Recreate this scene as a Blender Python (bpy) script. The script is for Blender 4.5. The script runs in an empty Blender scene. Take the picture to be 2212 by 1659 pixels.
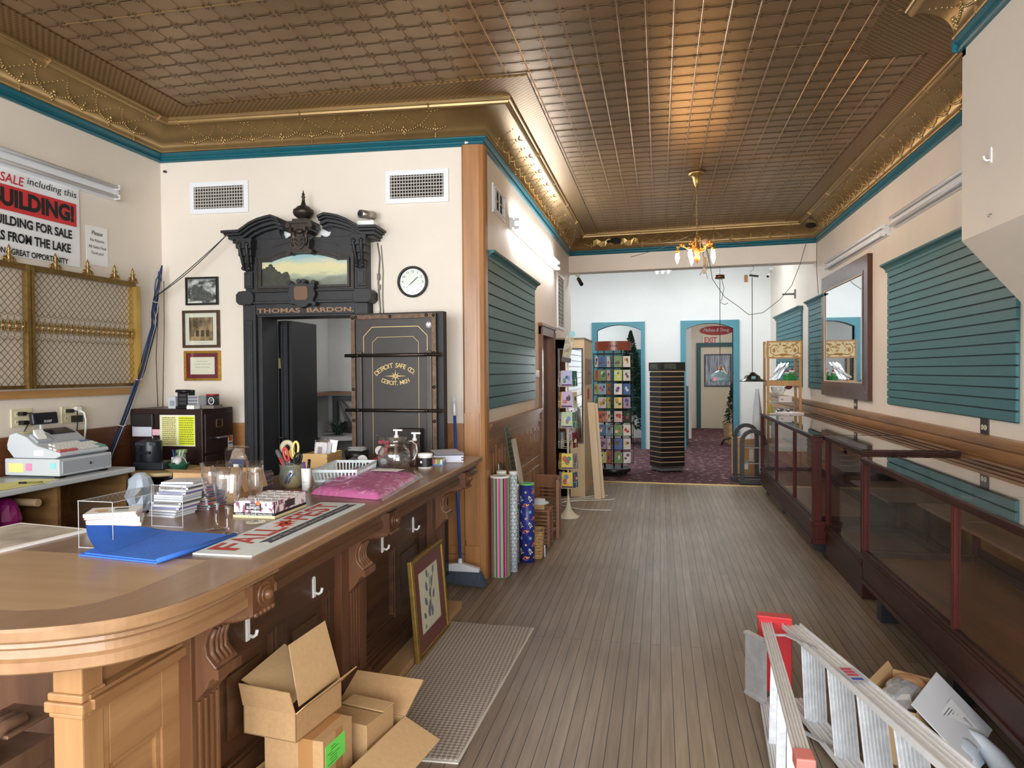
import bpy, math, random
from mathutils import Vector, Matrix
random.seed(7)
PI = math.pi
SC = bpy.context.scene
COL = SC.collection

# ---------------------------------------------------------------- camera, light, exposure
def look(right, up, back, loc):
    m = Matrix.Identity(4)
    for i in range(3):
        m[i][0] = right[i]; m[i][1] = up[i]; m[i][2] = back[i]; m[i][3] = loc[i]
    return m
cd = bpy.data.cameras.new('camera'); cam = bpy.data.objects.new('camera', cd); COL.objects.link(cam)
cd.sensor_fit = 'HORIZONTAL'; cd.sensor_width = 36.0; cd.lens = 36.0*1534/2212
cd.clip_start = 0.05; cd.clip_end = 200
cam.matrix_world = look((0.979035, 0.203561, -0.007279), (0.003519, 0.018825, 0.999817), (0.203661, -0.978881, 0.017714), (0, 0, 1.6))
SC.camera = cam
SC.view_settings.view_transform = 'Standard'; SC.view_settings.look = 'None'
SC.view_settings.gamma = 1.0; SC.view_settings.use_curve_mapping = False
SC.view_settings.exposure = 0.28

w = bpy.data.worlds.new('sky'); SC.world = w; w.use_nodes = True
bg = w.node_tree.nodes['Background']
bg.inputs[0].default_value = (0.80, 0.90, 1.0, 1); bg.inputs[1].default_value = 2.2

def area(name, loc, rot, sx, sy, power, color=(1, 1, 1), spread=PI):
    l = bpy.data.lights.new(name, 'AREA'); l.shape = 'RECTANGLE'; l.size = sx; l.size_y = sy
    l.energy = power; l.color = color; l.spread = spread
    o = bpy.data.objects.new(name, l); COL.objects.link(o); o.location = loc; o.rotation_euler = rot
    return o
# daylight entering through the shop windows in the front wall (behind the camera)
area('daylight_left_window', (-2.55, -2.52, 1.95), (PI/2, 0, 0), 2.6, 2.6, 196, (0.93, 0.97, 1.0))
area('daylight_right_window', (1.15, -2.52, 1.95), (PI/2, 0, 0), 1.7, 2.6, 150, (0.93, 0.97, 1.0))
area('daylight_shop_door', (-0.4, -2.52, 1.75), (PI/2, 0, 0), 0.9, 2.2, 60, (0.93, 0.97, 1.0))
# strip lights of the rear rooms, under their ceilings
area('rear_hall_light_a', (-2.2, 12.7, 4.05), (0, 0, 0), 2.6, 0.4, 26, (0.90, 0.97, 1.0))
area('rear_hall_light_b', (0.9, 12.7, 4.05), (0, 0, 0), 2.0, 0.4, 33, (0.90, 0.97, 1.0))
area('back_room_light', (-1.6, 16.0, 3.1), (0, 0, 0), 2.0, 0.5, 26, (0.92, 0.97, 1.0))
area('exit_passage_light', (1.45, 17.6, 3.1), (0, 0, 0), 0.5, 2.2, 26, (1.0, 0.96, 0.88))
area('vault_room_light', (-2.3, 6.3, 2.55), (0, 0, 0), 0.5, 0.5, 9.0, (0.95, 0.97, 1.0))

# ---------------------------------------------------------------- mesh helpers
def C(r, g, b):
    return tuple((x/12.92 if x <= 0.04045 else ((x+0.055)/1.055)**2.4) for x in (r/255, g/255, b/255))

class G:
    """collects faces (with a material slot each) for ONE mesh"""
    def __init__(s): s.v = []; s.f = []; s.m = []; s.s = []; s.k = 0
    def mi(s, k): s.k = k; return s
    def add(s, vs, fs, smooth=False):
        n = len(s.v); s.v.extend([tuple(v) for v in vs])
        for f in fs:
            s.f.append(tuple(i+n for i in f)); s.m.append(s.k); s.s.append(smooth)
        return s
    def box(s, x0, x1, y0, y1, z0, z1):
        return s.add([(x0,y0,z0),(x1,y0,z0),(x1,y1,z0),(x0,y1,z0),(x0,y0,z1),(x1,y0,z1),(x1,y1,z1),(x0,y1,z1)],
                     [(0,3,2,1),(4,5,6,7),(0,1,5,4),(1,2,6,5),(2,3,7,6),(3,0,4,7)])
    def rbox(s, c, size, rx=0, ry=0, rz=0):
        n = len(s.v); hx, hy, hz = size[0]/2, size[1]/2, size[2]/2
        s.box(-hx, hx, -hy, hy, -hz, hz)
        return s.xf(n, Matrix.Translation(c) @ Matrix.Rotation(rz,4,'Z') @ Matrix.Rotation(ry,4,'Y') @ Matrix.Rotation(rx,4,'X'))
    def xf(s, n, M):
        for i in range(n, len(s.v)): s.v[i] = tuple(M @ Vector(s.v[i]))
        return s
    def bar(s, p, q, wx, wz, up=(0,0,1)):
        p = Vector(p); q = Vector(q); d = (q-p).normalized(); u = Vector(up)
        if abs(d.dot(u)) > .98: u = Vector((0,1,0))
        a = d.cross(u).normalized(); b = a.cross(d).normalized(); a = a*(wx/2); b = b*(wz/2)
        return s.add([p-a-b, p+a-b, p+a+b, p-a+b, q-a-b, q+a-b, q+a+b, q-a+b],
                     [(0,3,2,1),(4,5,6,7),(0,1,5,4),(1,2,6,5),(2,3,7,6),(3,0,4,7)])
    def cyl(s, p, q, r0, r1=None, n=14, caps=True, smooth=True):
        if r1 is None: r1 = r0
        p = Vector(p); q = Vector(q); d = (q-p).normalized(); u = Vector((0,0,1)) if abs(d.z) < .95 else Vector((1,0,0))
        a = d.cross(u).normalized(); b = d.cross(a).normalized(); vs = []
        for c, r in ((p, r0), (q, r1)):
            for i in range(n):
                t = 2*PI*i/n; vs.append(c + a*(r*math.cos(t)) + b*(r*math.sin(t)))
        s.add(vs, [(i, (i+1) % n, n+(i+1) % n, n+i) for i in range(n)], smooth)
        if caps:
            k = len(s.v)-2*n; s.f += [tuple(range(k+n-1, k-1, -1)), tuple(range(k+n, k+2*n))]; s.m += [s.k]*2; s.s += [False]*2
        return s
    def tube(s, pts, r, n=6, closed=False):
        P = [Vector(p) for p in pts]; m = len(P); vs = []; ref = None
        for i in range(m):
            a = P[(i-1) % m] if (closed or i > 0) else P[i]; b = P[(i+1) % m] if (closed or i < m-1) else P[i]
            d = (b-a); d = d.normalized() if d.length > 1e-9 else Vector((0,0,1))
            if ref is None: ref = d.cross(Vector((0,0,1)) if abs(d.z) < .9 else Vector((1,0,0)))
            ref = (ref - d*ref.dot(d)); ref = ref.normalized() if ref.length > 1e-6 else d.orthogonal().normalized()
            o = d.cross(ref); rr = r[i] if isinstance(r, (list, tuple)) else r
            for j in range(n):
                t = 2*PI*j/n; vs.append(P[i] + ref*(rr*math.cos(t)) + o*(rr*math.sin(t)))
        fs = [(i*n+j, i*n+(j+1) % n, ((i+1) % m)*n+(j+1) % n, ((i+1) % m)*n+j) for i in range(m if closed else m-1) for j in range(n)]
        if not closed: fs += [tuple(range(n-1, -1, -1)), tuple(range((m-1)*n, m*n))]
        return s.add(vs, fs, True)
    def lathe(s, prof, c=(0,0,0), n=24, smooth=True, flute=0, fl=0):
        vs = []; k = len(prof)
        for r, z in prof:
            for j in range(n):
                t = 2*PI*j/n; q = r*(1+flute*math.cos(fl*t)) if fl else r
                vs.append((c[0]+q*math.cos(t), c[1]+q*math.sin(t), c[2]+z))
        fs = [(i*n+j, i*n+(j+1) % n, (i+1)*n+(j+1) % n, (i+1)*n+j) for i in range(k-1) for j in range(n)]
        return s.add(vs, fs, smooth)
    def ball(s, c, r, n=10, m=7):
        rx, ry, rz = r if isinstance(r, (tuple, list)) else (r, r, r); vs = []
        for i in range(m+1):
            a = PI*i/m
            for j in range(n):
                t = 2*PI*j/n; vs.append((c[0]+rx*math.sin(a)*math.cos(t), c[1]+ry*math.sin(a)*math.sin(t), c[2]-rz*math.cos(a)))
        return s.add(vs, [(i*n+j, i*n+(j+1) % n, (i+1)*n+(j+1) % n, (i+1)*n+j) for i in range(m) for j in range(n)], True)
    def prism(s, poly, o, u, v, d):
        """polygon (a, b) -> o + a*u + b*v, extruded along d"""
        o, u, v, d = Vector(o), Vector(u), Vector(v), Vector(d); n = len(poly)
        A = [o + u*a + v*b for a, b in poly]; B = [p+d for p in A]
        return s.add(A+B, [tuple(range(n-1, -1, -1)), tuple(range(n, 2*n))] + [(i, (i+1) % n, n+(i+1) % n, n+i) for i in range(n)])
    def plate(s, poly, y0, y1): return s.prism(poly, (0, y0, 0), (1,0,0), (0,0,1), (0, y1-y0, 0))     # polygon in x, z
    def slab(s, poly, z0, z1): return s.prism(poly, (0, 0, z0), (1,0,0), (0,1,0), (0, 0, z1-z0))      # polygon in x, y
    def ring(s, o, i, y0, y1):
        """flat frame between two polygons in x, z with the same number of points"""
        n = len(o); vs = []
        for y in (y0, y1):
            for P in (o, i): vs += [(a, y, b) for a, b in P]
        fs = []
        for k in range(n):
            l = (k+1) % n
            fs += [(k, l, n+l, n+k), (2*n+l, 2*n+k, 3*n+k, 3*n+l), (k, 2*n+k, 2*n+l, l), (n+l, 3*n+l, 3*n+k, n+k)]
        return s.add(vs, fs)
    def frame(s, x0, x1, z0, z1, wd, y0, y1):
        return s.ring([(x0,z0),(x1,z0),(x1,z1),(x0,z1)], [(x0+wd,z0+wd),(x1-wd,z0+wd),(x1-wd,z1-wd),(x0+wd,z1-wd)], y0, y1)
    def quad(s, a, b, c, d): return s.add([a, b, c, d], [(0,1,2,3)])
    def sweep(s, path, prof, closed=False, smooth=False):
        """profile (offset to the left of the path, z) along a plan polyline with mitred corners"""
        P = [Vector((p[0], p[1])) for p in path]; m = len(P); k = len(prof); vs = []
        for i in range(m):
            ds = []
            if i > 0 or closed: ds.append((P[i]-P[i-1]).normalized())
            if i < m-1 or closed: ds.append((P[(i+1) % m]-P[i]).normalized())
            ns = [Vector((-d.y, d.x)) for d in ds]; nn = ns[0] if len(ns) == 1 else (ns[0]+ns[1]).normalized()
            nn = nn / max(.3, nn.dot(ns[0]))
            for a, z in prof: vs.append((P[i].x+nn.x*a, P[i].y+nn.y*a, z))
        fs = [(i*k+j, i*k+j+1, ((i+1) % m)*k+j+1, ((i+1) % m)*k+j) for i in range(m if closed else m-1) for j in range(k-1)]
        return s.add(vs, fs, smooth)

def obj(name, g, mats, parent=None, bevel=0, loc=None, rz=0, label=None):
    me = bpy.data.meshes.new(name); me.from_pydata(g.v, [], g.f)
    for m in (mats if isinstance(mats, (list, tuple)) else [mats]): me.materials.append(m)
    me.polygons.foreach_set('material_index', g.m); me.polygons.foreach_set('use_smooth', g.s); me.update()
    o = bpy.data.objects.new(name, me); COL.objects.link(o)
    if parent: o.parent = parent
    if loc: o.location = loc
    if rz: o.rotation_euler = (0, 0, rz)
    if bevel:
        b = o.modifiers.new('bevel', 'BEVEL'); b.width = bevel; b.segments = 2; b.limit_method = 'ANGLE'; b.angle_limit = .7; b.harden_normals = False
    if label: o['label'] = label
    return o
def tag(o, label, cat, group=None):
    o['label'] = label; o['category'] = cat
    if group: o['group'] = group
    return o
def thing(name, label, cat, loc=(0,0,0), rz=0, group=None):
    o = bpy.data.objects.new(name, None); COL.objects.link(o); o.empty_display_size = .05
    o.location = loc; o.rotation_euler = (0, 0, rz)
    return tag(o, label, cat, group)
def solo(name, g, mats, label, cat, loc=None, rz=0, group=None, bevel=0):
    return tag(obj(name, g, mats, None, bevel, loc, rz), label, cat, group)
def setting(name, g, mats, parent=None, bevel=0):
    o = obj(name, g, mats, parent, bevel)
    if not parent: o['kind'] = 'structure'
    return o
def dup(root, loc, rz=None, label=None):
    r = root.copy(); COL.objects.link(r); r.location = loc
    if rz is not None: r.rotation_euler = (0, 0, rz)
    if label: r['label'] = label
    for ch in list(root.children):
        c = ch.copy(); COL.objects.link(c); c.parent = r
        for g in ch.children:
            d = g.copy(); COL.objects.link(d); d.parent = c
    return r

def text_mesh(body, w=None, h=None, x=0, y=0, bold=0, shear=0, align='L', extrude=.0004):
    """verts, faces of a line of lettering in the x, y plane; scaled to width w and cap height h; x, y = left/centre/right end and base line"""
    cu = bpy.data.curves.new('t', 'FONT'); cu.body = body; cu.size = 1; cu.offset = bold; cu.shear = shear; cu.resolution_u = 3
    o = bpy.data.objects.new('t', cu); COL.objects.link(o)
    dg = bpy.context.evaluated_depsgraph_get(); me = bpy.data.meshes.new_from_object(o.evaluated_get(dg))
    vs = [tuple(v.co) for v in me.vertices]; fs = [tuple(p.vertices) for p in me.polygons]
    bpy.data.objects.remove(o); bpy.data.curves.remove(cu); bpy.data.meshes.remove(me)
    if not vs: return [], []
    x0 = min(v[0] for v in vs); x1 = max(v[0] for v in vs)
    sy = (h/.69) if h else None; sx = (w/(x1-x0)) if w else sy
    if sy is None: sy = sx
    off = {'L': 0, 'C': -(x1-x0)*sx/2, 'R': -(x1-x0)*sx}[align]
    return [((a-x0)*sx+off+x, b*sy+y) for a, b, c in vs], fs
def letters(g, lines, y):
    """lines of lettering on a plate facing -y"""
    for kw in lines:
        vs, fs = text_mesh(**kw); g.add([(a, y, b) for a, b in vs], fs)
    return g

# ---------------------------------------------------------------- materials
MATS = {}
def mat(name, col, rough=.5, metal=0, var=0, vs=6, stretch=(1,1,1), col2=None, bump=0, bs=40, bstretch=None, coat=0, emit=0, spec=.5, lo=.35, hi=.65, detail=4, sheen=0):
    if name in MATS: return MATS[name]
    m = bpy.data.materials.new(name); m.use_nodes = True; nt = m.node_tree; N = nt.nodes; L = nt.links
    b = N['Principled BSDF']; b.inputs['Base Color'].default_value = (*col, 1); b.inputs['Roughness'].default_value = rough
    b.inputs['Metallic'].default_value = metal; b.inputs['Specular IOR Level'].default_value = spec; b.inputs['Coat Weight'].default_value = coat
    b.inputs['Coat Roughness'].default_value = .15
    if emit: b.inputs['Emission Color'].default_value = (*col, 1); b.inputs['Emission Strength'].default_value = emit
    if var or col2 or bump:
        tc = N.new('ShaderNodeTexCoord')
    if var or col2:
        mp = N.new('ShaderNodeMapping'); mp.inputs['Scale'].default_value = stretch
        nz = N.new('ShaderNodeTexNoise'); nz.inputs['Scale'].default_value = vs; nz.inputs['Detail'].default_value = detail; nz.inputs['Roughness'].default_value = .6
        rp = N.new('ShaderNodeValToRGB'); rp.color_ramp.elements[0].position = lo; rp.color_ramp.elements[1].position = hi
        c2 = col2 if col2 else tuple(x*(1-var) for x in col)
        rp.color_ramp.elements[0].color = (*c2, 1); rp.color_ramp.elements[1].color = (*col, 1)
        L.new(tc.outputs['Object'], mp.inputs[0]); L.new(mp.outputs[0], nz.inputs['Vector']); L.new(nz.outputs['Fac'], rp.inputs[0]); L.new(rp.outputs[0], b.inputs['Base Color'])
    if bump:
        mp2 = N.new('ShaderNodeMapping'); mp2.inputs['Scale'].default_value = bstretch or stretch
        n2 = N.new('ShaderNodeTexNoise'); n2.inputs['Scale'].default_value = bs; n2.inputs['Detail'].default_value = 3
        bp = N.new('ShaderNodeBump'); bp.inputs['Strength'].default_value = bump; bp.inputs['Distance'].default_value = .01
        L.new(tc.outputs['Object'], mp2.inputs[0]); L.new(mp2.outputs[0], n2.inputs['Vector']); L.new(n2.outputs['Fac'], bp.inputs['Height']); L.new(bp.outputs[0], b.inputs['Normal'])
    MATS[name] = m; return m
def wood(name, c1, c2, axis='z', scale=9, rough=.45, coat=0, bump=.08):
    s = {'x': (.09,1,1), 'y': (1,.09,1), 'z': (1,1,.09)}[axis]
    return mat(name, c1, rough, 0, 0, scale, s, c2, bump, scale*3, s, coat, lo=.3, hi=.7, detail=6)
def pane(name, tint=(1,1,1), f0=.02, rough=.01, top=.5, pw=5.5):
    """thin clear sheet: see-through, mirroring more and more towards grazing view"""
    if name in MATS: return MATS[name]
    m = bpy.data.materials.new(name); m.use_nodes = True; N = m.node_tree.nodes; L = m.node_tree.links; N.clear()
    o = N.new('ShaderNodeOutputMaterial'); t = N.new('ShaderNodeBsdfTransparent'); t.inputs[0].default_value = (*tint, 1)
    g = N.new('ShaderNodeBsdfGlossy'); g.inputs['Roughness'].default_value = rough; f = N.new('ShaderNodeLayerWeight'); f.inputs['Blend'].default_value = .5
    p = N.new('ShaderNodeMath'); p.operation = 'POWER'; p.inputs[1].default_value = pw
    k = N.new('ShaderNodeMath'); k.operation = 'MULTIPLY_ADD'; k.inputs[1].default_value = top; k.inputs[2].default_value = f0
    mx = N.new('ShaderNodeMixShader'); L.new(f.outputs['Facing'], p.inputs[0]); L.new(p.outputs[0], k.inputs[0]); L.new(k.outputs[0], mx.inputs[0]); L.new(t.outputs[0], mx.inputs[1]); L.new(g.outputs[0], mx.inputs[2]); L.new(mx.outputs[0], o.inputs[0])
    MATS[name] = m; return m
def glow(name, col, strength):
    if name in MATS: return MATS[name]
    m = bpy.data.materials.new(name); m.use_nodes = True; b = m.node_tree.nodes['Principled BSDF']
    b.inputs['Base Color'].default_value = (*col, 1); b.inputs['Emission Color'].default_value = (*col, 1); b.inputs['Emission Strength'].default_value = strength
    MATS[name] = m; return m
def plain(r, g, b, rough=.5, metal=0, **k):
    return mat('c_%d_%d_%d_%d_%d' % (r, g, b, int(rough*100), int(metal*10)), C(r, g, b), rough, metal, **k)

WALL = mat('cream_plaster', C(236,225,211), .55, 0, .07, 1.3, bump=.03, bs=60)
WHITEWALL = mat('white_plaster', C(232,234,232), .55, 0, .05, 1.2)
TEAL = mat('teal_paint', C(24,98,112), .4, 0, .1, 5)
SLAT = mat('teal_slatwall', C(58,110,116), .5, 0, .08, 3)
GOLD = mat('gold_tin', C(164,136,92), .38, .66, .22, 3, bump=.1, bs=14)
TIN = mat('bronze_tin', C(150,121,85), .36, .62, .18, 2.2, bump=.12, bs=6)
OAK = wood('honey_oak', C(182,128,76), C(148,98,54), 'z', 14, .4, .2)
OAKY = wood('oak_along', C(168,116,66), C(128,82,42), 'y', 14, .42, .15)
OAKX = wood('oak_across', C(168,116,66), C(132,86,44), 'x', 14, .42, .15)
WALNUT = wood('dark_walnut', C(88,56,34), C(56,34,20), 'z', 14, .42, .15)
WALNUTY = wood('dark_walnut_along', C(92,60,38), C(58,36,22), 'y', 14, .42, .15)
MID = wood('mid_walnut', C(128,86,56), C(94,60,38), 'z', 12, .4, .2)
PALE = wood('pale_oak', C(186,142,96), C(146,102,62), 'z', 10, .42, .1)
PALEY = wood('pale_oak_along', C(186,142,96), C(142,98,60), 'y', 10, .42, .1)
CHERRY = wood('red_mahogany', C(86,38,34), C(56,26,22), 'z', 12, .42, 0)
CHERRYY = wood('red_mahogany_along', C(68,40,34), C(46,27,22), 'y', 12, .42, 0)
for m_ in (CHERRY, CHERRYY): m_.node_tree.nodes['Principled BSDF'].inputs['Specular IOR Level'].default_value = .16
IRON = mat('black_iron', C(44,45,48), .5, .2, .25, 8, bump=.05, bs=60)
RUST = mat('worn_steel', C(122,100,82), .5, .6, .45, 30)
BLACK = plain(22, 22, 24, .4)
WHITE = plain(240, 240, 238, .45)
PAPER = plain(244, 244, 242, .7)
STEEL = plain(170, 172, 176, .3, .9)
BRASS = mat('aged_brass', C(172,142,86), .35, .8, .35, 30)
CARD = mat('cardboard', C(190,152,108), .75, 0, .1, 60)
GLASS = pane('clear_glass', (.97,.985,.98))
ACRYL = pane('clear_acrylic', (.985,.985,.99))
CRYS = pane('cut_glass', (.96,.965,.97), .075, .02, .9, 3.0)

# ---------------------------------------------------------------- floor, walls, ceiling
def board_floor():
    m = bpy.data.materials.new('floor_boards'); m.use_nodes = True; N = m.node_tree.nodes; L = m.node_tree.links; b = N['Principled BSDF']
    tc = N.new('ShaderNodeTexCoord'); mp = N.new('ShaderNodeMapping'); mp.inputs['Rotation'].default_value = (0, 0, PI/2)
    br = N.new('ShaderNodeTexBrick'); br.offset = .37; br.inputs['Scale'].default_value = 1; br.inputs['Brick Width'].default_value = 4.2; br.inputs['Row Height'].default_value = .0575
    br.inputs['Mortar Size'].default_value = .0021; br.inputs['Mortar Smooth'].default_value = .2; br.inputs['Bias'].default_value = 0
    br.inputs['Color1'].default_value = (*C(154,140,122), 1); br.inputs['Color2'].default_value = (*C(134,120,103), 1); br.inputs['Mortar'].default_value = (*C(46,38,32), 1)
    n1 = N.new('ShaderNodeTexNoise'); n1.inputs['Scale'].default_value = 3; n1.inputs['Detail'].default_value = 6
    m2 = N.new('ShaderNodeMapping'); m2.inputs['Scale'].default_value = (14, .8, 1)
    r1 = N.new('ShaderNodeValToRGB'); r1.color_ramp.elements[0].position = .3; r1.color_ramp.elements[1].position = .7
    r1.color_ramp.elements[0].color = (.72, .70, .68, 1); r1.color_ramp.elements[1].color = (1.08, 1.06, 1.04, 1)
    n2 = N.new('ShaderNodeTexNoise'); n2.inputs['Scale'].default_value = .55; n2.inputs['Detail'].default_value = 3
    r2 = N.new('ShaderNodeValToRGB'); r2.color_ramp.elements[0].position = .38; r2.color_ramp.elements[1].position = .62
    r2.color_ramp.elements[0].color = (.80, .72, .66, 1); r2.color_ramp.elements[1].color = (1.04, 1.04, 1.03, 1)
    x1 = N.new('ShaderNodeMixRGB'); x1.blend_type = 'MULTIPLY'; x1.inputs[0].default_value = 1; x2 = N.new('ShaderNodeMixRGB'); x2.blend_type = 'MULTIPLY'; x2.inputs[0].default_value = 1
    L.new(tc.outputs['Object'], mp.inputs[0]); L.new(mp.outputs[0], br.inputs[0]); L.new(tc.outputs['Object'], m2.inputs[0]); L.new(m2.outputs[0], n1.inputs['Vector'])
    L.new(n1.outputs['Fac'], r1.inputs[0]); L.new(tc.outputs['Object'], n2.inputs['Vector']); L.new(n2.outputs['Fac'], r2.inputs[0])
    L.new(br.outputs['Color'], x1.inputs[1]); L.new(r1.outputs[0], x1.inputs[2]); L.new(x1.outputs[0], x2.inputs[1]); L.new(r2.outputs[0], x2.inputs[2]); L.new(x2.outputs[0], b.inputs['Base Color'])
    bp = N.new('ShaderNodeBump'); bp.inputs['Strength'].default_value = .25; bp.inputs['Distance'].default_value = .004; bp.invert = True
    L.new(br.outputs['Fac'], bp.inputs['Height']); L.new(bp.outputs[0], b.inputs['Normal'])
    b.inputs['Roughness'].default_value = .42; return m
FLOOR = board_floor()
CARPET = mat('maroon_carpet', C(76,38,48), .95, 0, 0, 8, (1, 2.6, 1), C(206,176,168), lo=.33, hi=.41, detail=3, bump=.3, bs=120)
setting('floor', G().box(-4.3, 2.3, -2.9, 10.24, -.1, 0), FLOOR)
# carpeted floor of the rear rooms; its near edge runs slightly askew
setting('floor_rear', G().slab([(-4.3,10.34),(-1.33,10.31),(2.3,10.15),(2.3,20.4),(-4.3,20.4)], -.1, .008), CARPET)
g = G(); g.bar((-1.33,10.30,.006), (2.12,10.14,.006), .035, .012); setting('trim_threshold', g, mat('brass_strip', C(196,170,110), .35, .7))

VA = math.atan2(.155, 2.68)          # the vault wall stands a little askew
VO = (-4.02, 5.17)
def vw(u, d=0):                      # a point on the vault wall: u along it, d in front of it
    return (VO[0]+u*math.cos(VA)+d*math.sin(VA), VO[1]+u*math.sin(VA)-d*math.cos(VA))
def vx(x): return (x-VO[0])/math.cos(VA)
setting('wall_left', G().box(-4.17, -4.02, -2.75, 5.5, 0, 3.75), WALL)
g = G(); T = .22                     # vault wall with its doorway
u0, u1, uh = vx(-3.12), vx(-2.33), 2.065
for a, b_, z0, z1 in ((-.1, u0, 0, 3.75), (u1, vx(-1.40), 0, 3.75), (u0, u1, uh, 3.75)):
    p = [vw(a), vw(b_), vw(b_, -T), vw(a, -T)]; g.slab(p, z0, z1)
setting('wall_back', g, WALL)
# partition with the casement doorway
g = G(); g.slab([(-1.46,5.30),(-1.34,5.335),(-1.34,8.02),(-1.46,8.02)], 0, 3.75); g.box(-1.46,-1.34,8.02,8.98,2.03,3.75); g.box(-1.46,-1.34,8.98,10.95,0,3.75)
setting('wall_middle', g, WALL)
g = G(); g.slab([(-4.3,10.95),(-1.36,10.73),(2.14,10.44),(2.14,10.70),(-1.36,10.98),(-4.3,11.1)], 3.085, 4.3); setting('wall_header', g, WALL)
setting('wall_right', G().box(2.12, 2.27, -2.75, 20.4, 0, 4.3), WALL)
# window front behind the camera
g = G()
for x0, x1, z0, z1 in ((-4.17,-3.85,0,3.75),(-1.25,-.85,0,3.75),(.05,.3,0,3.75),(2.0,2.27,0,3.75),(-3.85,-1.25,0,.6),(.3,2.0,0,.6),(-3.85,-1.25,3.3,3.75),(-.85,.05,2.9,3.75),(.3,2.0,3.3,3.75)):
    g.box(x0, x1, -2.75, -2.6, z0, z1)
setting('wall_front', g, WALL)
for k, (x0, x1, z0, z1) in enumerate(((-3.85,-1.25,.6,3.3), (-.85,.05,0,2.9), (.3,2.0,.6,3.3))):
    o = setting('window_%d' % (k+1), G().frame(x0, x1, z0, z1, .06, -2.72, -2.62), OAK)
    obj('glass', G().box(x0+.05, x1-.05, -2.68, -2.67, z0+.05, z1-.05), GLASS, o)
# boxed pier on the right wall, cut away at a slant below
g = G(); P4 = [(1.63,4.345),(1.63,3.73)]
g.prism([(1.63,2.30),(2.12,1.72),(2.12,3.75),(1.63,3.75)], (0,3.3,0), (1,0,0), (0,0,1), (0,1.045,0)); setting('wall_pier', g, WALL)
# rear hall
g = G(); g.box(-4.3,-1.37,14.6,14.75,0,4.3)
def arch_pts(x0, x1, zs, zc, n=14): return [(x0+(x1-x0)*i/n, zs+(zc-zs)*(1-(2*i/n-1)**2)) for i in range(n+1)]
g = G(); A1 = (-1.25,-.37); A2 = (.515,1.418)
for x0, x1 in ((-4.3,A1[0]),(A1[1],A2[0]),(A2[1],2.3)): g.box(x0, x1, 14.6, 14.75, 0, 4.3)
for a in (A1, A2):
    g.plate([(a[0],4.3)] + arch_pts(a[0], a[1], 2.42, 2.53) + [(a[1],4.3)], 14.6, 14.75)
setting('wall_far', g, WHITEWALL)
setting('wall_hall_left', G().box(-4.3,-4.15,10.95,20.4,0,4.3), WHITEWALL)
setting('ceiling_rear', G().box(-4.3,2.3,10.7,20.4,4.3,4.4), WHITEWALL)
g = G(); g.box(-4.3,.72,17.0,17.12,0,3.4); g.box(.62,.72,17.12,20.2,0,3.4); setting('wall_back_room', g, WHITEWALL)
setting('wall_exit', G().box(.4,2.3,20.1,20.25,0,4.3), WALL)
for k, (a, x0, x1) in enumerate(((A1,-1.357,-.288),(A2,.408,1.532))):
    g = G(); pts = arch_pts(a[0], a[1], 2.42, 2.53)
    o_ = [(x0,0),(x0,2.585)] + [(x0+(x1-x0)*i/14, 2.585) for i in range(15)] + [(x1,2.585),(x1,0)]
    i_ = [(a[0],0),(a[0],2.41)] + pts + [(a[1],2.41),(a[1],0)]
    n = len(o_); vs = [(p[0], 14.565, p[1]) for p in o_] + [(p[0], 14.565, p[1]) for p in i_] + [(p[0], 14.78, p[1]) for p in i_] + [(p[0], 14.6, p[1]) for p in o_]
    g.add(vs, [(j, j+1, n+j+1, n+j) for j in range(n-1)] + [(n+j, n+j+1, 2*n+j+1, 2*n+j) for j in range(n-1)] + [(3*n+j, 3*n+j+1, j+1, j) for j in range(n-1)])
    setting('door_%d' % (k+2), g, mat('teal_casing', C(74,138,152), .45, 0, .06, 3))

# vault room behind the safe front
VR = mat('vault_plaster', C(176,174,170), .7, 0, .12, 2)
g = G(); g.box(-3.45,-3.32,5.45,6.85,0,2.7); g.box(-3.45,-1.46,6.73,6.85,0,2.7); g.box(-3.45,-1.46,5.4,6.85,2.65,2.75); g.box(-1.6,-1.47,5.45,6.85,0,2.7); setting('wall_vault', g, VR)

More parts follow.
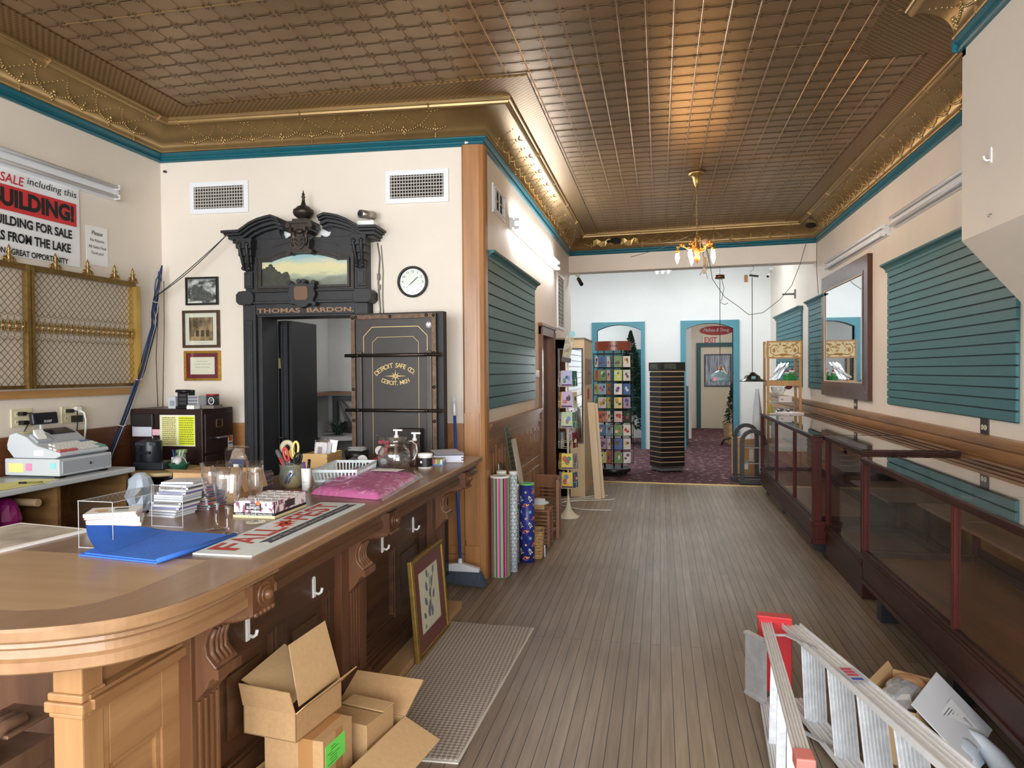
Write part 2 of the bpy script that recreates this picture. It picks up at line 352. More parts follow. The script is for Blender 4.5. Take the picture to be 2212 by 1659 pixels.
# pressed tin ceiling: bronze sheets with raised ribs on a six-inch grid, petal stars at the crossings
RX, RY = .1555, .1512
def tin_mesh():
    g = G(); g.box(-4.2, 2.3, -2.75, 10.95, 3.602, 3.66)
    X0, X1, Y1 = -3.45, 1.66, 10.35
    def inside(x, y):
        if y > Y1+.01 or x < X0-.01: return False
        if x < -.86 and y > 4.74: return False
        lim = 1.66 if y > 4.9 else 1.22
        return x <= lim
    xs = [.242+RX*i for i in range(-24, 10)]; ys = [4.70+RY*j for j in range(-48, 38)]
    def ribx(x, y0, y1, wd):     # rib along y
        g.add([(x-wd,y0,3.602),(x,y0,3.602-wd*.8),(x+wd,y0,3.602),(x-wd,y1,3.602),(x,y1,3.602-wd*.8),(x+wd,y1,3.602)], [(0,1,4,3),(1,2,5,4)])
    def riby(y, x0, x1, wd):
        g.add([(x0,y-wd,3.602),(x0,y,3.602-wd*.8),(x0,y+wd,3.602),(x1,y-wd,3.602),(x1,y,3.602-wd*.8),(x1,y+wd,3.602)], [(0,1,4,3),(1,2,5,4)])
    g.mi(0)
    for i, x in enumerate(xs):
        Y = [y for y in ys if inside(x, y)]
        if len(Y) > 1: ribx(x, max(min(Y), -2.6), max(Y), .0055 if i % 2 else .004)
    for j, y in enumerate(ys):
        g.mi(2 if (j-48) % 8 == 0 else 0); X = [x for x in xs if inside(x, y)]
        if len(X) > 1:
            riby(y, min(X), max(X), .0065 if (j-48) % 8 == 0 else .0025)
    g.mi(1)
    for x in xs:
        for y in ys:
            if y < 1.5 or not inside(x, y): continue
            for a in (.5, .95, PI-.5, PI-.95):
                for sg in (1, -1):
                    c, s_ = math.cos(a)*sg, math.sin(a)*sg
                    p, q = .012, .040; t = .0045; z = 3.5975
                    g.add([(x+c*p, y+s_*p, z), (x+c*(p+q)/2 - s_*t, y+s_*(p+q)/2 + c*t, z), (x+c*q, y+s_*q, z), (x+c*(p+q)/2 + s_*t, y+s_*(p+q)/2 - c*t, z)], [(0,1,2,3)])
            for sg in (1, -1):
                g.add([(x+sg*.03,y-.003,3.598),(x+sg*.11,y-.003,3.598),(x+sg*.11,y+.003,3.598),(x+sg*.03,y+.003,3.598)], [(0,1,2,3)])
    return g
TINDARK = mat('tin_grime', C(70,48,28), .6, .3)
setting('ceiling', tin_mesh(), [TIN, TINDARK, GOLD])
# woven filler sheets between the grid and the cove
def weave():
    m = mat('woven_tin', C(136,110,74), .42, .8); N = m.node_tree.nodes; L = m.node_tree.links; b = N['Principled BSDF']
    tc = N.new('ShaderNodeTexCoord'); mp = N.new('ShaderNodeMapping'); mp.inputs['Scale'].default_value = (1,1,0); v = N.new('ShaderNodeTexChecker'); v.inputs['Scale'].default_value = 46
    v.inputs['Color1'].default_value = (1,1,1,1); v.inputs['Color2'].default_value = (0,0,0,1)
    bp = N.new('ShaderNodeBump'); bp.inputs['Strength'].default_value = 1; bp.inputs['Distance'].default_value = .006
    L.new(tc.outputs['Object'], mp.inputs[0]); L.new(mp.outputs[0], v.inputs[0]); L.new(v.outputs['Fac'], bp.inputs['Height']); L.new(bp.outputs[0], b.inputs['Normal'])
    mx = N.new('ShaderNodeMixRGB'); mx.inputs[1].default_value = (*C(112,86,52), 1); mx.inputs[2].default_value = (*C(150,122,82), 1)
    L.new(v.outputs['Fac'], mx.inputs[0]); L.new(mx.outputs[0], b.inputs['Base Color']); return m
g = G(); z0, z1 = 3.594, 3.6015
for x0, x1, y0, y1 in ((-3.8,-3.46,-2.6,4.95),(-3.46,-.87,4.75,5.02),(-1.1,-.87,5.02,10.55),(-.87,1.86,10.37,10.55),(1.67,1.9,4.62,10.4),(1.23,1.45,-2.6,4.9),(1.45,1.9,4.36,4.95)):
    g.box(x0, x1, y0, y1, z0, z1)
g.add([(1.63-a_,4.347,z_) for a_, z_ in [(0,3.40),(.05,3.40),(.055,3.412),(.045,3.432)]+[(.045+.195*(1-math.cos(t_*PI/16)), 3.432+.135*math.sin(t_*PI/16)) for t_ in range(1,9)]+[(.29,3.602),(0,3.602)]], [tuple(range(14))])
g.box(1.30,1.86,4.345,4.95,3.590,3.602); g.box(1.63,2.12,4.30,4.346,3.3,3.602)
setting('ceiling_filler', g, weave())

# cove: teal picture rail, coved gold tin with bead swags, rounded lip
PATH = [(2.12,3.5), (2.12,10.44), (-1.345,10.735), (-1.34,5.335), (-4.02,5.17), (-4.02,-2.6)]     # the room lies to the left
PIER = [(1.63,-2.6), (1.63,4.345)]
RAIL = [(0,3.334),(.022,3.334),(.03,3.345),(.022,3.356),(.022,3.366),(.036,3.376),(.05,3.388),(.05,3.398),(.0,3.40)]
setting('trim_picture_rail', G().sweep(PATH, RAIL).sweep(PIER, RAIL).slab([(1.58,4.345),(1.64,4.345),(1.64,4.36),(1.58,4.36)], 3.334, 3.40), TEAL)
def cov(t):                           # cove profile, t 0..1 from the rail up to the lip
    a = t*PI/2
    return (.045+.195*(1-math.cos(a)), 3.432+.135*math.sin(a))
prof = [(0,3.40),(.05,3.40),(.055,3.412),(.045,3.432)] + [cov(i/8) for i in range(1, 9)]
lip = [(.236,3.562),(.242,3.552),(.256,3.548),(.268,3.556),(.272,3.570),(.285,3.572),(.29,3.58),(.29,3.602)]
g = G(); g.sweep(PATH, prof, smooth=True); g.sweep(PATH, lip); g.sweep(PIER, prof, smooth=True); g.sweep(PIER, lip)
rnd = random.Random(3)
def decorate(p, q, a0, a1):
    p = Vector(p); q = Vector(q); d = (q-p); Ln = d.length; d /= Ln; n = Vector((-d.y, d.x))
    def at(s, t, o=.004):
        a, z = cov(t); c = p+d*s+n*(a+o); return (c.x, c.y, z-o)
    k = int((Ln-a0-a1)/.25); st = a0+((Ln-a0-a1)-k*.25)/2
    for i in range(k+1):
        s = st+i*.25
        for j in range(27):           # bead swag half a metre wide
            r = j/13-1; ss = s+r*.25
            if ss < a0*.9 or ss > Ln-a1*.9: continue
            t = .18+.62*r*r
            c = at(ss, t); g.mi(1); b = .007 if abs(r) > .5 else .010
            g.add([(c[0]-b,c[1],c[2]),(c[0]+b,c[1],c[2]),(c[0],c[1]-b,c[2]),(c[0],c[1]+b,c[2]),(c[0],c[1],c[2]-b),(c[0],c[1],c[2]+b)], [(0,2,4),(2,1,4),(1,3,4),(3,0,4),(2,0,5),(1,2,5),(3,1,5),(0,3,5)], True)
        g.mi(1)
        if i % 2:
            for a, b, r in ((0,.30,.012),(-.014,.22,.01),(.014,.22,.01),(0,.14,.012),(-.011,.10,.008),(.011,.10,.008),(0,.05,.007)):
                g.ball(at(s+a, b), r, 6, 4)
        else:
            for a, b, r in ((0,.17,.014),(-.016,.2,.008),(.016,.2,.008),(0,.3,.008),(0,.38,.006),(-.03,.82,.007),(.03,.82,.007),(-.05,.86,.006),(.05,.86,.006),(0,.8,.008)):
                g.ball(at(s+a, b), r, 6, 4)
            if i % 4 == 0:            # joint straps of the sheets
                c0 = p+d*s
                for (o1, zz1), (o2, zz2) in (((.052,3.40),(.05,3.436)), ((.25,3.546),(.29,3.572))):
                    A = c0+n*(o1+.004); B = c0+n*(o2+.004); g.bar((A.x,A.y,zz1), (B.x,B.y,zz2), .012, .008, (d.x,d.y,0))
for i in range(len(PATH)-1):
    p, q = Vector(PATH[i]), Vector(PATH[i+1])
    if i == 0: p = Vector((2.12,4.4))
    if i == len(PATH)-2: q = Vector((-4.02,2.2))
    decorate(p, q, .28 if i else .02, .28 if i < len(PATH)-2 else .02)
decorate((1.63,2.0), (1.63,4.33), .02, .02)
setting('trim_cove', g, [GOLD, mat('gold_painted_glint', C(190,162,112), .28, .75)])  # swags and leaves in a lighter gold, their catch of light painted in
# torn and peeled patches of the cove at the far end
g = G(); g.mi(0)
for x, y, r in ((-.62,10.60,.06),(-.72,10.61,.03),(1.95,10.1,.05)):
    g.ball((x, y-.13, 3.49), (r*1.4, .02, r*.75), 10, 6)
g.mi(1)
for x0, x1, s_ in ((-.95,-.66,1),(-.55,-.30,-1)):
    for k in range(5):
        xa = x0+(x1-x0)*k/5; xb = x0+(x1-x0)*(k+1)/5
        za = 3.46+.025*math.sin(k*1.9); zb = 3.46+.025*math.sin((k+1)*1.9)
        g.quad((xa,10.50-.02*(k % 2),za-.03), (xb,10.50-.02*((k+1) % 2),zb-.03), (xb,10.47,zb+.045), (xa,10.47,za+.045))
setting('trim_torn_tin', g, [plain(24,20,16,.9), mat('bare_tin', C(176,150,92), .4, .8, .3, 20)])

# wooden post casing at the free end of the vault wall
g = G(); a = [vw(vx(-1.50),.035), vw(vx(-1.335),.035)]
g.slab([vw(vx(-1.485),0), vw(vx(-1.485),.03), vw(vx(-1.47),.045), vw(vx(-1.35),.045), (-1.318,5.295), (-1.308,5.32), (-1.308,5.40), (-1.318,5.425), (-1.34,5.43), (-1.34,5.33)], 0, 3.335)
for x in (-1.318,):
    g.box(-1.34,-1.314,5.35,5.372,0,3.335); g.box(-1.34,-1.312,5.385,5.41,0,3.335)
b0, b1 = vx(-1.475), vx(-1.36)
g.slab([vw(b0,.04), vw(b0,.062), vw(b1,.062), vw(b1,.04)], 0, .26); g.slab([vw(b0,.04), vw(b0,.054), vw(b1,.054), vw(b1,.04)], .3, 1.28); g.slab([vw(b0+.01,.04), vw(b0+.01,.05), vw(b1-.01,.05), vw(b1-.01,.04)], 1.36, 2.24)
setting('trim_post', g, OAK)

def wainscot(g, F, u0, u1, top, rails=True, panel=.5, t=.018):
    """raised-and-fielded boarding; F(u, d) gives the plan point"""
    def strip(a, b, d, z0, z1): g.slab([F(a,0), F(a,d), F(b,d), F(b,0)][::1], z0, z1)
    strip(u0, u1, t*.6, 0, top); strip(u0, u1, .045, top-.025, top); strip(u0, u1, .032, top-.05, top-.025); strip(u0, u1, .024, top-.13, top-.05)
    strip(u0, u1, .034, top-.15, top-.13); strip(u0, u1, t, top-.24, top-.15); strip(u0, u1, .03, 0, .16); strip(u0, u1, .036, .16, .185); strip(u0, u1, .024, .2, .25)
    n = max(1, round((u1-u0)/panel)); w_ = (u1-u0)/n
    for i in range(n):
        a = u0+i*w_; strip(a, a+.05, t, .25, top-.24); strip(a+w_-.05, a+w_, t, .25, top-.24)
        strip(a+.09, a+w_-.09, t, .36, top-.33)
    return g
LW = lambda u, d: (-4.02+d, u)
setting('trim_left_wainscot', wainscot(G(), LW, 1.0, 5.16, 1.21), wood('brown_wainscot', C(122,74,46), C(92,52,32), 'y', 10))
WV = lambda u, d: vw(u, d)
g = wainscot(G(), WV, vx(-3.42), vx(-3.25), 1.2, panel=.2); wainscot(g, WV, vx(-2.2), vx(-1.485), 1.2, panel=.36); setting('trim_back_wainscot', g, OAK)
MW = lambda u, d: (-1.34+d, u)
g = G()
def ms(a, b, d, z0, z1): g.slab([MW(a,0), MW(a,d), MW(b,d), MW(b,0)], z0, z1)
ms(5.43,7.9,.012,0,1.19); ms(5.43,7.92,.05,1.165,1.19); ms(5.43,7.92,.036,1.14,1.165); ms(5.43,7.9,.02,1.06,1.14); ms(5.43,7.9,.03,1.045,1.06); ms(5.43,7.9,.028,0,.17); ms(5.43,7.9,.02,.60,.66)
for i in range(11):                  # carved fret panels
    a = 5.47+.218*i; lo, hi = (.70,1.0) if i % 2 else (.73,.985)
    for (p, q, zz0, zz1) in ((a,a+.035,lo,hi),(a+.125,a+.16,lo,hi),(a+.035,a+.125,hi-.04,hi),(a+.035,a+.125,lo,lo+.04)): ms(p, q, .024, zz0, zz1)
    ms(a+.06, a+.10, .02, lo+.07, hi-.07)
for i in range(5):
    a = 5.47+.48*i; ms(a, a+.44, .02, .24, .56)
setting('trim_middle_wainscot', g, wood('brown_oak', C(158,108,66), C(122,78,44), 'y', 12, .42, .15))
RW = lambda u, d: (2.12-d, u)
g = G()
for d, z0, z1 in ((.012,0,1.13),(.06,1.138,1.16),(.05,1.118,1.138),(.034,1.098,1.118),(.042,1.03,1.085),(.034,1.01,1.03),(.026,1.0,1.01),(.034,.905,.985),(.04,.89,.905),(.02,.55,.875),(.034,.52,.55),(.03,0,.2)):
    g.slab([RW(1.0,0), RW(14.5,0), RW(14.5,d), RW(1.0,d)], z0, z1)
setting('trim_right_wainscot', g, wood('worn_oak', C(172,124,74), C(126,84,48), 'y', 10, .4, .15))
# doorway in the partition
g = G()
for y0, y1 in ((7.93,8.03),(8.97,9.07)): g.box(-1.34,-1.315,y0,y1,0,2.11); g.box(-1.34,-1.30,y0+.015,y0+.035,0,2.09); g.box(-1.34,-1.30,y1-.035,y1-.015,0,2.09)
g.box(-1.34,-1.315,7.93,9.07,2.02,2.12); g.box(-1.34,-1.295,7.91,9.09,2.12,2.15); g.box(-1.46,-1.34,8.0,8.03,0,2.03); g.box(-1.46,-1.34,8.97,9.0,0,2.03); g.box(-1.46,-1.34,8.0,9.0,2.02,2.04)
d1 = setting('door_1', g, wood('door_walnut', C(152,102,64), C(112,72,42), 'z', 12, .4, .2))
g = G().box(-1.45,-1.41,8.03,8.97,0.01,2.02)
for z0, z1 in ((.15,.9),(1.0,1.9)):
    for y0, y1 in ((8.12,8.46),(8.54,8.88)): g.box(-1.41,-1.40,y0,y1,z0,z1)
obj('door_leaf', g, WALNUT, d1); g = G(); g.ball((-1.385,8.11,1.0), .025); obj('knob', g, BRASS, d1)

# ---------------------------------------------------------------- strip lights
LAMPWHITE = plain(236,238,242,.35)
TUBEOFF = mat('tube_off', C(226,230,236), .2)
TUBEON = glow('tube_lit', (.95,.97,1.0), 42)
def strip_light(label, loc, rz, Ln, lit=False, tubes=2, group=None, refl=.0):
    """wall batten, local x along it, front towards -y"""
    t = thing('fluorescent_light', label, 'light', loc, rz, group)
    obj('housing', G().box(-Ln/2, Ln/2, -.045, 0, -.035, .035), LAMPWHITE, t, .004)
    g = G(); g.add([(-Ln/2,-.045,.025),(Ln/2,-.045,.025),(Ln/2,-.05,-.0),(-Ln/2,-.05,-.0),(-Ln/2,-.045,-.025),(Ln/2,-.045,-.025)], [(0,3,2,1),(3,4,5,2)])
    g.box(-Ln/2,Ln/2,-.028,0,.035,.052); g.box(-Ln/2,Ln/2,-.028,0,-.052,-.035); obj('reflector', g, LAMPWHITE, t)
    for z in (.036, -.036):
        tb = obj('tube', G().cyl((-Ln/2+.03,-.07,z), (Ln/2-.03,-.07,z), .013, n=12), TUBEON if lit else TUBEOFF, t)
    for sx in (-1, 1):
        for z in (.036, -.036): obj('lamp_holder', G().box(sx*(Ln/2-.03)-.006, sx*(Ln/2-.03)+.006, -.085, -.04, z-.016, z+.016), WHITE, t)
    return t
strip_light('long unlit white strip light on the left wall above the sale banner', (-4.02, 3.42, 2.955), PI/2, 2.45, group=None)
strip_light('lit glowing strip light on the partition wall above the teal slat panel', (-1.34, 7.75, 2.955), PI/2, 2.75, lit=True)
strip_light('unlit strip light on the right wall above the tall mirror', (2.12, 8.45, 2.90), -PI/2, 2.4)
strip_light('unlit strip light on the right wall next to the pier, above the large slat panel', (2.12, 5.87, 2.93), -PI/2, 2.4)

# ---------------------------------------------------------------- left wall
LROT = PI/2                          # local x = world y, front towards +x
def onleft(y, z, d=0): return (-4.02+d, y, z)
RED = plain(206,52,54,.6); INK = plain(26,26,28,.6); REDINK = plain(206,36,58,.6)
t = thing('sale_banner', 'white vinyl building for sale banner with red band on the left wall', 'banner', onleft(3.4, 2.646), LROT)
g = G(); pts = []; vs = []; nx, nz = 36, 12
for j in range(nz+1):
    for i in range(nx+1):
        x = -.9+1.81*i/nx; z = -.29+.58*j/nz; vs.append((x, -.012-.004*math.sin(i*.8)*(j/nz)**2, z))
g.add(vs, [(j*(nx+1)+i, j*(nx+1)+i+1, (j+1)*(nx+1)+i+1, (j+1)*(nx+1)+i) for j in range(nz) for i in range(nx)], True)
obj('cloth', g, mat('banner_vinyl', C(238,240,242), .45), t)
obj('red_band', G().box(-.9, .876, -.0185, -.017, -.012, .147), RED, t)
g = letters(G(), [dict(body='SALE', w=.172, h=.056, x=.288, y=.165, bold=.012, shear=.15)], -.0185); obj('lettering', g, REDINK, t)
g = letters(G(), [dict(body='including this', w=.395, h=.045, x=.483, y=.189, bold=.002, shear=.12), dict(body='BUILDING!', w=.64, h=.1, x=.855, y=.022, bold=.05, align='R', shear=.0),
    dict(body='BUILDING FOR SALE', w=.62, h=.055, x=.834, y=-.101, bold=.035, align='R'), dict(body='BLOCKS FROM THE LAKE', w=.75, h=.056, x=.822, y=-.20, bold=.035, align='R'),
    dict(body='LOCATION \u2022 GREAT OPPORTUNITY', w=.70, h=.036, x=.798, y=-.283, bold=.025, align='R')], -.0195)
obj('lettering', g, INK, t)
g = G(); g.cyl((.89,-.014,.27),(.89,-.019,.27),.007,n=10); obj('grommet', g, STEEL, t)
t = thing('notice', 'small white no returns notice sheet pinned beside the banner', 'notice', onleft(4.475, 2.535), LROT)
obj('sheet', G().rbox((0,-.004,0),(.205,.002,.28), rz=.01, ry=-.02), PAPER, t)
g = letters(G(), [dict(body='Please', w=.1, h=.03, y=.078, bold=.008, align='C'), dict(body='No Returns', w=.13, h=.02, y=.03, bold=.006, align='C'), dict(body='All Sales Final', w=.165, h=.02, y=-.018, bold=.006, align='C'), dict(body='Thank you!', w=.12, h=.022, y=-.062, shear=.3, align='C')], -.007)
obj('lettering', g, INK, t)

# brass teller grille
t = thing('teller_grille', 'brass lattice teller grille with finials hung on the left wall', 'grille', onleft(3.8, 1.51, .0), LROT)
X0, X1, H0, H1 = -.95, 1.0, .012, .765
GB = mat('grille_brass', C(140,112,64), .4, .7, .3, 20); WIRE = mat('grille_wire', C(134,116,88), .45, .4)
obj('frame', G().box(X0,X1,-.05,-.025,0,.022).box(X0,X1,-.055,-.022,.765,.79).box(X0,X1,-.05,-.04,.775,.8), GB, t)
def post(x, w_):
    g = G(); g.box(x-w_/2, x-w_*.1, -.062, -.02, 0, .79); g.box(x+w_*.1, x+w_/2, -.062, -.02, 0, .79); g.box(x-w_*.12, x+w_*.12, -.052, -.02, 0, .79); return g
obj('post', post(.055, .055), BRASS, t)
obj('post', G().box(.985,1.025,-.07,-.0,0,.765), mat('bright_brass', C(214,180,100), .3, .7), t); obj('side_strip', G().box(1.025,1.075,-.03,0,.015,.775), mat('dull_brass', C(152,128,74), .45, .6), t)
def lattice(x0, x1):
    g = G(); step = .0475; dz = .0285
    def clipbar(a, b, z_lo, z_hi, up):
        pass
    # diagonal wires above and below the rosette band, arcs in the band
    for z_lo, z_hi in ((.022,.33),(.47,.765)):
        n = int((x1-x0+ (z_hi-z_lo)/1.05)/step)+2; k = 1.05
        for s_ in (1, -1):
            for i in range(-1, n):
                xa = x0+i*step if s_ > 0 else x0+i*step
                if s_ > 0: xa = x0 - (z_hi-z_lo)/k + i*step; p = (xa, z_lo); q = (xa+(z_hi-z_lo)/k, z_hi)
                else: xa = x0 + i*step; p = (xa, z_lo); q = (xa-(z_hi-z_lo)/k, z_hi)
                (ax, az), (bx, bz) = p, q
                def cut(ax, az, bx, bz):
                    if ax > bx: ax, az, bx, bz = bx, bz, ax, az
                    if bx < x0 or ax > x1: return None
                    m = (bz-az)/(bx-ax)
                    if ax < x0: az += m*(x0-ax); ax = x0
                    if bx > x1: bz -= m*(bx-x1); bx = x1
                    return ax, az, bx, bz
                r = cut(ax, az, bx, bz)
                if r and r[2]-r[0] > .004: g.bar((r[0],-.038+.003*s_,r[1]), (r[2],-.038+.003*s_,r[3]), .003, .003, (0,1,0))
    n = int((x1-x0)/step)
    for i in range(n+1):
        c = x0+step*(i+.0)
        for zc, sg in ((.335,-1),(.465,1)):
            g.tube([(min(max(c+.0475*math.cos(a),x0),x1), -.038, zc-sg*.0+sg*.0-sg*.05*math.sin(a)*1.0) for a in [PI*j/8 for j in range(9)]], .0024, 4)
            if i < n: g.tube([(c+step/2+.013*math.cos(a), -.040, zc+sg*.012+.013*math.sin(a)) for a in [2*PI*j/8 for j in range(8)]], .002, 4, True)
    return g
obj('wire_mesh', lattice(X0, .03), WIRE, t); obj('wire_mesh', lattice(.085, .985), WIRE, t)
def rosette():
    g = G()
    g.ball((0,0,0), (.012,.007,.034), 8, 6)
    for s_ in (1, -1):
        for z in (.012, .024): g.ball((s_*.009,-.002,z), (.006,.006,.007), 6, 4); g.ball((s_*.009,-.002,-z), (.006,.006,.007), 6, 4)
    g.ball((0,-.006,0), (.006,.005,.012), 6, 4); g.ball((0,-.003,.034), .006, 6, 4); g.ball((0,-.003,-.034), .006, 6, 4)
    return g
ro = obj('rosette', rosette(), BRASS, t, loc=(.085+.0237, -.045, .4))
for i in [*range(1, 19), -3, -4, -5, -6, -7, -8]:
    c = ro.copy(); COL.objects.link(c); c.parent = t; x = .1087+.0475*i
    c.location = (x if i >= 0 else .03-.0237+.0475*(i+3)-.0, -.045, .4)
def finial():
    g = G(); g.lathe([(.0,.118),(.006,.1),(.012,.088),(.007,.078),(.015,.066),(.008,.054),(.018,.042),(.012,.03),(.02,.012),(.022,0)], (0,0,0), 10)
    for s_ in (1, -1):
        g.tube([(s_*.012,0,.03),(s_*.03,0,.034),(s_*.042,0,.022),(s_*.036,0,.012),(s_*.028,0,.016)], [.006,.007,.008,.006,.004], 6); g.box(min(0,s_*.048), max(0,s_*.048), -.012, .012, 0, .009)
        g.ball((s_*.02,0,.062), (.008,.006,.006), 6, 4)
    return g
for x in (-.78,-.08,.27,.545,.80,.985):
    o = obj('finial', finial(), BRASS, t, loc=(x, -.04, .795)) if x == -.78 else o.copy()
    if x != -.78: COL.objects.link(o); o.parent = t; o.location = (x, -.04, .795)
g = G(); g.box(1.028,1.07,-.0315,-.03,.55,.66); st = obj('sticker', g, [plain(30,28,40,.5)], t, label='card payment sticker')
g = G(); g.mi(0).ball((1.042,-.032,.635),(.011,.001,.011),10,6); g.mi(1).ball((1.055,-.033,.635),(.011,.001,.011),10,6); g.mi(2).box(1.03,1.068,-.033,-.032,.585,.612).box(1.03,1.068,-.033,-.032,.555,.575); g.mi(3).box(1.03,1.068,-.0335,-.033,.594,.606); obj('sticker_print', g, [plain(214,60,44), plain(236,168,60), plain(236,238,244), plain(40,50,120)], t)
solo('ledge_board', G().box(-2.2,.97,-.03,0,0,.05), wood('pine_board', C(190,146,92), C(156,108,60), 'x', 12), 'plain pine board screwed to the wall under the brass grille', 'board', onleft(3.8, 1.447), LROT)

def wall_plate(label, loc, rz, w_=.155, h_=.118, col=None):
    t = thing('power_outlet', label, 'outlet', loc, rz)
    obj('plate', G().box(-w_/2,w_/2,-.008,0,-h_/2,h_/2), col or plain(222,214,178,.4), t, .003)
    return t
IVORY = plain(230,222,190,.4)
def socket(t, x, z, c=IVORY):
    g = G(); g.cyl((x,-.008,z),(x,-.0105,z),.017,n=16); o = obj('socket', g, c, t)
    g = G().box(x-.007,x-.004,-.0112,-.01,z-.004,z+.006).box(x+.004,x+.007,-.0112,-.01,z-.004,z+.006); obj('slots', g, BLACK, o)
def plugcord(name, pts, mt, r=.004):
    g = G(); p = pts[0]; g.rbox((p[0],p[1],p[2]), (.03,.04,.024)); g.tube(pts, r, 6); return g
t = wall_plate('left power outlet behind the cash register with two black plugs', onleft(3.822,1.324), LROT)
for x in (-.036,.036):
    for z in (-.025,.025): socket(t, x, z)
t = wall_plate('power outlet to the right of the cash register display with a white round plug', onleft(4.207,1.322), LROT)
for x in (-.036,.036):
    for z in (-.025,.025): socket(t, x, z)
solo('plug_cord', plugcord('', [(-.02,-.03,.028),(.03,-.05,.03),(.05,-.05,-.0),(.01,-.05,-.03),(-.02,-.04,-.09),(-.03,-.03,-.25)], BLACK).rbox((-.01,-.03,-.03),(.04,.045,.026)), BLACK, 'black plug and cord in the outlet behind the cash register', 'cord', onleft(3.822,1.324), LROT)
solo('plug_cord', plugcord('', [(-.03,-.03,.028),(.01,-.05,.024),(.016,-.05,-.03),(.016,-.04,-.12),(.02,-.03,-.28)], BLACK).rbox((.025,-.035,-.03),(.05,.05,.045)), BLACK, 'black charger and cord in the outlet right of the register', 'cord', onleft(4.207,1.322), LROT)
g = G(); g.cyl((.036,-.01,.03),(.036,-.045,.03),.026,n=16); g.tube([(.036,-.045,.03),(.05,-.07,.01),(.065,-.07,-.04),(.072,-.06,-.1),(.068,-.05,-.19),(.06,-.04,-.3)], .007, 8)
solo('plug_cord', g, plain(236,236,230,.4), 'thick white round plug and cord hanging from the outlet', 'cord', onleft(4.207,1.322), LROT)

# bundle of cables coming down in the corner
CB = thing('cable_bundle', 'bundle of blue and black cables falling from the wall corner', 'cable', (-3.95, 5.08, 2.48))
rnd = random.Random(5)
cols = [plain(42,72,120,.5), plain(30,34,44,.5), plain(30,34,44,.5), plain(52,92,150,.5), plain(190,190,196,.5), plain(40,60,96,.5), plain(28,28,30,.5)]
key = [(0,0,0),(-.01,-.03,-.12),(-.03,-.06,-.34),(-.01,-.1,-.5),(.0,-.25,-.85),(.02,-.45,-1.18),(.04,-.6,-1.40),(.06,-.72,-1.58)]
for k, c in enumerate(cols):
    ox, oy = rnd.uniform(-.018,.018), rnd.uniform(-.018,.018); g = G(); pts = []
    for i in range(len(key)-1):
        for s_ in range(4):
            u = s_/4; a, b = key[i], key[i+1]; wv = .012*math.sin(i*2+k+u*3)*(1 if 0 < i < 3 else .4); f = min(1, (i+u)/1.2)
            pts.append((a[0]+(b[0]-a[0])*u+(ox+wv)*f, a[1]+(b[1]-a[1])*u+(oy)*f, a[2]+(b[2]-a[2])*u))
    g.tube(pts, .0055 if k != 4 else .003, 5); obj('cable', g, c, CB)
g = G()
for (x, y, z) in ((-.02,-.055,-.30),(.004,-.29,-.92),(.03,-.5,-1.26)): g.tube([(x+.026*math.cos(a), y+.026*math.sin(a), z+.006*math.sin(a*2)) for a in [2*PI*j/10 for j in range(10)]], .004, 5, True)
obj('cable_tie', g, plain(216,190,180,.5), CB)
g = G(); a = (-.014,-.085,-.27)
for o_ in (0, .012):
    g.tube([(a[0]+(.615)*u, a[1]+.065*u, a[2]+.485*u+ (-.06*u*(1-u)) - o_*math.sin(PI*u)*1.5) for u in [i/10 for i in range(11)]], .0035, 5)
obj('lead_wire', g, plain(40,40,44,.5), CB)
solo('thin_wire', G().tube([(0,0,0),(.012,-.02,-.3),(-.01,-.03,-.7),(.0,-.03,-1.1)], .003, 5).tube([(.05,0,-.08),(.06,-.02,-.5),(.045,-.03,-1.1)], .003, 5), plain(60,56,52,.5), 'pair of thin dark wires hanging beside the filing cabinet corner', 'wire', (-3.97,5.06,2.43))

# ---------------------------------------------------------------- vault wall
def onback(x, z, d=0):
    p = vw(vx(x), d); return (p[0], p[1], z)
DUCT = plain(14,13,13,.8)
def vent(label, loc, rz, w_, h_, nx, nz):
    t = thing('air_vent', label, 'vent', loc, rz, None)
    obj('frame', G().frame(-w_/2, w_/2, -h_/2, h_/2, .035, -.014, 0).frame(-w_/2+.03, w_/2-.03, -h_/2+.03, h_/2-.03, .008, -.018, -.002), LAMPWHITE, t)
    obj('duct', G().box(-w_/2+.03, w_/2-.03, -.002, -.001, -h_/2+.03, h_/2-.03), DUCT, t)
    g = G(); iw, ih = w_-.075, h_-.075
    for i in range(nx): x = -iw/2+iw*(i+.5)/nx; g.box(x-.0022, x+.0022, -.016, -.004, -ih/2, ih/2)
    for j in range(nz): z = -ih/2+ih*(j+.5)/nz; g.box(-iw/2, iw/2, -.013, -.004, z-.003, z+.003)
    obj('grille', g, plain(206,200,192,.5), t); return t
vent('left white air vent on the vault wall, above the three framed pictures', onback(-3.50, 3.03, .001), VA, .51, .255, 19, 7)
vent('right white air vent on the vault wall, beside the wooden post', onback(-1.845, 3.045, .001), VA, .505, .255, 19, 7)
t = vent('small white vent high on the partition wall near the post', (-1.34, 5.92, 3.03), PI/2, .46, .24, 3, 1)
t = vent('tall white return vent on the partition wall beyond the lit strip light', (-1.34, 9.75, 2.55), PI/2, .7, .75, 4, 12)

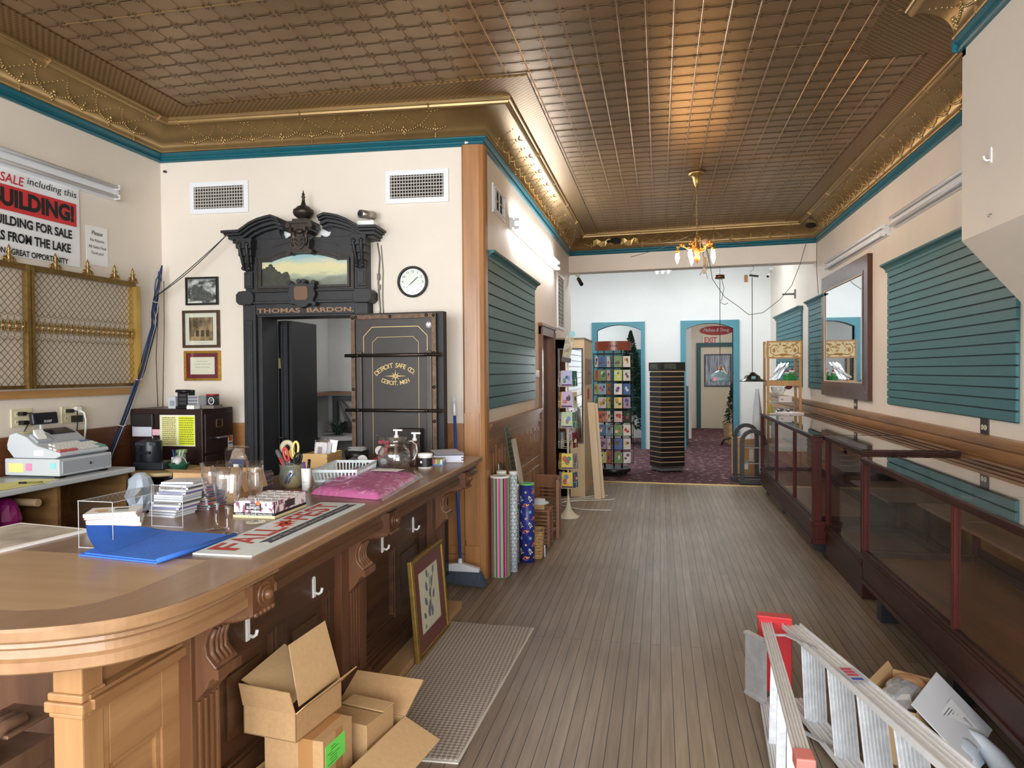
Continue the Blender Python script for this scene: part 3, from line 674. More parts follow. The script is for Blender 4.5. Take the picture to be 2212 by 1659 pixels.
# cast iron vault front
V = thing('vault_front', 'black cast-iron vault doorcase with painted landscape and urn finial', 'vault doorcase', onback(-2.725, 0), VA)
g = G()
for s_ in (-1, 1):
    a, b = sorted((s_*.515, s_*.41)); g.box(a, b, -.13, 0, 0, 2.14)
    a, b = sorted((s_*.49, s_*.435)); g.box(a, b, -.142, -.12, .3, 2.02); g.box(a+.012, b-.012, -.148, -.14, .34, 1.98)
    a, b = sorted((s_*.53, s_*.40)); g.box(a, b, -.15, 0, 0, .22)
    a, b = sorted((s_*.42, s_*.378)); g.box(a, b, -.09, .18, 0, 2.06)
g.box(-.515,.515,-.12,0,2.06,2.15); g.box(-.42,.42,-.1,.18,2.045,2.075)
g.box(-.50,.50,-.11,0,2.15,2.66); g.box(-.52,.52,-.15,0,2.145,2.165); g.box(-.505,.505,-.135,0,2.165,2.235); g.box(-.515,.515,-.15,0,2.235,2.25)
for s_ in (-1, 1):                   # shaped corner blocks and consoles
    g.plate([(s_*.555,2.165),(s_*.53,2.14),(s_*.43,2.14),(s_*.41,2.165),(s_*.41,2.22),(s_*.43,2.245),(s_*.53,2.245),(s_*.555,2.22)][::-s_], -.165, 0)
    a, b = sorted((s_*.50, s_*.43)); g.box(a, b, -.135, -.1, 2.27, 2.4); g.box(a+.01, b-.01, -.142, -.13, 2.285, 2.385)
    for k in range(4):
        z = 2.41+.055*k; wd = .035+.009*k; c = s_*.465; g.box(c-wd, c+wd, -.14-.022*k, -.08, z, z+.056)
    for x in (-.02, .02): g.cyl((s_*.465+x,-.165,2.44),(s_*.465+x*1.6,-.215,2.60),.011,.014,8); g.ball((s_*.465+x*1.2,-.165,2.425),.016,8,6)
    for x in (-.03,.03): g.ball((s_*.465+x,-.205,2.605),(.022,.02,.018),8,6)
    g.box(*sorted((s_*.53,s_*.40)), -.2, 0, 2.625, 2.655)
TOP = [(-.628,2.712),(-.485,2.714),(-.445,2.738),(-.40,2.768),(-.33,2.797),(-.26,2.814),(-.215,2.821),(-.16,2.80)]
for sg in (1, -1):
    for (dz0, dz1, dep, cut) in ((0,.02,.25,0),(.02,.036,.225,.012),(.036,.062,.19,.03),(.062,.085,.15,.045)):
        up = [(x+ (cut if i == 0 else 0), z-dz0) for i, (x, z) in enumerate(TOP)]; dn = [(x+(cut if i == 0 else 0), z-dz1) for i, (x, z) in enumerate(TOP)]
        P_ = [(sg*x, z) for x, z in up+dn[::-1]]; g.plate(P_ if sg < 0 else P_[::-1], -dep, 0)
    P_ = [(sg*x, z-.08) for x, z in TOP[1:7]] + [(sg*-.215,2.71),(sg*-.20,2.672),(sg*-.165,2.656),(sg*-.13,2.68),(sg*-.12,2.60),(sg*-.50,2.60)]
    g.plate(P_ if sg < 0 else P_[::-1], -.10, -.02)
obj('casing', g, IRON, V, .003)
for s_ in (-1,1): obj('white_patch', G().plate([(s_*.215,2.80),(s_*.09,2.80),(s_*.09,2.70),(s_*.125,2.66),(s_*.17,2.645),(s_*.215,2.66),(s_*.22,2.74)][::s_], -.012, -.002), PAPER, V)
pp = [(-.355,2.285),(-.355,2.474),(-.27,2.474)] + [(-.27+.54*i/12, 2.478+.05*(1-(2*i/12-1)**2)) for i in range(13)] + [(.27,2.474),(.355,2.474),(.355,2.285)]
def grow(P, d): return [(x+(d if x > .28 else -d if x < -.28 else 0), z+(d if z > 2.4 else -d)) for x, z in P]
g = G(); g.ring(grow(pp,.05), grow(pp,.036), -.128, -.1); g.ring(grow(pp,.036), grow(pp,.022), -.122, -.1); g.ring(grow(pp,.018), pp, -.135, -.1)
pq = [(x, z+.095) for x, z in grow(pp, .02)][2:-2]; 
for i in range(len(pq)-1): g.bar((pq[i][0],-.112,pq[i][1]), (pq[i+1][0],-.112,pq[i+1][1]), .012, .01, (0,1,0))
obj('moulding', g, mat('worn_iron', C(52,48,46), .45, .3, .4, 14), V)
def painting():
    m = bpy.data.materials.new('old_landscape'); m.use_nodes = True; N = m.node_tree.nodes; L = m.node_tree.links; b = N['Principled BSDF']; b.inputs['Roughness'].default_value = .35
    tc = N.new('ShaderNodeTexCoord'); mp = N.new('ShaderNodeMapping'); mp.inputs['Scale'].default_value = (1,1,3); n = N.new('ShaderNodeTexNoise'); n.inputs['Scale'].default_value = 7; n.inputs['Detail'].default_value = 6
    sx = N.new('ShaderNodeSeparateXYZ'); ad = N.new('ShaderNodeMath'); ad.operation = 'MULTIPLY_ADD'; ad.inputs[1].default_value = 4.0; ad.inputs[2].default_value = -9.3
    a2 = N.new('ShaderNodeMath'); a2.operation = 'MULTIPLY_ADD'; a2.inputs[1].default_value = .5
    r = N.new('ShaderNodeValToRGB'); e = r.color_ramp.elements; e[0].position = .0; e[0].color = (*C(92,100,84),1); e[1].position = 1; e[1].color = (*C(150,186,190),1)
    for p, c in ((.28,C(120,128,112)),(.36,C(150,160,140)),(.5,C(206,204,160)),(.72,C(214,206,160))): q = e.new(p); q.color = (*c, 1)
    L.new(tc.outputs['Object'], mp.inputs[0]); L.new(mp.outputs[0], n.inputs['Vector']); L.new(tc.outputs['Object'], sx.inputs[0]); L.new(sx.outputs['Z'], ad.inputs[0]); L.new(n.outputs['Fac'], a2.inputs[0]); L.new(ad.outputs[0], a2.inputs[2]); L.new(a2.outputs[0], r.inputs[0]); L.new(r.outputs[0], b.inputs['Base Color'])
    return m
g = G(); g.mi(0).plate(pp, -.116, -.1)
g.mi(1).plate([(-.355,2.286),(-.355,2.415),(-.345,2.428),(-.33,2.424),(-.32,2.44),(-.305,2.436),(-.298,2.455),(-.28,2.462),(-.268,2.452),(-.262,2.436),(-.248,2.434),(-.246,2.418),(-.232,2.412),(-.226,2.40),(-.205,2.398),(-.198,2.385),(-.185,2.382),(-.17,2.392),(-.15,2.396),(-.138,2.392),(-.13,2.372),(-.122,2.36),(-.124,2.338),(-.11,2.326),(-.10,2.305),(-.085,2.286)][::-1], -.118, -.114)
obj('painting', g, [painting(), mat('painted_trees', C(58,62,48), .4, 0, .5, 30)], V)
g = G()                              # central cartouche and urn
g.plate([(-.095,2.755),(.095,2.755),(.085,2.70),(.06,2.68),(.08,2.62),(.07,2.56),(.095,2.53),(-.095,2.53),(-.07,2.56),(-.08,2.62),(-.06,2.68),(-.085,2.70)], -.2, -.05)
g.box(-.1,.1,-.215,-.05,2.752,2.77); g.box(-.06,.06,-.2,-.06,2.77,2.79)
for s_ in (-1,1):
    g.cyl((s_*.09,-.22,2.735),(s_*.09,-.06,2.735),.02,n=12); g.cyl((s_*.085,-.21,2.535),(s_*.085,-.06,2.535),.018,n=12); g.ball((s_*.05,-.205,2.66),(.022,.014,.04),8,6)
    g.tube([(s_*.055,-.205,2.72),(s_*.07,-.21,2.69),(s_*.05,-.21,2.66),(s_*.062,-.21,2.62),(s_*.05,-.21,2.58)], .01, 6)
g.plate([(-.045,2.65),(.045,2.65),(.05,2.60),(.03,2.565),(0,2.55),(-.03,2.565),(-.05,2.60)], -.215, -.19); g.tube([(-.03,-.217,2.63),(0,-.217,2.605),(.03,-.217,2.63)], .006, 6); g.tube([(-.03,-.217,2.60),(.0,-.217,2.575),(.03,-.217,2.60)], .006, 6); g.ball((0,-.21,2.69),(.035,.014,.02),8,6)
obj('cartouche', g, mat('bronzed_iron', C(62,54,48), .4, .4, .4, 20), V)
g = G(); g.lathe([(.0,3.03),(.006,3.005),(.012,2.99),(.008,2.98),(.018,2.972),(.010,2.965),(.014,2.93),(.024,2.905),(.05,2.895),(.055,2.885),(.078,2.87),(.082,2.85),(.072,2.828),(.05,2.81),(.026,2.80),(.026,2.795),(.035,2.79),(.035,2.785)], (0,-.125,0), 20, True)
for k in range(10):
    a = 2*PI*k/10; g.ball((.07*math.cos(a), -.125+.07*math.sin(a), 2.853), (.012,.012,.022), 6, 5)
obj('urn_finial', g, mat('bronzed_iron', C(62,54,48)), V)
g = G()
g.plate([(-.11,2.29),(-.08,2.30),(-.05,2.285),(-.02,2.305),(.02,2.305),(.05,2.285),(.08,2.30),(.11,2.29),(.10,2.25),(.115,2.21),(.095,2.17),(.10,2.135),(.06,2.135),(.035,2.115),(0,2.105),(-.035,2.115),(-.06,2.135),(-.10,2.135),(-.095,2.17),(-.115,2.21),(-.10,2.25)], -.185, -.1)
for x, z in ((-.1,2.30),(.1,2.30),(.105,2.135),(-.02,2.31),(.02,2.31)): g.cyl((x,-.195,z),(x,-.12,z),.017,n=12)
obj('shield', g, IRON, V, .003)
g = G(); o8 = [(-.055,2.18),(-.04,2.165),(.04,2.165),(.055,2.18),(.055,2.255),(.04,2.27),(-.04,2.27),(-.055,2.255)]; g.plate(o8, -.192, -.18); obj('plaque', g, mat('plaque_brown', C(112,84,66), .5, .3), V)
g = letters(G(), [dict(body='THOMAS  BARDON.', w=.80, h=.034, x=.0, y=2.076, bold=.02, align='C')], -.1215); obj('lettering', g, mat('dull_gilt', C(150,116,84), .5, .3), V)

# heavy vault door standing open against the wall
D = thing('vault_door', 'open black safe door with locking bars and gilt lettering, folded back against the wall', 'vault door', (-2.29, 5.06, 0), -.07)
DB = mat('door_plate', C(70,67,66), .42, .3, .15, 5, bump=.03, bs=40)
g = G().box(0,.745,-.02,.05,.09,2.045).box(.02,.70,-.045,-.02,.11,2.03); obj('slab', g, IRON, D, .003)
g = G().box(.055,.665,-.052,-.045,.145,1.995); obj('inner_plate', g, DB, D)
g = G().frame(.018,.702,.11,2.03,.032,-.062,-.044); obj('edge_strip', g, RUST, D)
RIV = mat('rivet_iron', C(54,48,44), .35, .6)
def riv(x, z, y=-.062, r=.013): return G().ball((0,0,0),(r,.008,r),10,6), (x, y, z)
rv = obj('rivet', riv(0,0)[0], RIV, D, loc=(.034,-.064,1.72))
for x, z in ((.034,2.01),(.06,2.014),(.34,2.014),(.63,2.016),(.686,2.014),(.686,1.74),(.034,1.475),(.686,1.49),(.034,1.24),(.686,1.24)):
    c = rv.copy(); COL.objects.link(c); c.parent = D; c.location = (x,-.064,z)
for z in (1.727,1.318):
    b = obj('locking_bar', G().cyl((-.02,-.085,z),(.755,-.085,z),.0125,n=12), mat('dark_steel', C(70,62,58), .3, .8), D)
for x in (.09,.652):
    g = G().box(x-.02,x+.02,-.078,-.05,.16,1.755); obj('strap', g, mat('strap_grey', C(84,80,78), .4, .5, .2, 10), D, .004)
g = G()
for x, z in ((.09,1.727),(.642,1.73),(.668,1.73),(.09,1.318),(.642,1.32),(.668,1.32)): g.ball((x,-.1,z),(.012,.01,.012),10,6)
obj('bolt_heads', g, mat('rivet_iron', C(54,48,44)), D)
GILT = mat('gilt_line', C(206,182,124), .4, .4)
def gline(g, pts, wd, y):
    for p, q in zip(pts, pts[1:]): g.bar((p[0],y,p[1]), (q[0],y,q[1]), wd, .0015, (0,1,0))
g = G(); gline(g, [(.118,1.75),(.118,1.868),(.188,1.938),(.56,1.938),(.632,1.868),(.632,1.75)], .005, -.0535); gline(g, [(.19,.9),(.19,1.822),(.232,1.862),(.52,1.862),(.562,1.822),(.562,.9)], .003, -.0535)
obj('gilt_border', g, GILT, D)
g = G(); cx, r = .376, .20
def arc_text(g, body, cx, cz, r, a0, a1, h, top=True):
    n = len(body)
    for i, ch in enumerate(body):
        if ch == ' ': continue
        a = a0+(a1-a0)*(i+.5)/n; vs, fs = text_mesh(ch, h=h, align='C', bold=.01); rot = (PI/2-a) if top else -(a+PI/2) + 0
        al = a-PI/2 if top else a+PI/2
        R_ = r if top else r
        g.add([(cx+R_*math.cos(a)+x*math.cos(al)-y*math.sin(al), -.0545, cz+R_*math.sin(a)+x*math.sin(al)+y*math.cos(al)) for x, y in vs], fs)
arc_text(g, 'DETROIT SAFE CO.', cx, 1.42, .215, PI/2+.76, PI/2-.76, .034)
arc_text(g, 'DETROIT, MICH', cx, 1.79, .285, -PI/2-.40, -PI/2+.40, .03, False)
obj('lettering', g, GILT, D)
g = G()
for k in range(8):
    a = PI/4*k; l = .088 if k % 4 == 0 else .06 if k % 2 == 0 else .045; w2 = .006
    g.add([(cx+l*math.cos(a),-.0545,1.572+l*math.sin(a)*.8), (cx-w2*math.sin(a),-.0545,1.572+w2*math.cos(a)), (cx+w2*math.sin(a),-.0545,1.572-w2*math.cos(a))], [(0,1,2)])
obj('gilt_star', g, GILT, D)
g = G().box(.42,.60,-.13,-.05,.86,1.19); obj('lock_box', g, mat('lock_black', C(48,42,40), .4, .3), D, .008)
g = G().cyl((.645,-.054,1.945),(.645,-.0565,1.945),.024,n=20); st = obj('round_sticker', g, plain(150,146,150,.5), D)
g = G(); g.plate([(.645,1.93),(.661,1.948),(.659,1.957),(.651,1.959),(.645,1.953),(.639,1.959),(.631,1.957),(.629,1.948)], -.058, -.0565); obj('heart', g, PAPER, st)
# inner leaf and lining inside the opening
ID = thing('inner_vault_door', 'dark inner vault door leaf swung inward with a small T-handle', 'vault door', onback(-3.255, 0, -.26), VA)
g = G().box(0,.20,0,.02,.02,2.04); g.box(.16,.21,-.03,.02,.02,2.04); g.box(.20,.235,.0,.5,.02,2.04); obj('leaf', g, mat('lining_black', C(24,24,26), .5, .2), ID)
g = G().box(.155,.165,-.035,-.028,.05,2.0).box(.188,.194,-.036,-.028,.05,2.0); obj('edge', g, mat('edge_grey', C(66,70,76), .4, .5), ID)
g = G().cyl((.15,-.03,1.06),(.15,-.09,1.06),.008,n=8).cyl((.10,-.09,1.06),(.2,-.09,1.06),.007,n=8); obj('handle', g, mat('dark_steel', C(70,62,58)), ID)
solo('paper_tag', G().rbox((0,0,0),(.115,.002,.085),ry=-.05), plain(214,190,124,.7), 'yellowed paper card stuck on the dark lining inside the vault doorway', 'card', onback(-3.175, 1.68, -.25), VA)
# things inside the vault room
GREYB = wood('grey_boards', C(112,110,108), C(80,78,78), 'x', 9, .6)
solo('wall_shelf', G().box(-3.3,-2.0,6.50,6.715,1.385,1.41).box(-3.31,-3.1,5.7,6.715,1.385,1.41), wood('brown_shelf', C(120,84,62), C(92,62,44), 'x', 9), 'brown corner shelf fixed to the vault room walls', 'shelf')
t = thing('plank_panel', 'grey chevron plank panel standing on the vault bench, under the shelf', 'panel', (-2.85, 6.62, 1.004))
obj('frame', G().frame(-.36,.3,.0,.36,.045,-.03,.03), mat('dark_grey_wood', C(64,64,66), .6), t)
g = G()
for i in range(7):
    x = -.5+.15*i; pts = [(x,.34),(x+.055,.34),(x+.35,.02),(x+.295,.02)]; pts = [(min(max(a,-.32),.26), b) for a, b in pts]; g.plate(pts, -.01, .01)
obj('planks', g, GREYB, t)
t = thing('bench', 'grey plank bench table inside the vault with diagonal braces', 'bench', (-2.75, 6.25, 0))
obj('top', G().slab([(-.56,.45),(-.56,-.05),(-.34,-.16),(-.26,-.16),(.5,.22),(.5,.45)], .965, 1.0), mat('bench_grey', C(150,148,146), .5, 0, .15, 6), t)
g = G(); g.plate([(-.5,.0),(-.5,.95),(-.45,.95),(-.45,.0)], -.12, -.06); g.plate([(-.32,.0),(-.32,.95),(-.24,.95),(-.24,.0)], -.15, -.07); g.plate([(-.46,.8),(-.46,.93),(-.1,.5),(-.1,.37)], -.1, -.06); g.plate([(-.22,.6),(-.22,.75),(.3,.15),(.3,.0)], .0, .04); g.box(.42,.48,.1,.2,0,.965)
obj('legs', g, mat('dark_grey_wood', C(64,64,66)), t)
def spiky(n, r, h, seed, w_=.012):
    g = G(); q = random.Random(seed)
    for i in range(n):
        a = q.uniform(0, 2*PI); l = r*q.uniform(.5, 1); z = h*q.uniform(.4, 1); b = Vector((q.uniform(-.2,.2)*r, q.uniform(-.2,.2)*r, .0)); tip = Vector((l*math.cos(a), l*math.sin(a), z)); m_ = (b+tip)*.5+Vector((0,0,.25*h)); s_ = Vector((-math.sin(a), math.cos(a), 0))*w_
        g.add([b, m_+s_, tip, m_-s_], [(0,1,2,3)])
    return g
solo('greenery', spiky(90,.17,.15,4), mat('pine_green', C(44,66,50), .6, 0, .4, 20), 'small sprig of artificial greenery lying on the vault bench', 'plant', (-3.03,6.34,1.0))

# clock, pictures, camera
t = thing('wall_clock', 'round white wall clock with black rim on the vault wall', 'clock', onback(-1.885, 2.305), VA)
obj('rim', G().lathe([(.112,0),(.123,.012),(.12,.03),(.112,.034),(.104,.028),(.102,.01)], n=40).xf(0, Matrix.Rotation(PI/2,4,'X')), BLACK, t)
obj('dial', G().cyl((0,-.008,0),(0,-.012,0),.106,n=40), plain(244,244,240,.5), t)
g = G(); L_ = []
for k in range(12):
    a = PI/2-2*PI*(k+1)/12; L_.append(dict(body=str(k+1), h=.017, x=.08*math.cos(a), y=.08*math.sin(a)-.008, align='C', bold=.01))
obj('numerals', letters(g, L_, -.0125), INK, t)
def hand(a, l, wd): return G().bar((-.02*math.cos(a),-.014,-.02*math.sin(a)), (l*math.cos(a),-.014,l*math.sin(a)), wd, .001, (0,1,0))
obj('hour_hand', hand(PI/2-2*PI*1.63/12,.055,.006), INK, t); obj('minute_hand', hand(PI/2-2*PI*38/60,.08,.004), INK, t)
obj('glass', G().cyl((0,-.026,0),(0,-.028,0),.104,n=40), GLASS, t)
def picture(name, label, loc, rz, w_, h_, fw, fm, mat_m, mw, art, cat='picture', art2=None):
    t = thing(name, label, cat, loc, rz)
    obj('frame', G().frame(-w_/2,w_/2,-h_/2,h_/2,fw,-.022,0).frame(-w_/2+fw*.3,w_/2-fw*.3,-h_/2+fw*.3,h_/2-fw*.3,fw*.3,-.027,-.01), fm, t)
    obj('mount', G().box(-w_/2+fw*.8,w_/2-fw*.8,-.012,-.002,-h_/2+fw*.8,h_/2-fw*.8), mat_m, t)
    o = obj('print', G().box(-w_/2+fw+mw,w_/2-fw-mw,-.0135,-.012,-h_/2+fw+mw,h_/2-fw-mw), art, t)
    obj('glass', G().box(-w_/2+fw*.9,w_/2-fw*.9,-.018,-.017,-h_/2+fw*.9,h_/2-fw*.9), GLASS, t)
    return t, o
t, o = picture('framed_photo', 'topmost framed picture on the vault wall, black and white street photograph in black frame', onback(-3.66,2.275), VA, .285, .228, .016, BLACK, plain(150,150,148,.6), .004, mat('grey_photo', C(214,214,212), .5, 0, 0, 13, (1,1,1.6), C(52,54,54), lo=.42, hi=.62))
g = G().plate([(-.10,-.05),(-.08,.05),(-.06,.055),(.06,-.01),(.08,-.02),(.1,-.08),(-.1,-.08)], -.015, -.0135); obj('building', g, mat('photo_mid', C(92,94,94), .5, 0, .5, 40), o)
obj('caption', G().box(-.125,-.0,-.0155,-.0135,-.1,-.085), plain(226,224,214), o)
t, o = picture('framed_photo', 'middle framed picture on the vault wall, sepia photo with pale mount', onback(-3.672,1.965), VA, .325, .305, .022, wood('dark_frame', C(98,70,50), C(60,42,30), 'x', 20), plain(226,220,204,.7), .035, mat('sepia_photo', C(176,148,110), .5, 0, 0, 9, (1,1,.6), C(70,52,38), lo=.42, hi=.6))
g = G()
for k in range(4): g.box(-.09+.045*k,-.065+.045*k,-.015,-.0135,-.06,-.01)
obj('building', g, mat('sepia_dark', C(64,48,36), .6), o)
t, o = picture('framed_certificate', 'lowest framed picture on the vault wall, certificate on maroon mount in gold frame', onback(-3.665,1.665), VA, .318, .245, .02, mat('gilt_frame', C(196,156,72), .35, .8, .3, 40), plain(112,28,44,.7), .032, plain(232,226,204,.7))
g = letters(G(), [dict(body='~~~~~~~', w=.1, y=.03, align='C', shear=.3), dict(body='~ ~~~ ~~~~ ~~', w=.15, h=.02, y=.005, align='C'), dict(body='~~~~ ~~ ~~~', w=.13, h=.02, y=-.02, align='C')], -.0142); obj('lettering', g, plain(110,90,80), o)
t = thing('security_camera', 'silver bullet security camera on white box on top of the vault cornice', 'camera', onback(-2.205, 2.714, .1), VA)
obj('base_box', G().box(-.075,.06,-.06,.05,0,.05), WHITE, t, .003)
g = G().cyl((.03,.03,.105),(-.035,-.09,.095),.032,n=18); obj('body', g, plain(178,172,160,.3,.8), t)
g = G().cyl((-.035,-.0905,.095),(-.0365,-.093,.095),.027,n=18); obj('lens_ring', g, plain(60,66,84,.2), t); obj('lens', G().ball((-.037,-.094,.095),.012,10,6), BLACK, t)
obj('bracket', G().cyl((.02,0,.05),(.02,0,.08),.01,n=8).box(.0,.05,-.01,.03,.045,.055), STEEL, t)
g = G(); g.tube([(0,0,2.62),(.02,-.01,2.5),(.005,-.01,2.3),(.02,-.01,2.1),(.015,-.01,2.03)], .006, 6).tube([(.03,0,2.6),(.045,-.01,2.4),(.04,-.01,2.2),(.045,-.01,2.04)], .004, 6).rbox((.012,-.02,2.35),(.02,.02,.05)).rbox((.016,-.02,2.27),(.016,.016,.04))
solo('conduit_wires', g, plain(120,112,100,.5), 'bare camera wires hanging down the wall beside the vault cornice', 'wire', onback(-2.17,0), VA)
solo('cord_nail', G().cyl((0,0,0),(0,-.02,.0),.008,n=8).rbox((0,-.02,0),(.02,.01,.016)), plain(60,56,52), 'small dark nail near the wall corner under the picture rail', 'nail', onback(-3.97,3.26), VA)

# broom
t = thing('broom', 'blue handled angle broom leaning in the corner by the post', 'broom', (-1.46, 5.08, 0))
obj('handle', G().cyl((.0,0,.15),(-.055,.07,1.27),.0115,n=10), plain(34,72,150,.35), t)
g = G().cyl((-.055,.07,1.27),(-.058,.074,1.36),.0118,n=10).tube([(-.058,.074,1.36),(-.066,.07,1.385),(-.062,.07,1.41),(-.054,.074,1.40),(-.056,.074,1.37)], .004, 6); obj('hanger_cap', g, plain(214,220,228,.4), t)
g = G(); g.plate([(-.165,.125),(-.155,.16),(-.03,.175),(.02,.175),(.145,.145),(.15,.115),(-.165,.115)], -.025, .025); g.cyl((0,0,.165),(-.004,.004,.21),.02,.015,10); obj('head', g, plain(206,210,214,.4), t, .006)
g = G(); q = random.Random(2)
for i in range(420):
    u = q.uniform(-1,1); v = q.uniform(-.02,.02); x0 = .155*u; x1 = .02+.185*u; z1 = .004+q.uniform(0,.02)+ .03*(-u if u < 0 else 0); g.add([(x0-.0035,v,.118),(x0+.0035,v,.118),(x1+.0028,v*1.8,z1),(x1-.0028,v*1.8,z1)], [(0,1,2,3)])
g.add([(-.15,-.018,.118),(.145,-.018,.118),(.19,-.026,.012),(-.155,-.026,.04),(-.15,.018,.118),(.145,.018,.118),(.19,.026,.012),(-.155,.026,.04)], [(0,1,2,3),(4,7,6,5),(1,5,6,2),(0,3,7,4),(3,2,6,7)])
obj('bristles', g, mat('slate_bristle', C(58,68,82), .6, 0, .35, 60, (1,1,.1)), t)

# ---------------------------------------------------------------- desk, register, table and filing cabinet along the left wall
DOAK = wood('desk_oak', C(150,112,68), C(112,78,44), 'x', 16, .5)
t = thing('cashier_desk', 'white-topped oak desk with open cubbies under the cash register', 'desk', (-3.74, 3.0, 0))
g = G().box(-.26,.245,-1.0,1.2,.935,.97); obj('desktop', g, plain(206,210,212,.35), t, .008)
g = G()
for y in (-1.0,-.3,.17,.60,1.16): g.box(-.25,.20,y,y+.025,.0,.935)
g.box(-.25,-.235,-1.0,1.18,.05,.935); g.box(-.25,.2,-1.0,1.18,.05,.075); obj('carcass', g, DOAK, t)
for y0, y1, z in ((.195,.60,.62),(-.275,.17,.5)): obj('shelf', G().box(-.24,.17,y0,y1,z,z+.02), DOAK, t)
g = G(); vs = []; q = random.Random(8)
def crumple(c, r, seed, n=14, m=9, amp=.25):
    q = random.Random(seed); vs = []
    for i in range(m+1):
        a = PI*i/m
        for j in range(n):
            tt = 2*PI*j/n; k = 1+q.uniform(-amp, amp)*(0 if i in (0, m) else 1)
            vs.append((c[0]+r[0]*k*math.sin(a)*math.cos(tt), c[1]+r[1]*k*math.sin(a)*math.sin(tt), c[2]-r[2]*math.cos(a)*(1 if k > 1 else .96)))
    return vs, [(i*n+j, i*n+(j+1) % n, (i+1)*n+(j+1) % n, (i+1)*n+j) for i in range(m) for j in range(n)]
g = G(); g.add(*crumple((0,0,.13),(.09,.07,.13),3,12,8,.1)); solo('gift_bag', g, plain(150,26,112,.5), 'crumpled magenta bag stuffed into the desk cubby', 'bag', (-3.66,3.36,.645))
g = G().cyl((0,0,0),(-.3,.0,0),.022,n=14); solo('paper_roll', g, plain(196,168,130,.7), 'short brown paper roll lying in the desk cubby above the magenta bag', 'roll', (-3.57,3.50,.85))
g = G(); g.add(*crumple((0,0,-.1),(.075,.10,.15),5,12,8,.2)); g.add(*crumple((0.03,.06,-.16),(.05,.1,.06),9,10,6,.2))
solo('plastic_bag', g, mat('thin_white_plastic', C(206,220,236), .3), 'crumpled bluish white plastic bag hanging off the right end of the desk', 'bag', (-3.40,4.12,.90))

t = thing('cash_register', 'pale grey cash register with sloped keyboard and drawer on the white desktop', 'cash register', (-3.745,3.84,.97), LROT)
GREY = plain(206,212,218,.4); DGREY = plain(176,182,190,.4); BL = plain(36,38,44,.2)
obj('drawer_case', G().box(-.21,.21,-.195,.20,.015,.118), GREY, t, .006)
dr = obj('drawer', G().box(-.19,.19,-.2,-.19,.03,.105), DGREY, t, .003); obj('lock', G().cyl((.02,-.2,.07),(.02,-.206,.07),.009,n=12), STEEL, dr)
for x in (-.17,.17): obj('foot', G().box(x-.02,x+.02,-.18,-.14,0,.015), BLACK, t)
def prof_x(g, P, x0, x1): return g.prism(P, (x0,0,0), (0,1,0), (0,0,1), (x1-x0,0,0))
g = prof_x(G(), [(-.19,.135),(-.185,.155),(-.02,.196),(.0,.205),(.06,.25),(.13,.275),(.18,.262),(.2,.20),(.195,.17),(.15,.12),(-.15,.12)], -.195, .195); obj('body', g, GREY, t, .006)
g = prof_x(G(), [(-.002,.207),(.058,.252),(.128,.277),(.126,.281),(.056,.256),(-.004,.211)], -.03, .19); obj('top_panel', g, DGREY, t)
g = prof_x(G(), [(.045,.249),(.125,.28),(.124,.284),(.044,.253)], -.02, .17); obj('display', g, BL, t)
g = prof_x(G(), [(-.0,.208),(.06,.254),(.05,.262),(-.01,.216)], -.17, -.06); obj('printer_cover', g, DGREY, t); 
g = prof_x(G(), [(.0,.214),(.05,.26),(.05,.29),(.045,.29)], -.15, -.085); obj('receipt', g, PAPER, t)
kc = [plain(238,238,234,.4), plain(214,110,110,.4), plain(90,120,170,.4), plain(120,178,166,.4)]
for r in range(5):
    for c in range(13):
        y = -.17+.03*r; z = .160+ (y+.185)*.2485; x = -.175+.0285*c
        if c < 2 and r > 2: continue
        k = 1 if (c < 5 and r == 0) else 2 if (c > 9 and r == 4) else 3 if (c > 10 and r < 2) else 0
        o = obj('key', G().rbox((0,0,.004),(.022,.021,.010), rx=.24), kc[k], t, loc=(x, y, z-.002))
g = G().box(-.0,.015,.14,.155,.262,.33); obj('pole', g, GREY, t)
g = G().rbox((.01,.13,.35),(.19,.035,.075), rx=-.15); rd = obj('rear_display', g, BL, t, .008)
g = G(); vs, fs = text_mesh('SHARP', w=.06, h=.016, align='C', bold=.02); g.add([(.02+x,.108,.325+y) for x, y in vs], fs); obj('lettering', g, plain(220,220,220), rd)
NOTEY = plain(240,236,150,.7); NOTEP = plain(244,150,190,.7); NOTEB = plain(150,226,232,.7)
def note(name, pts_y, z0, z1, m, x=-.2115): return obj(name, G().box(x-.0008, x, pts_y[0], pts_y[1], z0, z1), m, t)
note('sticky_note', (.06,.17), .035,.09, NOTEY); note('sticky_note', (-.0,.045), .045,.09, NOTEP); note('sticky_note', (-.17,-.13), .06,.095, NOTEB); note('sticky_note', (-.07,-.0), .135,.17, PAPER, -.1955)
obj('sticky_note', prof_x(G(), [(.10,.2715),(.145,.2745),(.145,.276),(.10,.273)], -.17, -.08), NOTEY, t)
for k, (x, y, r) in enumerate(((-3.62,3.48,.2),(-3.6,3.36,-.1),(-3.66,3.3,.35))):
    solo('note_paper', G().rbox((0,0,.001+.0015*k),(.2,.26,.001), rz=r), plain(236,234,150,.7), ['lower yellow ruled sheet on the desk, nearest the register', 'middle yellow ruled sheet on the desk in front of the register', 'topmost yellow ruled sheet on the desk, at the photo edge'][k], 'paper', (x,y,.97))
t = thing('pen', 'black and olive pen lying on the yellow sheets', 'pen', (-3.56,3.44,.979), .5)
obj('barrel', G().cyl((-.03,0,0),(.06,0,0),.005,n=8), plain(120,120,60), t); obj('cap', G().cyl((-.06,0,0),(-.02,0,0),.006,n=8), BLACK, t)
t = thing('wooden_chair', 'bentwood wooden chair behind the counter with curved top rail', 'chair', (-2.86,2.86,0), 2.5)
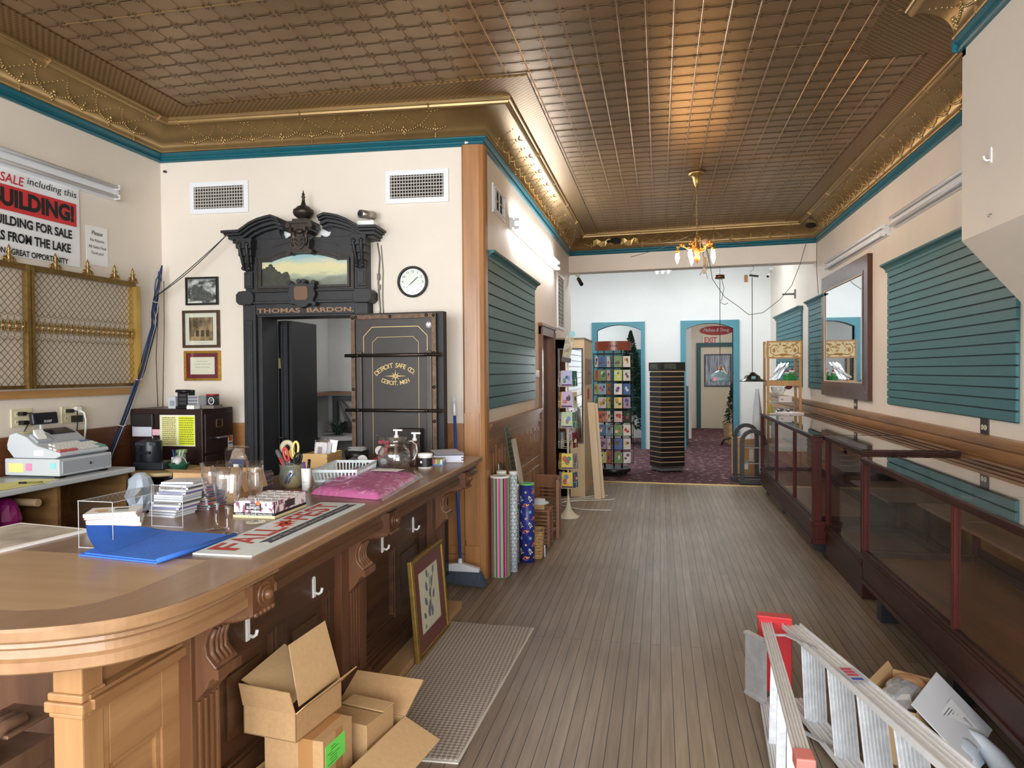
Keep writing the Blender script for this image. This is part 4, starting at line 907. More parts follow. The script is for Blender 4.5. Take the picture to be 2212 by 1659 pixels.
CH = wood('chair_wood', C(176,128,74), C(140,94,50), 'x', 10, .35, .3)
obj('seat', G().cyl((0,0,.43),(0,0,.46),.22,n=24), CH, t, .006)
for x in (-.16,.16):
    for y in (-.15,.15): obj('leg', G().cyl((x*.8,y*.8,.43),(x*1.15,y*1.15,0),.02,.015,10), CH, t)
g = G(); g.tube([(-.24,.12,.46),(-.25,.18,.75)]+[(.25*math.cos(PI-PI*i/12),.2+.05*math.sin(PI*i/12),.80+.14*math.sin(PI*i/12)) for i in range(13)]+[(.25,.18,.75),(.24,.12,.46)], .019, 8); obj('back_rail', g, CH, t)
for x in (-.1,0,.1): obj('spindle', G().cyl((x*.8,.17,.46),(x,.24,.92),.009,n=8), CH, t)

# filing cabinet
t = thing('filing_cabinet', 'dark brown metal filing cabinet in the corner with notes stuck on its side', 'cabinet', (-3.665,4.92,0))
FC = mat('cabinet_brown', C(60,40,38), .4, .3, .25, 10)
obj('body', G().box(-.305,.315,-.2,.19,0,1.335), FC, t, .006)
for z0, z1 in ((1.0,1.30),(.68,.98),(.36,.66),(.04,.34)):
    d = obj('drawer', G().box(.315,.328,-.18,.17,z0,z1), FC, t, .004)
    g = G().cyl((.328,-.06,z0+.11),(.36,-.06,z0+.11),.007,n=8).cyl((.328,.06,z0+.11),(.36,.06,z0+.11),.007,n=8).cyl((.36,-.07,z0+.11),(.36,.07,z0+.11),.008,n=8); obj('handle', g, STEEL, d)
    g = G(); g.bar((.33,-.045,z0+.19),(.33,-.045,z0+.245),.006,.006); g.bar((.33,.03,z0+.19),(.33,.03,z0+.245),.006,.006); g.bar((.33,-.045,z0+.19),(.33,.03,z0+.19),.006,.006); g.bar((.33,-.045,z0+.245),(.33,.03,z0+.245),.006,.006); obj('label_holder', g, BRASS, d)
g = G().box(.329,.3305,.10,.16,1.0,1.11); st = obj('sticker', g, plain(226,226,222), t, label='card payment sticker')
g = G(); g.mi(0).box(.3305,.331,.108,.152,1.068,1.105); g.mi(1).box(.3305,.331,.104,.156,1.045,1.055); g.mi(2).box(.3305,.331,.104,.156,1.005,1.018); obj('sticker_print', g, [plain(224,90,50), plain(36,48,110), plain(220,170,60)], st)
obj('tray', G().box(-.27,-.09,-.225,-.2,1.20,1.30), plain(38,34,34,.5), t, .008)
y = -.2012
def stuck(nm, x0, x1, z0, z1, m, label, lines=0, d=.0):
    o = obj(nm, G().box(x0,x1,y-.001-d,y-d,z0,z1), m, t, label=label)
    if lines:
        g = G(); q = random.Random(int(x0*1000)+7)
        for k in range(lines):
            zz = z1-(z1-z0)*(k+.8)/(lines+.6); xx = x0+.008
            while xx < x1-.012:
                l = q.uniform(.006,.02); g.box(xx, min(xx+l, x1-.006), y-.0018-d, y-.001-d, zz-.003, zz+.003); xx += l+.004
        obj('handwriting', g, plain(112,106,66), o)
stuck('envelope', -.285,-.115,1.125,1.225, plain(226,228,240,.6), 'white printed envelope'); stuck('sticky_note', -.11,-.045,1.135,1.18, plain(246,196,206,.7), 'pink sticky note')
stuck('sheet', -.045,.255,1.055,1.29, plain(240,240,220,.7), 'white backing sheet'); stuck('note', -.03,.10,1.06,1.28, plain(242,236,168,.7), 'pale yellow handwritten note', 14, .001); stuck('note', .115,.25,1.062,1.28, plain(226,236,40,.7), 'bright yellow handwritten note', 12, .001)
zt = 1.336
t = thing('organizer_box', 'small pale grey box with printed label on the filing cabinet, leftmost', 'box', (-3.64,4.80,zt)); obj('body', G().box(-.035,.03,-.03,.05,0,.09), plain(196,200,206,.5), t)
obj('label_print', G().box(-.02,.02,-.0312,-.03,.02,.06), plain(150,160,170), t)
t = thing('pod_holder', 'black curved plastic dispenser standing on the filing cabinet', 'dispenser', (-3.555,4.80,zt))
g = prof_x(G(), [(.06,0),(-.045,0),(-.045,.018),(-.02,.02),(-.02,.12),(-.05,.125),(-.04,.145),(.06,.14)], -.048, .05); obj('body', g, BLACK, t, .006); obj('lid', G().cyl((.02,-.02,.122),(.02,-.02,.14),.05,n=20), BLACK, t)
for k in range(3): obj('slot', G().box(-.03,.03,-.024,-.018,.03+.03*k,.05+.03*k), plain(60,62,66,.2), t)
t = thing('drawer_unit', 'small clear plastic drawer unit on the filing cabinet', 'drawers', (-3.46,4.80,zt)); obj('case', G().box(-.04,.045,-.035,.05,0,.098), plain(214,216,220,.2), t)
for k in range(4): obj('drawer', G().box(-.036,.041,-.039,-.035,.003+.024*k,.022+.024*k), plain(120,122,128,.3), t)
t = thing('tin', 'dark cylinder tin with red lid and white ring logo on the filing cabinet', 'tin', (-3.335,4.83,zt)); obj('stand', G().box(-.05,.05,-.06,.05,0,.025), plain(120,112,104), t)
obj('can', G().cyl((0,0,.025),(0,0,.098),.046,n=24), plain(60,60,64,.3), t); obj('lid', G().cyl((0,0,.098),(0,0,.108),.047,n=24), plain(170,40,50,.4), t)
g = G(); g.tube([(.018+.022*math.cos(a), -.0445-.002*math.sin(a)**2, .058+.026*math.sin(a)) for a in [2*PI*j/16 for j in range(16)]], .003, 5, True); obj('ring_logo', g, PAPER, t)
solo('card_box', G().box(-.03,.03,-.05,.02,0,.028), PAPER, 'tiny white card box in front of the clear drawers', 'box', (-3.43,4.745,zt))
solo('grey_device', G().box(-.025,.025,-.02,.03,0,.09), plain(122,124,126,.4), 'grey upright device between the clear drawers and the dark tin', 'device', (-3.405,4.87,zt))

# round table beside the desk
TX, TY, TZ = -3.44, 4.44, .925
t = thing('round_table', 'small round pale-topped side table next to the desk', 'table', (TX,TY,0)); obj('tabletop', G().cyl((0,0,TZ-.025),(0,0,TZ),.235,n=40), wood('birch_top', C(196,172,122), C(168,144,98), 'x', 8, .4), t, .004)
obj('pedestal', G().cyl((0,0,.03),(0,0,TZ-.025),.02,n=14), STEEL, t); obj('foot', G().cyl((0,0,0),(0,0,.03),.17,.15,24), BLACK, t)
for a in (.4,2.5,4.6): obj('strut', G().bar((0,0,TZ-.06),(.17*math.cos(a),.17*math.sin(a),TZ-.03),.02,.02), STEEL, t)
t = thing('black_appliance', 'bulky black plastic countertop machine on the round side table', 'appliance', (TX-.10,TY-.02,TZ), .1)
g = G().box(-.1,.13,-.08,.09,0,.055); obj('base', g, plain(30,34,42,.4), t, .008)
g = G().cyl((-.02,.02,.05),(-.02,.02,.2),.075,.072,24).box(-.11,.0,-.03,.09,.05,.19); obj('body', g, plain(32,36,44,.35), t, .006); g = G(); g.add([(-.09,-.06,.19),(.05,-.04,.19),(.03,.06,.215),(-.08,.06,.215),(-.09,-.06,.17),(.05,-.04,.17)], [(0,1,2,3),(4,5,1,0)]); obj('lid', g, plain(40,44,52,.3), t)
obj('slot', G().box(-.07,.02,-.062,-.05,.11,.13), BLACK, t); g = G().cyl((.01,.0,.2),(.008,-.01,.24),.005,n=6); obj('lever', g, STEEL, t)
t = thing('pen_cup', 'white cup full of pens on the round side table', 'cup', (TX+.08,TY+.0,TZ)); obj('cup', G().lathe([(0,0),(.03,0),(.034,.085),(.031,.085),(.028,.004)], n=20), PAPER, t)
for k, (dx, dy, c) in enumerate(((-.012,0,(40,90,170)),(.0,.012,(70,160,200)),(.012,.0,(226,222,160)),(.004,-.01,(40,44,50)),(.018,.008,(200,202,206)),(-.018,.01,(30,34,60)))):
    solo('pen', G().cyl((0,0,0),(dx*1.9,dy*1.9,.13),.0045,n=7), plain(*c), ['blue', 'light blue', 'cream', 'black', 'silver', 'dark navy'][k]+' pen standing in the white cup on the side table', 'pen', (TX+.08+dx*.6,TY+dy*.6,TZ+.006))
t = thing('candle_jar', 'glass jar with pale green lid behind the pen cup', 'jar', (TX+.045,TY+.10,TZ)); obj('jar', G().cyl((0,0,0),(0,0,.1),.03,n=18), plain(150,158,140,.3), t); obj('lid', G().cyl((0,0,.1),(0,0,.125),.038,n=20), plain(150,190,128,.5), t)
t = thing('small_basket', 'small green woven basket with hoop handle on the round side table', 'basket', (TX+.145,TY-.06,TZ)); GRN = mat('green_wicker', C(40,104,82), .5, 0, .35, 60, bump=.3, bs=90)
obj('bowl', G().lathe([(0,0),(.045,0),(.068,.045),(.07,.05),(.064,.048),(.042,.006)], n=20), GRN, t); obj('handle', G().tube([(.06*math.cos(PI*i/10),0,.045+.055*math.sin(PI*i/10)) for i in range(11)], .004, 6), plain(160,170,160,.3), t)
solo('wood_block', G().box(-.035,.035,-.02,.02,0,.045), plain(190,164,132,.7), 'small light wooden block behind the pen cup', 'block', (TX+.0,TY+.14,TZ))

# ---------------------------------------------------------------- the old shop counter
CT = .99
K = thing('shop_counter', 'long old wooden shop counter with rounded end, carved brackets and dark panels', 'counter', (-1.7,3.2,0))
ox, oy = -1.7, 3.2
def kp(P): return [(x-ox, y-oy) for x, y in P]
EDGE = [(-1.262,4.94),(-1.25,3.0),(-1.238,2.03),(-1.24,1.80),(-1.262,1.65),(-1.318,1.538),(-1.41,1.465),(-1.55,1.405),(-1.75,1.37),(-2.0,1.355),(-3.2,1.35)]
BACK = [(-3.2,2.29),(-2.30,2.29),(-2.19,2.33),(-2.21,2.75),(-2.27,4.94)]
def wood_top(name, c1, c2, axis):
    return wood(name, c1, c2, axis, 7, .36, .25, .03)
TOPW = wood_top('counter_top_wood', C(134,103,80), C(105,77,58), 'y'); TOPB = wood_top('counter_border_wood', C(158,126,96), C(131,99,71), 'y'); TOPL = wood_top('counter_return_wood', C(186,155,117), C(165,131,94), 'x')
# field of the top, lighter return and the border strip along the edge
IN = [(-1.45,4.94),(-1.45,2.06)]
RET = [(-1.45,2.06),(-1.45,1.72),(-1.475,1.62),(-1.53,1.56),(-1.62,1.53),(-1.8,1.515),(-3.2,1.505)]
obj('countertop', G().slab(kp(BACK[1:]+IN+[(-1.9,2.06),(-2.30,2.06)]), CT-.035, CT), TOPW, K)
obj('return_top', G().slab(kp([(-3.2,2.29),(-2.30,2.29),(-2.30,2.06)]+[(-1.45,2.06)]+RET[1:]), CT-.035, CT), TOPL, K)
g = G(); g.slab(kp(EDGE+RET[::-1]+[IN[0]]), CT-.035, CT); obj('edge_border', g, TOPB, K)
def off(P, d):
    r = []
    for i in range(len(P)):
        a = Vector(P[max(0,i-1)]); b = Vector(P[min(len(P)-1,i+1)]); t_ = (b-a).normalized(); r.append((P[i][0]+t_.y*d, P[i][1]-t_.x*d))
    return r
def dense(P, n=4):
    r = []
    for i in range(len(P)-1):
        p0 = Vector(P[max(0,i-1)]); p1 = Vector(P[i]); p2 = Vector(P[i+1]); p3 = Vector(P[min(len(P)-1,i+2)])
        for k in range(n):
            t_ = k/n; r.append(tuple(.5*((2*p1)+(p2-p0)*t_+(2*p0-5*p1+4*p2-p3)*t_*t_+(3*p1-p0-3*p2+p3)*t_**3)))
    return r+[P[-1]]
ED = dense(EDGE, 5)
# path runs from the far end to the near end and left, room on its left-hand side is outside: use negative offsets inwards
ep = kp(ED)
NOSE = [(.0,.990),(-.008,.992),(-.012,.984),(-.012,.962),(-.008,.957),(.0,.955)]
APR = [(.035,.956),(.015,.948),(.012,.938),(.022,.930),(.035,.925),(.032,.905),(.022,.898),(.022,.872),(.03,.866),(.05,.866),(.08,.866)]
mid_i = [i for i, p in enumerate(ED) if p[1] < 2.15][0]
g = G(); g.sweep(ep[::-1], [(a, z) for a, z in NOSE]); obj('nosing', g, wood('counter_nosing', C(170,132,94), C(137,101,68), 'y', 9, .4, .2), K)
def apron(seg, name, m):
    g = G(); g.sweep(seg[::-1], [(a, z) for a, z in APR], smooth=False); obj(name, g, m, K)
apron(ep[mid_i-1:], 'apron', wood('light_apron', C(168,129,92), C(136,98,65), 'y', 9, .42, .2))
apron(ep[:mid_i], 'apron', wood('aged_apron', C(112,74,46), C(80,52,32), 'y', 9, .42, .2))
g = G(); g.slab(kp([(-1.33,4.93),(-1.33,1.85),(-1.38,1.62),(-1.5,1.48),(-1.8,1.43),(-3.2,1.42),(-3.2,2.2),(-2.25,2.2),(-2.2,4.93)]), .868, .955); obj('under_frame', g, WALNUTY, K)
# panelled front (faces +x), plane x = -1.5
def fr(y0, y1, x, z0, z1, x1=-1.56): return G().box(x1-ox, x-ox, y0-oy, y1-oy, z0, z1)
g = G()
def fb(g, y0, y1, x, z0, z1, x1=-1.56): g.box(x1-ox, x-ox, y0-oy, y1-oy, z0, z1)
fb(g, 1.95, 4.75, -1.515, .1, .87); fb(g, 1.98, 4.7, -1.485, .60, .79); fb(g, 1.98, 4.7, -1.485, .10, .2)
for y0, y1 in ((2.12,3.04),(3.34,4.38)):
    n = 2; w_ = (y1-y0)/n
    for i in range(n):
        a = y0+i*w_; fb(g, a, a+.045, -1.485, .2, .60); fb(g, a+w_-.045, a+w_, -1.485, .2, .60)
        fb(g, a+.045, a+w_-.045, -1.492, .585, .60); fb(g, a+.045, a+w_-.045, -1.492, .2, .215); fb(g, a+.045, a+.06, -1.492, .215, .585); fb(g, a+w_-.06, a+w_-.045, -1.492, .215, .585)
        fb(g, a+.12, a+w_-.12, -1.505, .29, .52)
    for x, z0, z1 in ((-1.46,.80,.815),(-1.44,.815,.83),(-1.42,.83,.868),(-1.462,.79,.80)): fb(g, y0, y1, x, z0, z1)
    for x, z0, z1 in ((-1.46,.115,.13),(-1.445,.09,.115),(-1.43,.0,.09),(-1.47,.13,.145)): fb(g, y0-.1, y1+.1, x, z0, z1, -1.7)
obj('front_panels', g, WALNUTY, K, .002)
BRK = wood('bracket_walnut', C(130,87,59), C(97,63,42), 'z', 10, .42, .2)
for k, (y0, y1) in enumerate(((1.985,2.115),(3.05,3.33),(4.39,4.66))):
    yc = (y0+y1)/2 if k else 2.05
    g = G(); fb(g, y0-(.0 if k else .015), y1, -1.45, 0, .87, -1.6); fb(g, y0-.012, y1+.012, -1.43, 0, .12, -1.6)
    for j in range(4): yy = yc-.045+.03*j; fb(g, yy-.006, yy+.006, -1.443, .16, .55)
    obj('pilaster', g, MID if k == 0 else wood('dark_pilaster', C(112,70,44), C(78,48,30), 'z', 12, .42, .2), K, .002)
    # carved bracket: side profile in x, z
    P_ = [(-1.455,.868),(-1.268,.868),(-1.262,.838),(-1.275,.828),(-1.31,.82),(-1.35,.813),(-1.385,.797),(-1.405,.767),(-1.413,.735),(-1.408,.705),(-1.392,.685),(-1.375,.668),(-1.38,.635),(-1.402,.622),(-1.41,.60),(-1.42,.588),(-1.455,.55)]
    g = G(); g.prism([(x-ox, z) for x, z in P_][::-1], (0,yc-.06-oy,0), (1,0,0), (0,0,1), (0,.12,0))
    br = obj('bracket', g, BRK, K, .004)
    g = G()
    for dy in (-.035,-.012,.012,.035):
        g.tube([(-1.262-ox,yc+dy-oy,.835),(-1.31-ox,yc+dy-oy,.818),(-1.36-ox,yc+dy-oy,.806)], .007, 6); g.tube([(-1.395-ox,yc+dy-oy,.785),(-1.41-ox,yc+dy-oy,.745),(-1.408-ox,yc+dy-oy,.705),(-1.385-ox,yc+dy-oy,.675)], .010, 6)
    g.box(-1.382-ox,-1.366-ox,yc-.063-oy,yc+.063-oy,.632,.665)
    obj('carving', g, BRK, br)
    g = G(); g.box(-1.30-ox,-1.243-ox,yc-.062-oy,yc+.062-oy,.842,.938); x = -1.243-ox; g.cyl((x,yc-oy,.895),(x+.008,yc-oy,.895),.042,.040,20).cyl((x+.008,yc-oy,.895),(x+.014,yc-oy,.895),.030,.026,20); g.ball((x+.014,yc-oy,.895),(.018,.018,.018),12,8)
    for j in range(5): g.ball((x+.002,yc-.048+.024*j-oy,.842),(.008,.012,.009),8,5)
    obj('rosette_block', g, MID if k == 0 else wood('dark_pilaster', C(112,70,44), C(78,48,30)), K)
# the pale end box under the rounded end
g = G()
def eb(g, x0, x1, y0, y1, z0, z1): g.box(x0-ox, x1-ox, y0-oy, y1-oy, z0, z1)
eb(g,-1.582,-1.515,1.60,1.985,0,.868)
eb(g,-1.56,-1.495,1.60,1.68,0,.699); eb(g,-1.56,-1.495,1.89,1.985,0,.699); eb(g,-1.56,-1.495,1.68,1.89,.52,.70); eb(g,-1.56,-1.495,1.68,1.89,0,.16); eb(g,-1.56,-1.503,1.68,1.70,.16,.52); eb(g,-1.56,-1.503,1.87,1.89,.16,.52); eb(g,-1.56,-1.503,1.70,1.87,.50,.52)
for x, z0, z1 in ((-1.485,.695,.71),(-1.468,.71,.738),(-1.48,.738,.75)): eb(g,-1.56,x,1.60,1.985,z0,z1)
obj('end_panel', g, PALEY, K, .003)
g = G(); eb(g,-1.585,-1.493,1.585,1.66,0,.868); eb(g,-1.60,-1.478,1.57,1.66,.705,.735); eb(g,-1.594,-1.485,1.576,1.66,.735,.757); eb(g,-1.592,-1.487,1.578,1.66,.69,.705)
obj('corner_post', g, PALE, K, .005)
obj('return_front', G().box(-3.2-ox,-1.69-ox,1.86-oy,1.92-oy,0,.868), wood('recess_walnut', C(104,68,46), C(74,46,30), 'z', 12, .45, .1), K)
g = G(); eb(g,-1.80,-1.68,1.60,1.74,0,.62); n0 = len(g.v)
for dx in (-.05,-.017,.017,.05): g.tube([(-1.72+dx-ox,1.66-oy,.71),(-1.72+dx-ox,1.60-oy,.715),(-1.72+dx-ox,1.555-oy,.695),(-1.72+dx-ox,1.545-oy,.655),(-1.72+dx-ox,1.56-oy,.62)], .017, 8)
eb(g,-1.79,-1.65,1.54,1.74,.56,.625); g.prism([(1.74,.56),(1.56,.56),(1.545,.52),(1.58,.50),(1.6,.44),(1.66,.40),(1.74,.38)], (-1.78-ox,-oy,0), (0,1,0), (0,0,1), (.12,0,0))
eb(g,-1.80,-1.64,1.58,1.75,.69,.70)
g.v = [(a-.085,b,c-.075) for a,b,c in g.v]
obj('bracket', g, wood('grey_walnut', C(128,98,78), C(92,66,50), 'z', 12, .45, .1), K, .003)
obj('floor_strip', G().box(-1.43-ox,-1.32-ox,3.0-oy,4.62-oy,0,.045), wood('pale_pine', C(190,156,116), C(164,126,86), 'y', 9), K)

# white stick-on hooks on the dark panels and on the pier
HK = ['nearest white adhesive hook on the counter front, above the open carton', 'second white adhesive hook along the counter front, left of the middle bracket', 'third white adhesive hook along the counter front, just past the middle bracket', 'farthest white adhesive hook on the counter front, above the leaning picture']
def hook(loc, rz, label, s=1, k=0):
    t = thing('wall_hook', label, 'hook', loc, rz, None)
    g = G(); g.plate([(-.011*s,-.04*s),(.011*s,-.04*s),(.011*s,.03*s),(.006*s,.04*s),(-.006*s,.04*s),(-.011*s,.03*s)], -.006, 0); obj('plate', g, WHITE, t, .002)
    obj('prong', G().tube([(0,-.006,-.022*s),(0,-.022*s,-.026*s),(0,-.032*s,-.018*s),(0,-.036*s,-.002*s)], .0055*s, 7), WHITE, t); return t
for k, y in enumerate((2.325,2.82,3.58,4.06)): hook((-1.485, y*1.03-.06, .665), PI/2, HK[k], 1.15)
hook((1.63,3.99,2.665), -PI/2, 'white adhesive hook on the side of the boxed pier by the right edge', 1.0)
solo('screw_hook', G().cyl((0,0,0),(0,-.01,0),.004,n=6).tube([(0,-.01,0),(0,-.02,-.006),(0,-.012,-.014)], .003, 5), STEEL, 'tiny cup hook low on the boxed pier', 'hook', (1.63,3.985,2.37), -PI/2)

# ---------------------------------------------------------------- things on the counter
def goblet(name, label, loc, prof, cat='glass', flute=0, fl=0, group=None):
    t = thing(name, label, cat, loc, 0, group)
    return t
def glassware(t, outer, th, stem, footr, n=32, flute=.0, fl=0):
    """bowl (closed shell), stem and foot"""
    inner = [(max(r-th, .0005), z) for r, z in outer[::-1]]; inner[-1] = (.0005, outer[0][1]+th*1.6)
    obj('bowl', G().lathe([(.0005, outer[0][1])]+outer[0:]+inner, n=n, flute=flute, fl=fl), CRYS, t)
    obj('stem', G().lathe([(.0005,.0065),(stem*1.7,.008),(stem*1.1,.03),(stem,.06),(stem*.9,outer[0][1]*.6),(stem*1.3,outer[0][1]-.012),(stem*1.9,outer[0][1]),(.0005,outer[0][1]+.0004)], n=16), CRYS, t)
    obj('foot', G().lathe([(.0005,.001),(footr,.001),(footr,.0035),(footr*.6,.0055),(footr*.2,.010),(.0005,.012)], n=32), CRYS, t)
GOB = [(.012,.108),(.028,.118),(.041,.14),(.047,.17),(.052,.21),(.0575,.262)]
for lab, p in (('nearer of the two tall clear goblets on the counter', (-1.605,2.405,CT)), ('farther of the two tall clear goblets, right behind its twin', (-1.70,2.475,CT))):
    t = goblet('wine_goblet', lab, p, None); glassware(t, GOB, .0025, .0072, .039, 36, .018, 12)
t = goblet('champagne_flute', 'slim clear champagne flute standing alone right of the goblets', (-1.617,2.615,CT), None)
glassware(t, [(.008,.105),(.018,.116),(.028,.14),(.0335,.17),(.034,.21),(.0325,.252)], .002, .0048, .039, 32, .006, 14)

def pamphlet(c, label, cat, w_, d_, h, loc, rz, name, cover=None, extra=None, group=None):
    t = thing(name, label, cat, loc, rz, group)
    obj('pages', G().box(-w_/2+.002,w_/2-.002,-d_/2+.002,d_/2-.002,.001,h-.001), plain(240,240,236,.7), t)
    obj('cover', G().box(-w_/2,w_/2,-d_/2,d_/2,h-.001,h).box(-w_/2,w_/2,-d_/2,d_/2,0,.001).box(-w_/2,-w_/2+.0015,-d_/2,d_/2,0,h), cover or c, t)
    if extra: extra(t, h)
    return t
def pictures(t, h):
    g = G(); g.mi(0).box(-.07,-.02,-.03,.02,h,h+.0006); g.mi(1).box(.0,.05,.0,.035,h,h+.0006); g.mi(2).box(-.05,.0,-.045,-.03,h,h+.0006).box(.01,.06,-.04,-.02,h,h+.0006); obj('cover_picture', g, [plain(216,182,130), plain(70,76,84), plain(150,156,160)], t)
z = CT
for k, (c, r, dx, dy, h, l) in enumerate(((plain(236,214,204),.62,0,0,.012,'lowest white and salmon booklet of the pile on the counter'),(plain(240,240,240),.56,-.006,.006,.014,'second booklet from the bottom of the pile, white'),(plain(220,224,232),.66,-.012,.002,.009,'third booklet of the pile, pale blue edge'),(plain(222,168,164),.54,-.016,.008,.008,'fourth booklet of the pile with rosy spine'),(plain(242,242,240),.5,-.022,.012,.013,'top booklet of the pile with photographs on its white cover'))):
    pamphlet(c, l, 'booklet', .19, .14, h, (-2.165+dx,2.49+dy,z), r, 'booklet', extra=pictures if k == 4 else None, group='booklets under the clear riser'); z += h
t = thing('acrylic_riser', 'clear acrylic U-shaped display riser on the counter', 'riser', (-1.93,2.31,CT), -.04); th = .004; X0, X1, Y0, Y1, H = -.075,.07,-.18,.175,.165
obj('near_panel', G().box(X0,X1,Y0,Y0+th,0,H), ACRYL, t); obj('far_panel', G().box(X0,X1,Y1-th,Y1,0,H), ACRYL, t); obj('top_panel', G().box(X0,X1,Y0,Y1,H-th,H), ACRYL, t)
EDG = plain(204,210,214,.2); g = G(); e = .0009
for x in (X0,X1):
    for y in (Y0+th/2,Y1-th/2): g.box(x-e,x+e,y-e,y+e,0,H)
    g.box(x-e,x+e,Y0,Y1,H-th/2-e,H-th/2+e)
for y in (Y0,Y1): g.box(X0,X1,y-e,y+e,0,2*e); g.box(X0,X1,y-e,y+e,H-e,H+e)
obj('edges', g, EDG, t)

CDC = pane('jewel_case', (.93,.95,.97)); ORD = ['bottom','second from bottom','third from bottom','fourth from bottom','fifth from bottom','sixth from bottom','seventh from bottom','eighth from bottom','ninth from bottom','tenth from bottom','eleventh from bottom','twelfth from bottom','thirteenth from bottom','fourteenth from bottom','topmost']
def cd_stack(x, y, n, colors, seed, where, rz0=0, lean=0):
    q = random.Random(seed)
    for k in range(n):
        c = colors[k % len(colors)]
        o = ORD[k] if k < n-1 else 'topmost'
        t = thing('cd_case', '%s CD case, %s in the %s' % (c[1], o, where), 'CD case', (x+lean*k+q.uniform(-.005,.005), y+q.uniform(-.006,.006)+.002*k*(1 if lean else 0), CT+.0106*k), rz0+q.uniform(-.06,.06)+(.2 if (k == n-1 and lean) else 0), where+' of CDs')
        cc = plain(*c[0], rough=.25)
        obj('case', G().box(-.071,.071,-.0625,.0625,.0003,.0086), CLEARP, t); obj('inlay', G().box(.0712,.0716,-.06,.06,.0014,.008).box(-.062,.06,-.0628,-.0624,.002,.0072).box(-.068,.068,-.06,.06,.0086,.0089), cc, t)
CLEARP = mat('cd_plastic', C(206,212,220), .12, 0, .25, 20)
cd_stack(-2.075,2.705,14,[((232,232,238),'white'),((196,204,216),'silver'),((226,224,230),'pale'),((120,120,170),'violet edged'),((230,230,232),'white'),((90,86,80),'dark edged')],3,'near stack beside the riser',-.06,.0035)
cd_stack(-2.045,2.885,11,[((120,40,44),'dark red'),((60,76,66),'dark green'),((190,60,60),'red'),((70,64,90),'dark violet'),((196,140,70),'orange'),((54,54,58),'black')],5,'stack behind the near one',-.08)
cd_stack(-2.085,3.37,9,[((96,40,52),'maroon'),((54,66,96),'navy'),((170,96,104),'rose'),((60,60,66),'black'),((120,128,150),'grey blue')],9,'stack left of the pottery jar',.1)
# folded blue cloth
t = thing('blue_cloth', 'folded bright blue felt cloth with one edge standing up on the counter', 'cloth', (-1.75,2.2,CT))
BLUE = mat('blue_felt', C(62,120,222), .85, 0, .1, 14, bump=.1, bs=120)
g = G(); g.slab([(-.165,-.17),(.17,-.215),(.185,-.1),(.205,.17),(-.145,.20),(-.2,.0)], .001, .006); g.slab([(-.15,-.16),(.165,-.205),(.195,.165),(-.14,.19)], .006, .010); g.tube([(.172,-.215,.011),(.188,-.1,.012),(.2,.168,.010)], .008, 8); obj('folded_layers', g, BLUE, t)
g = G(); vs = []; nx, nz = 12, 6
for j in range(nz+1):
    for i in range(nx+1):
        u = i/nx; v = j/nz; h = .092*(1-u)**.85+.002; b_ = (1-v)**2
        vs.append((-.135-.02*u+.07*b_*(1-.3*u), -.165+.36*u, .0105+h*v**1.3))
fs = [(j*(nx+1)+i, j*(nx+1)+i+1, (j+1)*(nx+1)+i+1, (j+1)*(nx+1)+i) for j in range(nz) for i in range(nx)]
g.add(vs, fs, True); g.add([(a-.004, b, c) for a, b, c in vs], [f[::-1] for f in fs], True); obj('turned_up_edge', g, BLUE, t)
t['label'] = 'folded bright blue felt cloth with one edge standing up, on the counter'
# flat sign
t = thing('fall_fest_sign', 'long flat white autumn festival sign with red letters lying on the counter edge', 'sign', (-1.43,2.115,CT), PI/2+.008)
obj('board', G().box(0,.945,-.105,.115,0,.006), mat('sign_paper', C(226,232,230), .5, 0, 0, 7, (1,1,1), C(206,222,226)), t, .001)
SR = mat('sign_red', C(196,66,52), .55, 0, .15, 30); g = G()
for body, x, w_ in (('F',.05,.095),('A',.15,.10),('L',.265,.07),('L',.34,.075),('F',.555,.07),('E',.635,.075),('S',.72,.075),('T',.80,.09)):
    vs, fs = text_mesh(body, w=w_, h=.105, x=x, y=-.01, bold=.02); g.add([(a,b,.0068) for a, b in vs], fs)
obj('lettering', g, SR, t)
g = G()
for cx_, cy_, s_, a0 in ((.455,.03,.05,.4),(.50,.05,.055,.1)):
    P_ = []
    for k in range(18):
        a = 2*PI*k/18+a0; r = s_*(1.0 if k % 3 == 0 else .45 if k % 3 == 1 else .6); P_.append((cx_+r*math.cos(a), cy_+r*math.sin(a)*.8))
    g.slab(P_, .0062, .0072)
obj('maple_leaf', g, mat('leaf_red', C(206,72,40), .55, 0, .3, 30), t)
g = G(); g.slab([(.17,-.075),(.915,-.075),(.895,-.052),(.915,-.03),(.17,-.03),(.19,-.052)], .006, .007); b = obj('ribbon', g, plain(58,62,74,.6), t)
g = G(); vs, fs = text_mesh('Labor Day Weekend September 2 thru September 4', w=.68, h=.02, x=.205, y=-.062, shear=.1); g.add([(a,c,.0075) for a, c in vs], fs); obj('lettering', g, plain(206,206,206), b)
